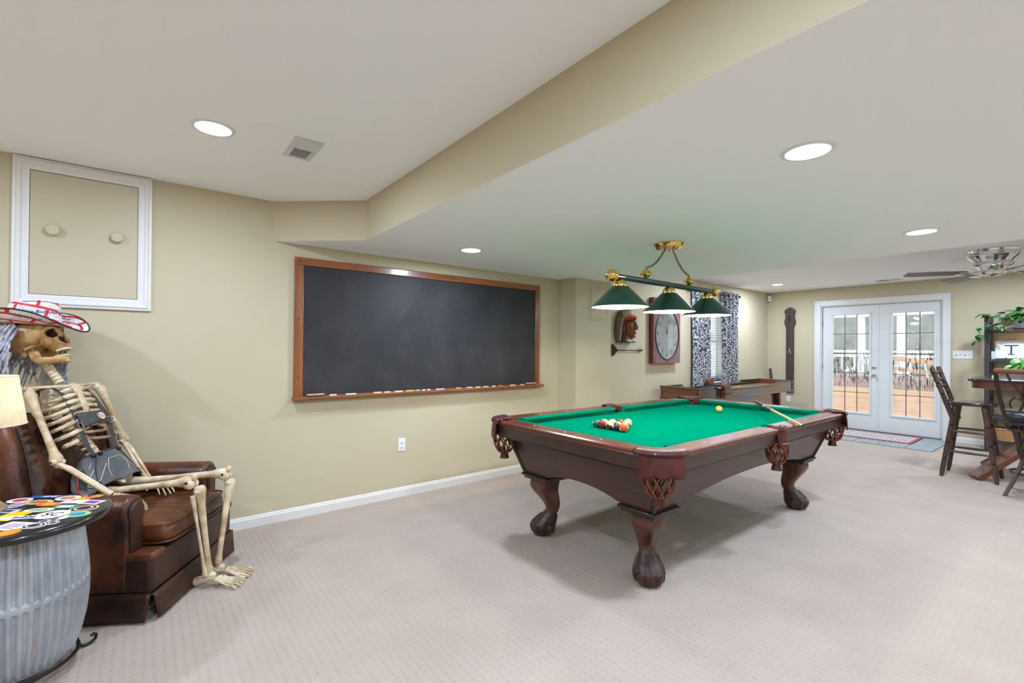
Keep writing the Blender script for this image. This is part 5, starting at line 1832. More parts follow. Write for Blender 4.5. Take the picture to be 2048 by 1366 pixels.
# lower jaw, opened
JAW = Matrix.Translation((-0.004, 0, -0.036)) @ Matrix.Rotation(rad(9), 4, 'Y') @ Matrix.Translation((0.004, 0, 0.036))
g = G()
g.X = JAW
for s in (-1, 1):
    g.tube([(-0.004, s * 0.052, -0.036), (0.000, s * 0.052, -0.055), (0.006, s * 0.051, -0.080), (0.014, s * 0.049, -0.094), (0.040, s * 0.040, -0.100), (0.068, s * 0.026, -0.106), (0.086, s * 0.010, -0.110), (0.088, 0, -0.111)], [0.007, 0.009, 0.0105, 0.010, 0.0085, 0.0085, 0.009, 0.009], 12, flat=1.9)
    g.tube([(0.022, s * 0.050, -0.050), (0.016, s * 0.050, -0.075)], [0.004, 0.012], 8)
g.ell((0.092, 0, -0.117), (0.009, 0.017, 0.010), 12, 8)
jme = eval_mesh(g, dict(voxel=0.003, smooth=3, post=1, mat=M_skull))
jme.shade_smooth()
jo = bpy.data.objects.new('jaw', jme)
COL.objects.link(jo)
jo.parent = HEAD
g = G()
g.X = JAW
tooth_row(g, -0.094, 1, 12, (0.030, 0.026), 0.062, 0.009)
obj('lower_teeth', g, M_tooth, HEAD, bevel=0.001)
for s in (-1, 1):
    obj('jaw_screw', G().tube([(-0.004, s * 0.050, -0.038), (-0.004, s * 0.066, -0.038)], 0.004, 8), M_iron, HEAD)

# ================================================================== HAT, WIG, SHORTS
def hat_print():
    m, n, l, b = mk('beer_label_print')
    tc = n.new('ShaderNodeTexCoord')
    sp = n.new('ShaderNodeSeparateXYZ')
    l.new(tc.outputs['UV'], sp.inputs[0])
    cb = n.new('ShaderNodeCombineXYZ')
    l.new(sp.outputs[0], cb.inputs[0])
    l.new(sp.outputs[1], cb.inputs[1])
    mp = n.new('ShaderNodeMapping')
    mp.inputs['Rotation'].default_value = (0, 0, rad(14))
    l.new(cb.outputs[0], mp.inputs[0])
    br = n.new('ShaderNodeTexBrick')
    br.offset = 0.35
    br.inputs['Scale'].default_value = 1
    br.inputs['Brick Width'].default_value = 0.125
    br.inputs['Row Height'].default_value = 0.052
    br.inputs['Mortar Size'].default_value = 0.0066
    br.inputs['Mortar Smooth'].default_value = 0.0
    br.inputs['Color1'].default_value = lin((238, 232, 222))
    br.inputs['Color2'].default_value = lin((226, 224, 224))
    br.inputs['Mortar'].default_value = lin((214, 30, 34))
    l.new(mp.outputs[0], br.inputs[0])
    vo = nd(n, 'ShaderNodeTexVoronoi')
    vo.inputs['Scale'].default_value = 40
    l.new(mp.outputs[0], vo.inputs['Vector'])
    rings = mth(n, l, 'SINE', mth(n, l, 'MULTIPLY', vo.outputs[0], 26))
    nz = noise(n, l, mp.outputs[0], 22, 2)
    scr = mth(n, l, 'MULTIPLY', mth(n, l, 'GREATER_THAN', rings, 0.55), mth(n, l, 'GREATER_THAN', nz, 0.47))
    scr = mth(n, l, 'MULTIPLY', scr, mth(n, l, 'SUBTRACT', 1.0, br.outputs['Fac']))
    c1 = mixc(n, l, mth(n, l, 'MULTIPLY', scr, 0.7), br.outputs[0], lin((96, 104, 132)))
    l.new(c1, b.inputs['Base Color'])
    b.inputs['Roughness'].default_value = 0.55
    return m
M_hat = hat_print()
M_bind = pmat('black_hat_binding', (26, 26, 30), 0.6)
HAT = thing('cowboy_hat', 'white and red beer-label print cowboy hat on the skull', 'hat', (0, 0, 0))
hq = Matrix.Translation(CO) @ Matrix.Rotation(CA, 4, 'Z') @ Matrix.Translation((-0.842, 0, 1.418)) @ Matrix.Rotation(rad(4), 4, 'Z') @ Matrix.Rotation(rad(2), 4, 'Y')
HAT.matrix_world = hq
def brim_pt(th, f):
    ex, ey = 0.112, 0.092
    R = 1 + 1.15 * f
    x = ex * cos(th) * (1 + (1.12 if cos(th) > 0 else 0.95) * f)
    y = ey * sin(th) * (1 + 0.86 * f)
    z = 0.070 * abs(sin(th)) ** 2.2 * f ** 1.6 - 0.030 * abs(cos(th)) ** 3 * f ** 1.3 - 0.004
    return Vector((x, y, z))
def uv_sheet(name, fn, nu, nv, mat, parent, uvf, solid=0.003):
    o = obj(name, G().sheet(fn, nu, nv, cu=True), mat, parent, solid=solid, fix=False, ang=180)
    me = o.data
    uvl = me.uv_layers.new(name='UVMap')
    for pl in me.polygons:
        us = []
        for li in pl.loop_indices:
            vi = me.loops[li].vertex_index
            us.append([li, (vi // nv) / nu, (vi % nv) / (nv - 1)])
        if max(q[1] for q in us) - min(q[1] for q in us) > 0.5:
            for q in us:
                if q[1] < 0.5:
                    q[1] += 1
        for li, u, v in us:
            uvl.data[li].uv = uvf(u, v)
    return o
uv_sheet('brim', lambda u, v: brim_pt(2 * pi * u, v), 72, 12, M_hat, HAT, lambda u, v: (u * 0.9, v * 0.13))
obj('brim_binding', G().tube([brim_pt(2 * pi * k / 72, 1.0) for k in range(72)], 0.0042, 7, closed=True), M_bind, HAT)
def crown_pt(u, v):
    th = 2 * pi * u
    prof = [(0.0, 1.0, 0.0), (0.35, 0.97, 0.052), (0.65, 0.93, 0.094), (0.82, 0.86, 0.114), (0.92, 0.64, 0.121), (1.0, 0.02, 0.106)]
    for (a0, r_0, z_0), (a1, r_1, z_1) in zip(prof[:-1], prof[1:]):
        if a0 <= v <= a1:
            k_ = (v - a0) / (a1 - a0)
            r, z = r_0 + (r_1 - r_0) * k_, z_0 + (z_1 - z_0) * k_
            break
    pinch = 1 - 0.16 * max(0, cos(th)) ** 2 * v * (abs(sin(th)) ** 0.5) * 1.6
    crease = -0.020 * max(0, 1 - abs(sin(th)) * 1.3) * max(0, v - 0.55) * 1.6
    return Vector((0.113 * cos(th) * r, 0.093 * sin(th) * r * pinch, z - 0.006 + crease + 0.010 * v * cos(th)))
uv_sheet('crown', crown_pt, 56, 22, M_hat, HAT, lambda u, v: (u * 0.62 + 0.02, v * 0.15 + 0.2))
obj('crown_piping', G().tube([crown_pt(k / 40 * 0.5 - 0.25, 0.83) for k in range(41)], 0.003, 6), M_bind, HAT)
# label lettering printed on brim and crown
def brim_text(s, th0, f0, size, flip=1):
    vs, fs = text_geo(s, size)
    out = []
    for v in vs:
        th = th0 + v.x / 0.15
        p = brim_pt(th, f0 + v.y / 0.095)
        e = brim_pt(th, f0 + v.y / 0.095 + 0.01) - p
        t_ = brim_pt(th + 0.01, f0 + v.y / 0.095) - p
        nrm = t_.cross(e).normalized()
        out.append(p - nrm * 0.0032 * flip)
    return out, fs
M_ink = pmat('navy_label_ink', (40, 48, 92), 0.6)
for fl in (1, -1):
    for k in range(7):
        vs, fs = brim_text('Budweiser', rad(-172 + 51 * k), 0.72, 0.020, fl)
        if fl < 0:
            vs2, fs = text_geo('Budweiser', 0.020)
            vs = []
            for v in vs2:
                th = rad(-172 + 51 * k) - v.x / 0.15
                w = 0.72 + v.y / 0.095
                p = brim_pt(th, w)
                e = brim_pt(th, w + 0.01) - p
                t_ = brim_pt(th + 0.01, w) - p
                vs.append(p + t_.cross(e).normalized() * 0.0032)
        obj('label_lettering', G().add(vs, fs), M_ink, HAT, smooth=False, fix=False)
for k in range(6):
    vs, fs = text_geo('Budweiser', 0.024)
    o_ = []
    for v in vs:
        u = (-0.42 + 0.17 * k + v.x / 0.62)
        q = 0.44 + v.y / 0.14
        p = crown_pt(u % 1.0, q)
        o_.append(p + Vector((p.x, p.y, 0)).normalized() * 0.0032)
    obj('label_lettering', G().add(o_, fs), M_ink, HAT, smooth=False, fix=False)

# grey wig
M_hair = pmat('grey_wig_hair', (186, 184, 192), 0.55, col2=(124, 122, 132), nscale=40)
WG = thing('grey_wig', 'long wavy grey wig hanging from under the cowboy hat', 'wig', tuple(CO), CA)
rw = random.Random(5)
g = G()
for k in range(134):
    th = rad(rw.uniform(100, 272)) if k < 98 else (rad(rw.uniform(72, 100)))
    ex = 0.100 + rw.uniform(-0.012, 0.012)
    c = Vector((-0.850 + ex * cos(th), 0.084 * sin(th) * 1.05, 1.405 + rw.uniform(-.02, .0)))
    L_ = rw.uniform(0.20, 0.34)
    pts, rs = [], []
    ph = rw.uniform(0, 6.28)
    outx, outy = cos(th), sin(th)
    for q in range(10):
        f = q / 9
        sp_ = 0.012 + 0.055 * sin(f * pi * 0.7)
        pts.append(c + Vector((outx * sp_ + 0.010 * sin(ph + f * 8), outy * sp_ + 0.010 * cos(ph + f * 7), -L_ * f)))
        rs.append(0.0070 * (1 - 0.7 * f) + 0.001)
    g.tube(pts, rs, 5)
hr = obj('hair_strands', g, M_hair, WG)
hr['kind'] = 'stuff'
def scalp(u, v):
    th = rad(95 + 170 * u)
    ph = rad(5 + 75 * v)
    return Vector((-0.850 + 0.105 * cos(th) * sin(ph + .25), 0.093 * sin(th) * sin(ph + .25), 1.36 + 0.085 * cos(ph)))
obj('wig_cap', G().sheet(scalp, 20, 8), M_hair, WG, solid=0.003, fix=False)

# leather shorts with braces
M_short = leather('grey_suede', (74, 74, 76), (106, 106, 108), 0.8, 7)
M_shortd = leather('olive_suede', (78, 76, 64), (104, 100, 84), 0.85, 7)
M_strap = pmat('dark_grey_strap_leather', (46, 45, 46), 0.5, col2=(62, 60, 60), nscale=30)
M_piped = pmat('red_piping', (190, 40, 36), 0.5)
M_stitch = pmat('cream_stitching', (214, 196, 160), 0.6)
M_leafe = pmat('dark_green_applique', (48, 62, 48), 0.85)
M_buck = pmat('nickel_buckle', (205, 200, 190), 0.25, 0.9)
SHT = thing('leather_shorts', 'grey leather shorts with braces worn by the skeleton', 'shorts', tuple(CO), CA)
sec = [((-0.520, 0.716), 0.108, 0.060, 66), ((-0.516, 0.680), 0.132, 0.074, 62), ((-0.508, 0.630), 0.172, 0.092, 55), ((-0.488, 0.580), 0.200, 0.098, 46), ((-0.455, 0.548), 0.210, 0.086, 35), ((-0.415, 0.530), 0.204, 0.072, 25)]
def shorts_pt(u, v, off=0.0):
    f = v * (len(sec) - 1)
    i = min(int(f), len(sec) - 2)
    k_ = f - i
    (c0, a0, b0, t0), (c1, a1, b1, t1) = sec[i], sec[i + 1]
    cx_, cz_ = c0[0] + (c1[0] - c0[0]) * k_, c0[1] + (c1[1] - c0[1]) * k_
    aa, bb_, tt_ = a0 + (a1 - a0) * k_ + off, b0 + (b1 - b0) * k_ + off, rad(t0 + (t1 - t0) * k_)
    th = 2 * pi * u - pi / 2        # u=.5 is the front/top middle
    w = sin(th)
    y = cos(th)
    wr = 1 + 0.035 * sin(9 * th + 6 * v) * v
    dx, dz = sin(tt_), cos(tt_)
    b_use = bb_ * (0.75 if w < 0 else 1.0)
    valley = -0.020 * max(0, 1 - abs(y) * 3) * v if w > 0 else 0
    return Vector((cx_ + (w * b_use + valley) * dx * wr, y * aa * wr, cz_ + (w * b_use + valley) * dz * wr))
def sideband(u, v):
    return shorts_pt(u, v)
gs = G()
nu, nv = 56, 22
gs.sheet(shorts_pt, nu, nv, cu=True)
o = obj('shorts_body', gs, [M_short, M_shortd], SHT, solid=0.004, fix=False, ang=180)
for pl in o.data.polygons:
    ci = sum((pl.vertices[q] // nv) for q in range(4)) / 4 / nu
    pl.material_index = 1 if (ci > 0.80 or ci < 0.30) else 0
def curve_on(us, r=0.0022, off=0.005, m=None, nm='trim'):
    pts = []
    for (u0_, v0_), (u1_, v1_) in zip(us[:-1], us[1:]):
        for q in range(6):
            pts.append(shorts_pt((u0_ + (u1_ - u0_) * q / 6) % 1, v0_ + (v1_ - v0_) * q / 6, off))
    pts.append(shorts_pt(us[-1][0] % 1, us[-1][1], off))
    return obj(nm, G().tube(pts, r, 6), m, SHT)
# u: .5 front middle, larger u = its right (towards the camera)... both sides are trimmed alike
for s in (-1, 1):
    curve_on([(.5 + s * .215, .28), (.5 + s * .23, .98)], 0.004, 0.004, M_piped, 'red_piping')
    curve_on([(.5 + s * .115, .02), (.5 + s * .115, .95)], 0.0032, 0.004, M_bind, 'side_seam')
    curve_on([(.5 + s * .04, .30), (.5 + s * .055, .55), (.5 + s * .05, .85)], 0.0016, 0.005, M_stitch, 'stitching')
    curve_on([(.5 + s * .06, .42), (.5 + s * .10, .78), (.5 + s * .15, .90), (.5 + s * .17, .78), (.5 + s * .125, .45)], 0.0016, 0.005, M_stitch, 'stitching')
    for u_, v_ in ((.5 + s * .085, .07), (.5 + s * .135, .07)):
        p = shorts_pt(u_, v_, 0.006)
        obj('button', G().ell(p, 0.010, 12, 8), M_iron, SHT)
    # leaf applique beside the piping
    def lf(u, v):
        w = 0.055 * sin(pi * v) * (0.6 + 0.4 * abs(sin(7 * v)))
        return shorts_pt((.5 + s * (.19 + w * (u - .5) * 1.3)) % 1, .30 + .55 * v, 0.003)
    obj('leaf_applique', G().sheet(lf, 6, 16), M_leafe, SHT, solid=0.002, fix=False)
curve_on([(.46, .30), (.54, .30)], 0.0016, 0.005, M_stitch, 'stitching')
curve_on([(k / 20, .01) for k in range(21)], 0.005, 0.002, M_strap, 'waistband')
def strap(pts, w, nm='strap'):
    pts = [Vector(p) for p in pts]
    fine = []
    for a_, b_ in zip(pts[:-1], pts[1:]):
        for q in range(4):
            fine.append(a_.lerp(b_, q / 4))
    fine.append(pts[-1])
    return obj(nm, G().tube(fine, w, 10, flat=0.10, up=nx_), M_strap, SHT)
sR = [(-0.470, -0.085, 0.712), (-0.500, -0.09, 0.760), (-0.528, -0.09, 0.83), (-0.548, -0.09, 0.886), (-0.575, -0.088, 0.945), (-0.612, -0.082, 1.012), (-0.650, -0.08, 1.058), (-0.70, -0.08, 1.085), (-0.76, -0.075, 1.06), (-0.775, -0.07, 0.98)]
sL = [(-0.475, 0.080, 0.714), (-0.500, 0.088, 0.77), (-0.520, 0.092, 0.85), (-0.540, 0.095, 0.905), (-0.570, 0.098, 0.95), (-0.612, 0.096, 1.012), (-0.650, 0.094, 1.052), (-0.70, 0.09, 1.08), (-0.76, 0.085, 1.06), (-0.775, 0.08, 0.98)]
s1_ = strap(sR, 0.0155)
s2_ = strap(sL, 0.0155)
# chest piece with round badge
def chest(u, v):
    y = -0.090 + 0.182 * u
    zc = 0.905 + 0.012 * sin(pi * u)
    h = 0.030 + 0.012 * (abs(2 * u - 1)) ** 2
    z = zc + h * (2 * v - 1)
    x = -0.538 - 0.42 / 0.907 * (z - 0.886) + 0.030 * sin(pi * u)
    return Vector((x, y, z))
cp = obj('chest_piece', G().sheet(chest, 16, 6), M_strap, SHT, solid=0.004, fix=False)
Rbd = Vector((0, 0, 1)).rotation_difference(nx_).to_matrix()
bc = chest(0.60, 0.5) + nx_ * 0.004
bdg = obj('badge', G().lathe([(0.024, 0), (0.024, 0.003), (0.021, 0.004), (0.001, 0.005)], 24, bc, Rbd), pmat('ivory_badge', (222, 206, 182), 0.4), SHT)
g = G().tube([bc + Rbd @ Vector((0.022 * cos(a_), 0.022 * sin(a_), 0.004)) for a_ in [2 * pi * q / 24 for q in range(24)]], 0.0022, 6, closed=True)
obj('badge_rim', g, pmat('badge_rim_red', (120, 44, 40), 0.5), bdg)
g = G()
for q, (xx, yy) in enumerate(((-.004, .002), (.004, .006), (.007, -.002), (0, -.008), (-.009, -.006))):
    g.ell(bc + Rbd @ Vector((xx, yy, 0.005)), (0.004, 0.0025, 0.001), 8, 5, Rbd @ Matrix.Rotation(q, 3, 'Z'))
obj('badge_print', g, M_black, bdg)
for c, nm in ((Vector((-0.540, -0.09, 0.880)), 'buckle'), (Vector((-0.528, 0.094, 0.886)), 'buckle')):
    g = G()
    cs = [c + nx_ * 0.007 + Vector((0, sy * 0.021, 0)) + ax_ * (sa * 0.017) for sy, sa in ((-1, -1), (1, -1), (1, 1), (-1, 1))]
    g.tube(cs, 0.0028, 6, closed=True)
    g.tube([c + nx_ * 0.008 - ax_ * 0.017, c + nx_ * 0.010 + ax_ * 0.017], 0.002, 6)
    obj(nm, g, M_buck, SHT)

# ================================================================== BARREL TABLE
def zinc():
    m, n, l, b = mk('galvanised_steel')
    v = coords(n, l, (1, 1, 0.6))
    f = noise(n, l, v, 7, 5, 0.7, 0.4)
    base = ramp(n, l, f, [(0.3, lin((136, 142, 150))), (0.7, lin((186, 188, 192)))])
    v2 = coords(n, l, (9, 9, 0.9))
    r = noise(n, l, v2, 1.6, 3, 0.6)
    rs = ramp(n, l, r, [(0.68, (0, 0, 0, 1)), (0.78, (1, 1, 1, 1))])
    l.new(mixc(n, l, mth(n, l, 'MULTIPLY', rs, 0.6), base, lin((172, 126, 74))), b.inputs['Base Color'])
    b.inputs['Metallic'].default_value = 0.35
    b.inputs['Roughness'].default_value = 0.5
    bumpn(n, l, b, noise(n, l, v, 70, 3), 0.15, 0.003)
    return m
M_zinc = zinc()
M_blk = pmat('glossy_black_top', (22, 20, 20), 0.22, coat=0.3)
BT = thing('barrel_table', 'round side table of a corrugated galvanised barrel with a stickered black top', 'side table', (-0.388, 2.635, 0))
bp = [(0.062, 0.160), (0.075, 0.172), (0.12, 0.188), (0.20, 0.204), (0.28, 0.212), (0.318, 0.213), (0.33, 0.218), (0.345, 0.218), (0.357, 0.213), (0.42, 0.209), (0.50, 0.200), (0.57, 0.192), (0.580, 0.197), (0.597, 0.197)]
def barrel(u, v):
    f = v * (len(bp) - 1)
    i = min(int(f), len(bp) - 2)
    k_ = f - i
    z, r = bp[i][0] + (bp[i + 1][0] - bp[i][0]) * k_, bp[i][1] + (bp[i + 1][1] - bp[i][1]) * k_
    cor = 0.0058 * cos(46 * 2 * pi * u)
    if 0.322 < z < 0.353 or z > 0.575 or z < 0.07:
        cor = 0
    th = 2 * pi * u
    return Vector(((r + cor) * cos(th), (r + cor) * sin(th), z))
obj('barrel', G().sheet(barrel, 46 * 8, 40, cu=True), M_zinc, BT, fix=False, ang=180, solid=0.002)
obj('barrel_bottom', G().lathe([(0.001, 0.064), (0.165, 0.064), (0.165, 0.060), (0.001, 0.060)], 40, cap=False), M_zinc, BT)
TT = obj('table_top', G().lathe([(0.001, 0.597), (0.275, 0.597), (0.286, 0.601), (0.290, 0.612), (0.287, 0.624), (0.278, 0.631), (0.001, 0.632)], 72, cap=False), M_blk, BT, ang=50)
obj('stand_ring', G().tube([(0.185 * cos(a_), 0.185 * sin(a_), 0.052) for a_ in [2 * pi * q / 48 for q in range(48)]], 0.007, 8, closed=True), M_iron, BT)
for a0 in (22, 142, 262):
    a_ = rad(a0)
    dr = Vector((cos(a_), sin(a_), 0))
    prof = [(0.186, 0.066), (0.190, 0.040), (0.200, 0.014), (0.216, 0.0065), (0.234, 0.008), (0.250, 0.018), (0.254, 0.034), (0.244, 0.042), (0.234, 0.036)]
    fine = []
    for (p, q), (p2, q2) in zip(prof[:-1], prof[1:]):
        fine += [dr * p + Vector((0, 0, q)), dr * ((p + p2) / 2) + Vector((0, 0, (q + q2) / 2))]
    fine.append(dr * prof[-1][0] + Vector((0, 0, prof[-1][1])))
    obj('scroll_foot', G().tube(fine, 0.0062, 8), M_iron, BT)
SMAT = {}
def sm(c):
    if c not in SMAT:
        SMAT[c] = pmat('sticker_%d_%d_%d' % c, c, 0.35)
    return SMAT[c]
WH, BK = (238, 236, 232), (26, 24, 26)
stk = [(-0.025, 0.201, 0.045, 0.034, 'o', WH, (200, 60, 90), ''), (-0.024, 0.125, 0.030, 0.040, 'o', (226, 218, 232), (120, 90, 150), 'abc'), (0.069, 0.194, 0.078, 0.016, 'r', (36, 92, 170), WH, 'AINZ'), (0.042, 0.122, 0.056, 0.032, 'o', (226, 196, 150), (170, 120, 70), ''), (0.133, 0.121, 0.048, 0.034, 'o', WH, (210, 120, 50), ''),
       (0.191, 0.069, 0.026, 0.028, 'r', (250, 178, 20), None, ''), (0.215, 0.079, 0.020, 0.022, 'r', (222, 84, 92), None, ''), (0.232, 0.084, 0.018, 0.020, 'r', (236, 150, 60), None, ''), (0.081, 0.059, 0.048, 0.026, 'o', (246, 98, 24), (252, 184, 40), ''), (0.153, 0.043, 0.042, 0.020, 'r', (226, 214, 212), None, ''),
       (0.219, -0.011, 0.044, 0.026, 'r', (226, 222, 232), (120, 70, 170), ''), (0.137, -0.019, 0.046, 0.022, 'r', (60, 150, 140), (226, 236, 230), ''), (0.200, -0.094, 0.050, 0.042, 'o', (236, 190, 160), BK, 'ring'), (0.059, -0.013, 0.054, 0.026, 'o', (234, 238, 220), (150, 190, 150), ''), (0.109, -0.114, 0.056, 0.050, 'o', WH, BK, 'SC'),
       (0.187, -0.168, 0.046, 0.034, 'o', (150, 196, 130), (40, 140, 170), ''), (-0.013, -0.045, 0.040, 0.050, 'r', (250, 214, 16), None, ''), (0.030, -0.092, 0.080, 0.018, 'r', WH, (40, 60, 160), 'bubba'), (0.013, -0.193, 0.050, 0.040, 'r', (232, 228, 234), (150, 110, 150), 'abc'), (0.074, -0.235, 0.040, 0.030, 'o', WH, BK, 'ring'),
       (0.096, -0.199, 0.020, 0.022, 'o', WH, BK, 'ring'), (0.122, -0.204, 0.018, 0.018, 'o', WH, BK, 'ring'), (0.124, -0.238, 0.020, 0.020, 'o', WH, BK, 'ring'), (0.014, -0.272, 0.034, 0.036, 'o', (246, 122, 30), (252, 190, 60), 'abc'), (0.148, -0.187, 0.016, 0.016, 'o', WH, None, ''), (-0.040, 0.045, 0.045, 0.020, 'r', (220, 226, 236), (50, 70, 120), ''),
       (-0.12, -0.05, 0.05, 0.04, 'o', (220, 60, 50), WH, ''), (-0.13, -0.16, 0.05, 0.035, 'r', (60, 120, 180), WH, ''), (-0.05, -0.22, 0.04, 0.04, 'o', WH, (40, 120, 80), ''), (-0.19, 0.0, 0.045, 0.04, 'o', (240, 200, 60), BK, '')]
ca_ = rad(-37)
for i, (x, y, a_, b_, kd, c1, c2, tx) in enumerate(stk):
    y += 0.045
    rot = ca_ + random.uniform(-.12, .12) + (rad(10) if tx == 'bubba' else 0)
    def place(p, z):
        return (x + p[0] * cos(rot) - p[1] * sin(rot), y + p[0] * sin(rot) + p[1] * cos(rot), z)
    zz = 0.6321 + i * 0.00002
    def shape(sa, sb):
        if kd == 'o':
            return [(sa * cos(2 * pi * q / 28), sb * sin(2 * pi * q / 28)) for q in range(28)]
        return [(-sa, -sb), (sa, -sb), (sa, sb), (-sa, sb)]
    def flat(nm, sa, sb, z, col):
        pl = shape(sa, sb)
        n = len(pl)
        g = G().add([place(p, z - 0.0003) for p in pl] + [place(p, z + 0.0003) for p in pl], [tuple(range(n))[::-1], tuple(range(n, 2 * n))] + [(q, (q + 1) % n, n + (q + 1) % n, n + q) for q in range(n)])
        return obj(nm, g, sm(col), TT, smooth=False)
    flat('sticker', a_, b_, zz, c1)
    if c2 and tx == 'ring':
        for q, cc in ((0.84, c2), (0.66, c1), (0.5, c2)):
            flat('sticker_print', a_ * q, b_ * q, zz + 0.0006 * (1 + (0.84 - q) * 3), cc)
    elif c2 and tx:
        txt = {'abc': ''}.get(tx, tx)
        if txt:
            vs, fs = text_geo(txt, b_ * (1.7 if kd == 'r' else 1.1), 0, 0.0012)
            mxx = max(abs(v.x) for v in vs)
            kx = min(1.0, a_ * 0.85 / mxx)
            obj('sticker_print', G().add([place((v.x * kx, v.y), zz + 0.0008) for v in vs], fs), sm(c2), TT, smooth=False, fix=False)
        else:
            for q in range(4):
                g = G()
                yy = b_ * (0.5 - 0.33 * q)
                ww = a_ * (0.72 - 0.1 * abs(q - 1.5))
                g.add([place(p, zz + 0.0008) for p in ((-ww, yy - b_ * .07), (ww, yy - b_ * .07), (ww, yy + b_ * .07), (-ww, yy + b_ * .07))], [(0, 1, 2, 3)])
                obj('sticker_print', g, sm(c2), TT, smooth=False, fix=False)
    elif c2:
        flat('sticker_print', a_ * 0.62, b_ * 0.58, zz + 0.0005, c2)

# ------------------------------------------------------------------ table lamp
def shade_mat():
    m = bpy.data.materials.new('cream_floral_shade')
    m.use_nodes = True
    n, l = m.node_tree.nodes, m.node_tree.links
    for x in list(n):
        n.remove(x)
    out = n.new('ShaderNodeOutputMaterial')
    tc = n.new('ShaderNodeTexCoord')
    w = noise(n, l, tc.outputs['Object'], 14, 2)
    vo = nd(n, 'ShaderNodeTexVoronoi', feature='DISTANCE_TO_EDGE')
    vo.inputs['Scale'].default_value = 44
    mp = n.new('ShaderNodeMapping')
    mp.inputs['Scale'].default_value = (1, 1, 0.45)
    mp.inputs['Rotation'].default_value = (0.5, 0.4, 0)
    l.new(tc.outputs['Object'], mp.inputs[0])
    va = n.new('ShaderNodeVectorMath')
    va.operation = 'ADD'
    l.new(mp.outputs[0], va.inputs[0])
    ws = n.new('ShaderNodeVectorMath')
    ws.operation = 'SCALE'
    l.new(w, ws.inputs[0])
    ws.inputs['Scale'].default_value = 0.03
    l.new(ws.outputs[0], va.inputs[1])
    l.new(va.outputs[0], vo.inputs['Vector'])
    ln = mth(n, l, 'LESS_THAN', vo.outputs[0], 0.014)
    col = mixc(n, l, mth(n, l, 'MULTIPLY', ln, 0.5), lin((224, 202, 174)), lin((110, 96, 92)))
    df, tl, mx = n.new('ShaderNodeBsdfDiffuse'), n.new('ShaderNodeBsdfTranslucent'), n.new('ShaderNodeMixShader')
    mx.inputs[0].default_value = 0.5
    l.new(col, df.inputs[0])
    l.new(col, tl.inputs[0])
    l.new(df.outputs[0], mx.inputs[1])
    l.new(tl.outputs[0], mx.inputs[2])
    l.new(mx.outputs[0], out.inputs[0])
    return m
M_lampw = wood('turned_lamp_wood', (120, 98, 74), (164, 138, 106), 'x', 20, 0.6)
LM = thing('table_lamp', 'table lamp with a cream flower-drawn drum shade on the barrel table', 'table lamp', (-0.522, 2.762, 0.6335))
obj('lamp_base', G().lathe([(0.090, 0), (0.092, 0.008), (0.086, 0.016), (0.080, 0.020), (0.070, 0.032), (0.050, 0.040), (0.028, 0.050)], 36), M_lampw, LM)
obj('lamp_stem', G().lathe([(0.026, 0.048), (0.016, 0.065), (0.020, 0.10), (0.030, 0.16), (0.020, 0.22), (0.014, 0.28), (0.012, 0.33)], 24), M_lampw, LM)
obj('socket', G().lathe([(0.014, 0.33), (0.016, 0.34), (0.016, 0.385), (0.010, 0.39)], 16), M_brass, LM)
obj('bulb', G().lathe([(0.012, 0.388), (0.028, 0.43), (0.030, 0.45), (0.018, 0.475), (0.001, 0.48)], 18), M_bulb, LM)
obj('lamp_shade', G().lathe([(0.144, 0.345), (0.117, 0.540)], 64, cap=False), shade_mat(), LM, fix=False)
M_srim = pmat('shade_rim_cream', (228, 214, 190), 0.7)
for rr_, zz_ in ((0.144, 0.345), (0.117, 0.540)):
    obj('shade_rim', G().tube([(rr_ * cos(q), rr_ * sin(q), zz_) for q in [2 * pi * k / 48 for k in range(48)]], 0.002, 6, closed=True), M_srim, LM)
g = G().tube([(0.0, 0, 0.53), (0.0, 0, 0.545)], 0.004, 6)
for q in range(3):
    a_ = 2 * pi * q / 3
    g.tube([(0, 0, 0.532), (0.117 * cos(a_), 0.117 * sin(a_), 0.538)], 0.0018, 5)
obj('spider', g, M_brass, LM)
ld = bpy.data.lights.new('table_lamp_light', 'POINT')
ld.energy = 0.42
ld.shadow_soft_size = 0.03
ld.color = (1.0, 0.84, 0.64)
lo = bpy.data.objects.new('table_lamp_light', ld)
COL.objects.link(lo)
lo.parent = LM
lo.location = (0, 0, 0.500)

# ================================================================== SHUFFLEBOARD TABLE along the far wall
M_shuf = wood('shuffleboard_walnut', (44, 30, 26), (72, 50, 42), 'x', 8, 0.12, 1.0)
M_shufy = wood('shuffleboard_walnut_end', (86, 48, 28), (134, 84, 52), 'y', 8, 0.3, 0.4)
M_navy = pmat('navy_felt', (30, 38, 54), 0.9)
M_lip = pmat('navy_black_rail_top', (34, 38, 50), 0.3, coat=0.4)
M_lane = wood('maple_lane', (176, 128, 74), (206, 160, 100), 'x', 10, 0.15, 0.6)
SB = thing('shuffleboard_table', 'long dark wooden shuffleboard table along the far wall', 'game table', (7.03, 3.445, 0))
hx_, hy_ = 1.47, 0.275
zb_, zh, zl_ = 0.635, 0.80, 0.755
prof = [(-hx_, zb_), (hx_, zb_), (hx_, zh), (0.80, zh), (0.76, zh - 0.012), (0.72, zl_), (-0.92, zl_), (-0.96, zh - 0.012), (-1.0, zh), (-hx_, zh)]
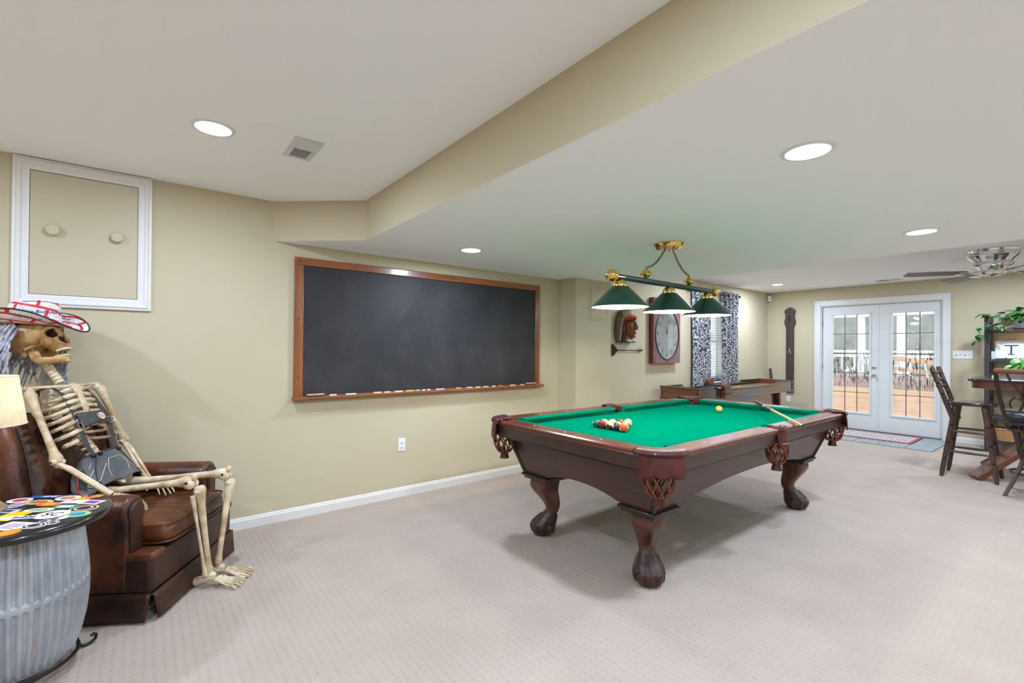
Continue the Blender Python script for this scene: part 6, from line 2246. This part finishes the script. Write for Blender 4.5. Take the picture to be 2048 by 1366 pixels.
for s in (-1, 1):
    y0, y1 = sorted((s * hy_, s * (hy_ - 0.03)))
    obj('side_rail', G().prism(prof, y0, y1, 'y'), M_shuf, SB, bevel=0.004)
    obj('base_moulding', G().box(-hx_ - 0.01, hx_ + 0.01, min(s * hy_, s * (hy_ + 0.014)), max(s * hy_, s * (hy_ + 0.014)), zb_ - 0.005, zb_ + 0.022), M_shuf, SB, bevel=0.006)
    cap = [(-hx_ - 0.012, zh), (-1.0, zh), (-1.0, zh + 0.010), (-hx_ - 0.012, zh + 0.010)]
    obj('top_lip', G().box(-hx_ - 0.012, -1.0, y0 - 0.008, y1 + 0.008, zh, zh + 0.012), M_lip, SB, bevel=0.004)
    obj('top_lip', G().box(0.80, hx_ + 0.012, y0 - 0.008, y1 + 0.008, zh, zh + 0.012), M_lip, SB, bevel=0.004)
    obj('top_lip', G().box(-0.92, 0.72, y0 - 0.008, y1 + 0.008, zl_, zl_ + 0.012), M_lip, SB, bevel=0.004)
for s in (-1, 1):
    pr = [(0, zb_), (0.014, zb_), (0.014, zb_ + 0.02), (0.002, zb_ + 0.035), (-0.004, zb_ + 0.09), (0.002, zh - 0.02), (0.016, zh - 0.006), (0.016, zh + 0.012), (-0.03, zh + 0.012), (-0.03, zb_)]
    g = G()
    vs = []
    for y in (-hy_ - 0.01, hy_ + 0.01):
        vs += [(s * (hx_ + u), y, z) for u, z in pr]
    k = len(pr)
    g.add(vs, [tuple(range(k)), tuple(range(k, 2 * k))[::-1]] + [(j, (j + 1) % k, k + (j + 1) % k, k + j) for j in range(k)])
    obj('end_panel', g, M_shufy, SB, ang=30)
obj('gutter', G().box(-hx_ + 0.03, hx_ - 0.03, -hy_ + 0.03, hy_ - 0.03, zb_ + 0.005, zb_ + 0.03), M_navy, SB, smooth=False)
obj('lane', G().box(-hx_ + 0.16, hx_ - 0.16, -0.17, 0.17, zb_ + 0.03, zl_ - 0.012), M_lane, SB, bevel=0.003)
for s in (-1, 1):
    x = s * 1.02
    for q in (-1, 1):
        obj('leg', G().bar((x, q * 0.22, zb_), (x + s * 0.10, q * 0.20, 0.04), 0.09, 0.075, (1, 0, 0)), M_shuf, SB, bevel=0.006)
    obj('foot_rail', G().box(x + s * 0.10 - 0.05, x + s * 0.10 + 0.05, -0.27, 0.27, 0, 0.05), M_shuf, SB, bevel=0.008)
obj('storage_box', G().box(-0.95, 0.95, -0.20, 0.20, 0.42, zb_), M_shuf, SB, bevel=0.006)
for s, x in ((-1, -0.82), (1, -0.10)):
    c = bpy.data.objects.new('score_counter', None)
    COL.objects.link(c)
    c.parent = SB
    c.location = (x, s * (hy_ + 0.035), 0.66)
    obj('counter_body', G().box(-0.09, 0.09, -0.034, 0.034, 0.0, 0.11), M_shufy, c, bevel=0.006)
    obj('counter_top', G().box(-0.125, 0.125, -0.045, 0.045, 0.11, 0.13), M_shuf, c, bevel=0.006)
    obj('counter_head', G().prism([(-0.10, 0.13), (0.05, 0.13), (0.07, 0.16), (0.05, 0.20), (0.0, 0.215), (-0.08, 0.20), (-0.11, 0.17)], -0.03, 0.03, 'y'), M_shufy, c, bevel=0.006)
    g = G().tube([(-0.08, -s * -0.036, 0.055), (0.08, -s * -0.036, 0.055)], 0.003, 6)
    for k in range(8):
        g.ell((-0.065 + 0.018 * k, s * 0.038, 0.055), (0.007, 0.011, 0.011), 10, 6)
    obj('counting_beads', g, M_shuf, c)

# ================================================================== CARVED HEAD on the far wall
M_skin = pmat('painted_brown_wood', (150, 88, 50), 0.4, col2=(120, 64, 36), nscale=16)
M_hairb = pmat('black_painted_wood', (48, 42, 40), 0.45)
M_feath = wood('grey_carved_feathers', (74, 66, 58), (112, 100, 86), 'z', 14, 0.5)
M_tanf = wood('tan_carved_band', (158, 132, 100), (190, 164, 130), 'z', 14, 0.5)
M_redp = pmat('red_paint', (186, 44, 34), 0.4)
M_eyew = pmat('white_paint', (226, 222, 214), 0.4)
MK = thing('carved_wooden_head', 'carved and painted wooden head with headdress hung on the far wall', 'wall carving', (4.90, DF, 1.60))
MK.rotation_euler = (0, 0, rad(6))
fg = G()
fg.ell((0, -0.100, 0.000), (0.074, 0.086, 0.125), 20, 14)
fg.ell((0, -0.125, -0.085), (0.046, 0.062, 0.055), 16, 10)
fg.ell((0, -0.158, -0.125), (0.034, 0.032, 0.028), 12, 8)
fg.ell((0, -0.150, -0.080), (0.036, 0.036, 0.030), 12, 8)
fg.tube([(0, -0.172, 0.075), (0, -0.190, 0.035), (0, -0.208, -0.005), (0, -0.204, -0.028), (0, -0.175, -0.040)], [0.018, 0.020, 0.024, 0.024, 0.014], 12)
for s in (-1, 1):
    fg.ell((s * 0.014, -0.205, -0.022), (0.011, 0.014, 0.011), 10, 8)
    fg.tube([(s * 0.010, -0.186, 0.060), (s * 0.045, -0.165, 0.062), (s * 0.066, -0.128, 0.045)], [0.012, 0.013, 0.010], 10)
    fg.ell((s * 0.048, -0.140, -0.020), (0.024, 0.032, 0.024), 12, 8)
fg.tube([(0, -0.06, -0.10), (0, -0.05, -0.20)], [0.050, 0.056], 14)
fme = eval_mesh(fg, dict(voxel=0.005, smooth=3, post=0, mat=M_skin))
fme.shade_smooth()
fo = bpy.data.objects.new('face', fme)
COL.objects.link(fo)
fo.parent = MK
obj('lips', G().tube([(-0.034, -0.172, -0.074), (-0.018, -0.190, -0.070), (0, -0.195, -0.072), (0.018, -0.190, -0.070), (0.034, -0.172, -0.074)], [0.004, 0.009, 0.010, 0.009, 0.004], 8).tube([(-0.030, -0.172, -0.084), (0, -0.190, -0.090), (0.030, -0.172, -0.084)], [0.004, 0.010, 0.004], 8), M_redp, MK)
for s in (-1, 1):
    obj('eye', G().ell((s * 0.034, -0.172, 0.030), (0.017, 0.010, 0.010), 12, 8), M_eyew, MK)
    obj('pupil', G().ell((s * 0.034, -0.180, 0.030), (0.008, 0.004, 0.008), 10, 6), M_black, MK)
    obj('eyebrow', G().tube([(s * 0.012, -0.196, 0.062), (s * 0.045, -0.178, 0.068), (s * 0.072, -0.135, 0.050)], [0.005, 0.007, 0.004], 8), M_hairb, MK)
    obj('war_paint', G().tube([(s * 0.040, -0.172, -0.004), (s * 0.060, -0.145, -0.012), (s * 0.072, -0.11, -0.014)], 0.004, 6), M_eyew, MK)
    obj('war_paint', G().tube([(s * 0.044, -0.174, -0.028), (s * 0.064, -0.14, -0.034), (s * 0.072, -0.11, -0.034)], 0.004, 6), M_redp, MK)
    obj('hair_lock', G().tube([(s * 0.072, -0.075, 0.100), (s * 0.088, -0.070, 0.02), (s * 0.090, -0.065, -0.08), (s * 0.080, -0.06, -0.19)], [0.022, 0.028, 0.030, 0.026], 12), M_hairb, MK)
    obj('ear_ornament', G().ell((s * 0.108, -0.085, -0.030), (0.014, 0.020, 0.016), 12, 8), M_redp, MK)
    obj('trailing_band', G().tube([(s * 0.075, -0.06, 0.16), (s * 0.115, -0.05, 0.06), (s * 0.135, -0.045, -0.06), (s * 0.135, -0.04, -0.20)], [0.026, 0.030, 0.030, 0.022], 10, flat=0.6), M_tanf, MK)
    obj('feather_panel', G().tube([(s * 0.10, -0.03, 0.19), (s * 0.155, -0.03, 0.08), (s * 0.175, -0.03, -0.06), (s * 0.155, -0.03, -0.205)], [0.03, 0.038, 0.038, 0.02], 10, flat=0.6), M_feath, MK)
obj('headband', G().tube([(-0.085, -0.080, 0.080), (-0.060, -0.155, 0.105), (0, -0.185, 0.112), (0.060, -0.155, 0.105), (0.085, -0.080, 0.080)], [0.016, 0.019, 0.020, 0.019, 0.016], 10), M_redp, MK)
obj('bonnet', G().ell((0, -0.06, 0.155), (0.115, 0.095, 0.085), 20, 12), M_tanf, MK)
obj('neck_cloth', G().tube([(-0.05, -0.09, -0.175), (0, -0.125, -0.185), (0.05, -0.09, -0.175)], [0.012, 0.018, 0.012], 8), M_eyew, MK)
obj('base_block', G().box(-0.15, 0.15, -0.10, 0, -0.208, -0.188), M_hairb, MK, bevel=0.004)

# ================================================================== PUB TABLE, STOOLS
M_pub = wood('dark_pub_wood', (38, 28, 26), (62, 44, 36), 'y', 9, 0.2, 0.5)
M_pubred = wood('red_brown_pub_wood', (92, 46, 26), (128, 70, 42), 'x', 10, 0.3, 0.4)
PB = thing('pub_table', 'dark counter-height pub table with a red-brown trestle foot', 'table', (7.16, 0.18, 0))
tp = [(x, y) for x, y in rounded(0.54, 0.67, 0.14, 6)]
obj('table_top', G().prism(tp, 1.002, 1.032), M_pub, PB, bevel=0.010, seg=3)
obj('apron', band([(x * 0.955, y * 0.955) for x, y in tp], [(x * 0.955, y * 0.955) for x, y in tp], 0.935, 1.002, 0.022), M_pubred, PB, ang=30)
obj('column', G().box(-0.085, 0.085, -0.085, 0.085, 0.04, 0.94), M_pubred, PB, bevel=0.01)
obj('column_base', G().box(-0.12, 0.12, -0.12, 0.12, 0.0, 0.04), M_pubred, PB, bevel=0.008)
for sx in (-1, 1):
    for sy in (-1, 1):
        obj('sloping_leg', G().bar((sx * 0.462, sy * 0.612, 0.012), (sx * 0.05, sy * 0.07, 0.56), 0.15, 0.055), M_pubred, PB, bevel=0.005)

M_stool = wood('dark_turned_wood', (52, 36, 28), (84, 60, 46), 'z', 12, 0.35, 0.3)
ST = thing('wooden_bar_stool', 'dark turned-wood bar stool with a slatted back beside the pub table', 'bar stool', (6.765, 0.82, 0))
def turned(p, q, r, rings=(0.28, 0.52, 0.74)):
    p, q = Vector(p), Vector(q)
    pts, rs = [], []
    fs_ = [0, 0.03, 0.10]
    for rg in rings:
        fs_ += [rg - 0.03, rg - 0.012, rg - 0.006, rg, rg + 0.006, rg + 0.012, rg + 0.03]
    fs_ += [0.92, 1.0]
    for f in fs_:
        pts.append(p.lerp(q, f))
        rr_ = r
        for rg in rings:
            if abs(f - rg) < 0.004:
                rr_ = r * 1.12
            elif abs(f - rg) < 0.0095:
                rr_ = r * 0.78
            elif abs(f - rg) < 0.0125:
                rr_ = r * 1.04
        if f == 0:
            rr_ = r * 0.75
        if f == 1.0:
            rr_ = r * 0.72
        pts[-1] = p.lerp(q, f)
        rs.append(rr_)
    return G().tube(pts, rs, 12)
seat = []
for k in range(40):
    th = 2 * pi * k / 40
    sg = lambda v, p: math.copysign(abs(v) ** p, v)
    seat.append((0.205 * sg(cos(th), 0.62), 0.205 * sg(sin(th), 0.62) * (1.0 if sin(th) < 0 else 0.98)))
obj('seat', G().prism(seat, 0.752, 0.787), M_pub, ST, bevel=0.012, seg=3)
lt = {}
for sx in (-1, 1):
    for sy in (-1, 1):
        top, bot = Vector((sx * 0.125, sy * 0.105, 0.755)), Vector((sx * 0.185, sy * 0.205, 0.0))
        lt[(sx, sy)] = (top, bot)
        obj('leg', turned(top, bot, 0.021), M_stool, ST)
def on(k, z):
    t_, b_ = lt[k]
    return t_.lerp(b_, (0.755 - z) / 0.755)
for sx in (-1, 1):
    for z in (0.48, 0.27):
        obj('rung', G().tube([on((sx, -1), z), (on((sx, -1), z) + on((sx, 1), z)) / 2, on((sx, 1), z)], [0.010, 0.014, 0.010], 10), M_stool, ST)
for sy in (-1, 1):
    for z in (0.50, 0.33):
        obj('rung', G().tube([on((-1, sy), z), (on((-1, sy), z) + on((1, sy), z)) / 2, on((1, sy), z)], [0.010, 0.014, 0.010], 10), M_stool, ST)
for sx in (-1, 1):
    obj('back_post', turned((sx * 0.165, 0.285, 1.140), (sx * 0.150, 0.112, 0.58), 0.0225, (0.10, 0.3, 0.5)), M_stool, ST)
M_slatg = pmat('worn_dark_slat', (66, 58, 58), 0.4)
for z in (1.075, 1.005, 0.935):
    f = (1.140 - z) / 0.56
    y = 0.285 - 0.173 * f
    obj('back_slat', G().tube([(-0.150, y, z), (-0.07, y + 0.022, z), (0.07, y + 0.022, z), (0.150, y, z)], [0.012, 0.024, 0.024, 0.012], 10, flat=1.0), M_slatg, ST)
obj('back_bolt', G().cyl((-0.17, 0.175, 0.755), (-0.20, 0.178, 0.755), 0.006, n=8), M_chrome, ST)

M_bmet = pmat('bronzed_metal', (66, 54, 48), 0.4, 0.5)
M_vinyl = leather('black_seat_leather', (26, 27, 32), (44, 45, 52), 0.35, 8)
MS = thing('metal_bar_stool', 'bronzed metal swivel bar stool with scrolled back and black seat', 'bar stool', (6.335, 0.325, 0))
obj('seat_cushion', G().lathe([(0.001, 0.668), (0.195, 0.668), (0.208, 0.680), (0.212, 0.705), (0.205, 0.730), (0.18, 0.742), (0.10, 0.748), (0.001, 0.750)], 44, cap=False), M_vinyl, MS, ang=60)
obj('seat_piping', G().tube([(0.209 * cos(q), 0.209 * sin(q), 0.684) for q in [2 * pi * k / 44 for k in range(44)]], 0.006, 6, closed=True), M_vinyl, MS)
for z, r in ((0.655, 0.215), (0.595, 0.205)):
    obj('seat_ring', G().tube([(r * cos(q), r * sin(q), z) for q in [2 * pi * k / 44 for k in range(44)]], 0.011, 8, closed=True), M_bmet, MS)
obj('swivel', G().lathe([(0.10, 0.60), (0.10, 0.62), (0.06, 0.625), (0.06, 0.645), (0.12, 0.65), (0.12, 0.668)], 24), M_bmet, MS)
for k in range(8):
    a_ = 2 * pi * k / 8 + 0.2
    obj('seat_spindle', G().tube([(0.205 * cos(a_), 0.205 * sin(a_), 0.595), (0.215 * cos(a_), 0.215 * sin(a_), 0.655)], 0.006, 6), M_bmet, MS)
for k in range(4):
    a_ = pi / 4 + k * pi / 2
    pr = [(0.205, 0.60), (0.185, 0.50), (0.150, 0.40), (0.140, 0.34), (0.160, 0.27), (0.205, 0.16), (0.265, 0.04), (0.285, 0.0)]
    pts = [(r * cos(a_), r * sin(a_), z) for r, z in pr]
    obj('leg', G().tube(cr(pts), 0.015, 8, pw=5), M_bmet, MS)
    a2 = a_
    pr2 = [(0.19, 0.595), (0.150, 0.50), (0.165, 0.42), (0.150, 0.34)]
    for da in (-0.28, 0.28):
        pts = [(r * cos(a_ + da * (1 - i / 3)), r * sin(a_ + da * (1 - i / 3)), z) for i, (r, z) in enumerate(pr2)]
        obj('leg_scroll', G().tube(cr(pts), 0.009, 7), M_bmet, MS)
obj('foot_ring', G().tube([(0.185 * cos(q), 0.185 * sin(q), 0.205) for q in [2 * pi * k / 44 for k in range(44)]], 0.011, 8, closed=True), M_bmet, MS)
for s in (-1, 1):
    obj('back_post', G().tube(cr([(-0.148, s * 0.152, 0.650), (-0.180, s * 0.190, 0.70), (-0.205, s * 0.215, 0.79), (-0.228, s * 0.245, 1.00), (-0.238, s * 0.258, 1.125)]), 0.013, 8, pw=5), M_bmet, MS)
rail_ = [(-0.238 - 0.03 * cos(pi / 2 * y), y * 0.262, 1.130) for y in [-1 + 2 * k / 12 for k in range(13)]]
obj('top_rail', G().tube(rail_, 0.026, 10, flat=0.9, pw=4), M_pubred, MS)
obj('rail_cap', G().ell((-0.238, 0.262, 1.130), 0.020, 10, 8).ell((-0.238, -0.262, 1.130), 0.020, 10, 8), M_iron, MS)
def bx(y, z):
    return Vector((-0.205 - 0.04 * (z - 0.75) / 0.38 - 0.03 * cos(pi / 2 * min(1, abs(y) / .25)), y, z))
obj('lower_rail', G().tube([bx(-0.215 + 0.43 * k / 8, 0.775) for k in range(9)], 0.010, 8), M_bmet, MS)
obj('back_circle', G().tube([bx(0.082 * cos(q), 0.975 + 0.125 * sin(q)) for q in [2 * pi * k / 30 for k in range(30)]], 0.009, 7, closed=True), M_bmet, MS)
for s in (-1, 1):
    obj('back_scroll', G().tube(cr([bx(s * 0.185, 1.11), bx(s * 0.150, 1.02), bx(s * 0.095, 0.93), bx(s * 0.085, 0.85), bx(s * 0.11, 0.775)]), 0.009, 7), M_bmet, MS)
    obj('back_scroll', G().tube(cr([bx(s * 0.01, 0.775), bx(s * 0.055, 0.83), bx(s * 0.12, 0.90), bx(s * 0.165, 0.86), bx(s * 0.16, 0.80)]), 0.008, 7), M_bmet, MS)

# ================================================================== LADDER SHELF and what stands on it
M_shelf = wood('charcoal_shelf_wood', (46, 42, 42), (72, 66, 66), 'z', 10, 0.45)
SH = thing('open_bookcase', 'tall charcoal open bookcase against the end wall', 'bookcase', (8.98, 0.46, 0))
for y in (-0.48, 0.435):
    for x in (-0.20, 0.155):
        obj('post', G().box(x, x + 0.045, y, y + 0.048, 0, 1.80), M_shelf, SH, bevel=0.004)
    obj('side_brace', G().box(-0.155, 0.155, y + 0.012, y + 0.036, 1.70, 1.74).box(-0.155, 0.155, y + 0.012, y + 0.036, 0.66, 0.70), M_shelf, SH, bevel=0.003)
SHZ = (0.13, 0.45, 0.83, 1.21, 1.60)
for z in SHZ:
    obj('shelf', G().box(-0.195, 0.195, -0.432, 0.435, z - 0.032, z), M_shelf, SH, bevel=0.003)
# warm puck light below the top shelf
t = thing('shelf_light', 'small round light under the top shelf of the bookcase', 'shelf light', (8.98, 0.30, 1.568))
obj('housing', G().lathe([(0.035, 0), (0.035, -0.012), (0.030, -0.016)], 20, cap=False), M_white, t)
obj('lens', G().lathe([(0.001, -0.015), (0.030, -0.015)], 20, cap=False), M_bulb, t)
ld = bpy.data.lights.new('shelf_glow', 'POINT')
ld.energy = 2.6
ld.color = (1, 0.66, 0.36)
ld.shadow_soft_size = 0.03
lo = bpy.data.objects.new('shelf_glow', ld)
COL.objects.link(lo)
lo.parent = t
lo.location = (0, 0, -0.05)
# leaf mesh shared by the plants
M_leaf = pmat('pothos_leaf', (24, 80, 34), 0.35, col2=(52, 116, 46), nscale=14)
M_leafl = pmat('bright_pothos_leaf', (70, 150, 40), 0.35, col2=(110, 186, 60), nscale=14)
M_stem = pmat('plant_stem', (120, 130, 70), 0.6)
def leaf_geo():
    g = G()
    n = 9
    rows_ = []
    for i in range(n):
        f = i / (n - 1)
        w = 0.5 * (sin(pi * min(1, f * 0.9 + 0.1)) ** 0.8) * (1 - f) ** 0.35 * 1.05 if f < 1 else 0
        rows_.append((f, w))
    vs = []
    for f, w in rows_:
        drop = -0.28 * f * f
        for q in (-1, -0.5, 0, 0.5, 1):
            vs.append((f, q * w * 0.8, drop + 0.10 * abs(q) * w + (-0.04 if False else 0)))
    fs = []
    for i in range(n - 1):
        for q in range(4):
            fs.append((i * 5 + q, i * 5 + q + 1, (i + 1) * 5 + q + 1, (i + 1) * 5 + q))
    return g.add(vs, fs)
LEAF = leaf_geo()
leaf_me = {}
def add_leaf(parent, p, az, pitch, size, m, roll=0):
    key = m.name
    if key not in leaf_me:
        o = obj('leaf', LEAF, m, parent, fix=False, ang=180)
        leaf_me[key] = o.data
    else:
        o = bpy.data.objects.new('leaf', leaf_me[key])
        COL.objects.link(o)
        o.parent = parent
    o.location = p
    o.rotation_euler = Euler((roll, pitch, az), 'XYZ')
    o.scale = (size, size, size)
    return o
t = thing('potted_pothos', 'trailing pothos in a white pot on top of the bookcase', 'potted plant', (8.93, 0.60, SHZ[4]))
obj('saucer', G().lathe([(0.085, 0), (0.100, 0.016), (0.094, 0.016), (0.080, 0.005), (0.001, 0.005)], 32, cap=False), pmat('terracotta', (150, 82, 54), 0.7), t)
obj('pot', G().lathe([(0.065, 0.006), (0.090, 0.14), (0.094, 0.145), (0.086, 0.145), (0.078, 0.12), (0.001, 0.12)], 32, cap=False), pmat('white_ceramic', (226, 228, 234), 0.3), t)
obj('soil', G().lathe([(0.001, 0.126), (0.079, 0.124)], 24, cap=False), pmat('potting_soil', (60, 44, 34), 0.95), t)
rp = random.Random(11)
for k in range(56):
    az = rp.uniform(0, 2 * pi)
    r = rp.uniform(0.02, 0.15)
    z = 0.13 + rp.uniform(0.0, 0.19) * (1 - r / 0.24)
    p = Vector((r * cos(az), r * sin(az) * 1.35, z))
    obj('stem', G().tube([(0.03 * cos(az), 0.03 * sin(az), 0.12), p * 0.6 + Vector((0, 0, 0.07)), p], 0.0022, 5), M_stem, t)
    add_leaf(t, p, az + rp.uniform(-.5, .5), rp.uniform(-0.3, 0.6), rp.uniform(0.09, 0.135), M_leaf, rp.uniform(-.4, .4))
vines = [[(-0.02, 0.06, 0.14), (-0.10, 0.18, 0.16), (-0.16, 0.28, 0.20), (-0.20, 0.36, 0.20)],
         [(-0.02, 0.06, 0.14), (-0.12, 0.20, 0.08), (-0.19, 0.30, 0.06), (-0.22, 0.37, 0.02), (-0.23, 0.40, -0.08), (-0.23, 0.41, -0.16)],
         [(0.0, 0.07, 0.14), (-0.14, 0.16, 0.05), (-0.20, 0.22, 0.03), (-0.21, 0.30, -0.02)]]
for vn in vines:
    obj('vine', G().tube(cr(vn), 0.0025, 5), M_stem, t)
    for i, p in enumerate(vn[1:]):
        for q in range(2):
            add_leaf(t, Vector(p) + Vector((rp.uniform(-.01, .01), rp.uniform(-.02, .02), rp.uniform(-.01, .01))), rp.uniform(1.2, 4.6), rp.uniform(0.0, 1.0), rp.uniform(0.065, 0.11), M_leaf, rp.uniform(-.4, .4))
# letter plaque
t = thing('letter_plaque', 'white square plaque with a black letter T on the bookcase', 'plaque', (8.88, 0.705, SHZ[3]), rad(-90))
Rt = Matrix.Rotation(rad(-12), 4, 'X')
g = G()
g.X = Matrix.Translation((0, 0, 0.012)) @ Rt
g.box(-0.145, 0.145, -0.006, 0.006, 0.0, 0.235)
obj('tile_panel', g, pmat('white_plaque', (222, 216, 210), 0.5), t, bevel=0.003)
g = G()
g.X = Matrix.Translation((0, 0, 0.012)) @ Rt
g.box(-0.065, 0.065, -0.008, -0.0062, 0.165, 0.180).box(-0.0085, 0.0085, -0.008, -0.0062, 0.055, 0.166).box(-0.030, 0.030, -0.008, -0.0062, 0.048, 0.058)
obj('letter', g, M_black, t, smooth=False)
g = G()
for s in (-1, 1):
    g.tube([(s * 0.012, 0.055, 0.23), (s * 0.012, 0.062, 0.265), (s * 0.030, 0.062, 0.280), (s * 0.040, 0.062, 0.265), (s * 0.028, 0.062, 0.258)], 0.003, 6)
    g.tube([(s * 0.05, 0.05, 0.20), (s * 0.05, 0.0, 0.008), (s * 0.05, -0.028, 0.006), (s * 0.05, -0.036, 0.016), (s * 0.04, -0.036, 0.022)], 0.003, 6)
    g.tube([(s * 0.05, 0.0, 0.006), (s * 0.05, 0.11, 0.004), (s * 0.02, 0.06, 0.2)], 0.003, 6)
obj('wire_easel', g, M_iron, t)
o = obj('storage_carton', G().box(-0.05, 0.05, -0.055, 0.055, 0, 0.105), pmat('pale_carton', (216, 222, 218), 0.6), loc=(8.96, 0.835, SHZ[3]), bevel=0.003)
tag(o, 'small pale carton left of the letter plaque on the bookcase', 'carton')
# basket
M_wick = pmat('wicker', (176, 128, 78), 0.7, col2=(206, 160, 104), nscale=60)
t = thing('wicker_basket', 'honey wicker basket on the bottom shelf of the bookcase', 'basket', (8.97, 0.62, SHZ[0]))
def bask(u, v):
    th = 2 * pi * u
    sg = lambda q, p: math.copysign(abs(q) ** p, q)
    r = 1 + 0.12 * v
    wv = 0.004 * sin(40 * th + (pi if int(v * 11.99) % 2 else 0))
    return Vector(((0.155 * r + wv) * sg(cos(th), 0.4), (0.24 * r + wv) * sg(sin(th), 0.4), 0.006 + 0.16 * v))
obj('woven_side', G().sheet(bask, 160, 24, cu=True), M_wick, t, solid=0.004, fix=False)
obj('basket_bottom', G().box(-0.13, 0.13, -0.21, 0.21, 0.0005, 0.008), M_wick, t)
obj('rim', G().tube([bask(k / 60, 1.0) for k in range(60)], 0.009, 7, closed=True), M_wick, t)
o = obj('folded_cloth', G().ell((0, 0, 0.10), (0.15, 0.22, 0.085), 24, 12), pmat('navy_cloth', (34, 44, 70), 0.9, bump=(30, 1.0, 0.02)), loc=(8.97, 0.62, SHZ[0] + 0.012))
tag(o, 'navy cloth bundled inside the wicker basket', 'cloth')
o = thing('horseshoe_stand', 'blue-grey metal magazine stand on the middle shelf of the bookcase', 'stand', (8.90, 0.66, SHZ[2]))
M_bluem = pmat('blue_grey_metal', (120, 140, 164), 0.35, 0.5)
for y in (-0.05, 0.05):
    obj('hoop', G().tube([(0, y - 0.035, 0.012), (0, y - 0.03, 0.08), (0, y - 0.02, 0.15), (0, y + 0.02, 0.15), (0, y + 0.03, 0.08), (0, y + 0.035, 0.012)], 0.009, 8), M_bluem, o)
obj('stand_base', G().box(-0.04, 0.04, -0.12, 0.12, 0.001, 0.014), M_bluem, o, bevel=0.003)
# plant on the pub table
t = thing('figurine_planter', 'grey and white figurine pot with a bright green pothos on the pub table', 'potted plant', (6.98, 0.425, 1.0325))
M_owl = pmat('grey_white_ceramic', (212, 216, 222), 0.35, col2=(150, 160, 176), nscale=30)
obj('pot', G().lathe([(0.040, 0), (0.056, 0.02), (0.062, 0.06), (0.056, 0.10), (0.050, 0.115), (0.044, 0.115), (0.046, 0.10), (0.001, 0.095)], 28, cap=False), M_owl, t)
for s in (-1, 1):
    obj('ear_ring', G().tube([(-0.020 + 0.018 * cos(q), s * 0.060, 0.085 + 0.018 * sin(q)) for q in [2 * pi * k / 18 for k in range(18)]], 0.007, 7, closed=True), M_owl, t)
obj('soil', G().lathe([(0.001, 0.104), (0.045, 0.102)], 20, cap=False), pmat('planter_soil', (60, 44, 34), 0.95), t)
for k in range(22):
    az = rp.uniform(0, 2 * pi) if k > 8 else rp.uniform(1.4, 3.6)
    r = rp.uniform(0.03, 0.12)
    p = Vector((r * cos(az), r * sin(az), 0.12 + rp.uniform(0.01, 0.09)))
    obj('stem', G().tube([(0.015 * cos(az), 0.015 * sin(az), 0.10), p * 0.6 + Vector((0, 0, 0.06)), p], 0.002, 5), M_stem, t)
    add_leaf(t, p, az + rp.uniform(-.4, .4), rp.uniform(0.0, 0.7), rp.uniform(0.075, 0.12), M_leafl, rp.uniform(-.4, .4))
vn = [(0.0, 0.03, 0.11), (-0.06, 0.10, 0.12), (-0.08, 0.16, 0.06), (-0.06, 0.22, 0.012)]
obj('vine', G().tube(cr(vn), 0.0025, 5), M_stem, t)
for p in vn[1:]:
    for q in range(2):
        add_leaf(t, Vector(p) + Vector((0, 0, 0.02)), rp.uniform(1.2, 3.4), rp.uniform(0, .3), rp.uniform(0.08, 0.11), M_leafl)

# ================================================================== CEILING FAN
M_blade = wood('dark_fan_blade', (58, 44, 38), (88, 70, 60), 'x', 12, 0.4, 0.2)
FN = thing('ceiling_fan', 'chrome flush-mount ceiling fan with brown blades', 'ceiling fan', (7.02, 0.69, ZF))
obj('ceiling_plate', G().lathe([(0.205, 0.0), (0.208, -0.010), (0.200, -0.030), (0.206, -0.045), (0.200, -0.055)], 44), M_chrome, FN, ang=25)
obj('motor_housing', G().lathe([(0.200, -0.055), (0.207, -0.070), (0.195, -0.085), (0.165, -0.110), (0.150, -0.130), (0.155, -0.145), (0.160, -0.160), (0.150, -0.175)], 44), M_chrome, FN, ang=25)
obj('switch_housing', G().lathe([(0.150, -0.175), (0.120, -0.190), (0.100, -0.215), (0.105, -0.235), (0.090, -0.262), (0.050, -0.275), (0.001, -0.277)], 40), M_chrome, FN, ang=25)
bl = [(0.235, 0.045), (0.30, 0.060), (0.50, 0.068), (0.70, 0.072), (0.76, 0.064), (0.775, 0.050), (0.775, -0.050), (0.76, -0.064), (0.70, -0.072), (0.50, -0.068), (0.30, -0.060), (0.235, -0.045)]
for k in range(4):
    a_ = rad(126 - 90 * k)
    be = bpy.data.objects.new('blade_assembly', None)
    COL.objects.link(be)
    be.parent = FN
    be.location = (0, 0, -0.236)
    be.rotation_euler = (rad(-11), 0, a_)
    be.rotation_euler = Euler((rad(11), 0, 0)).to_matrix().to_euler()
    be.rotation_euler = (Matrix.Rotation(a_, 3, 'Z') @ Matrix.Rotation(rad(11), 3, 'X')).to_euler()
    obj('blade', G().prism(bl, -0.004, 0.004), M_blade, be, bevel=0.002)
    g = G().tube([(0.085, 0, 0.02), (0.14, 0, 0.012), (0.20, 0, -0.010), (0.26, 0, -0.010), (0.34, 0, -0.008)], [0.014, 0.012, 0.016, 0.020, 0.008], 10, flat=0.5)
    for s in (-1, 1):
        g.tube([(0.18, 0, -0.008), (0.22, s * 0.030, -0.010), (0.27, s * 0.038, -0.009), (0.31, s * 0.025, -0.008)], [0.008, 0.010, 0.010, 0.006], 8, flat=0.6)
        g.ell((0.29, s * 0.030, -0.010), (0.008, 0.008, 0.004), 10, 6)
    obj('blade_iron', g, M_chrome, be)
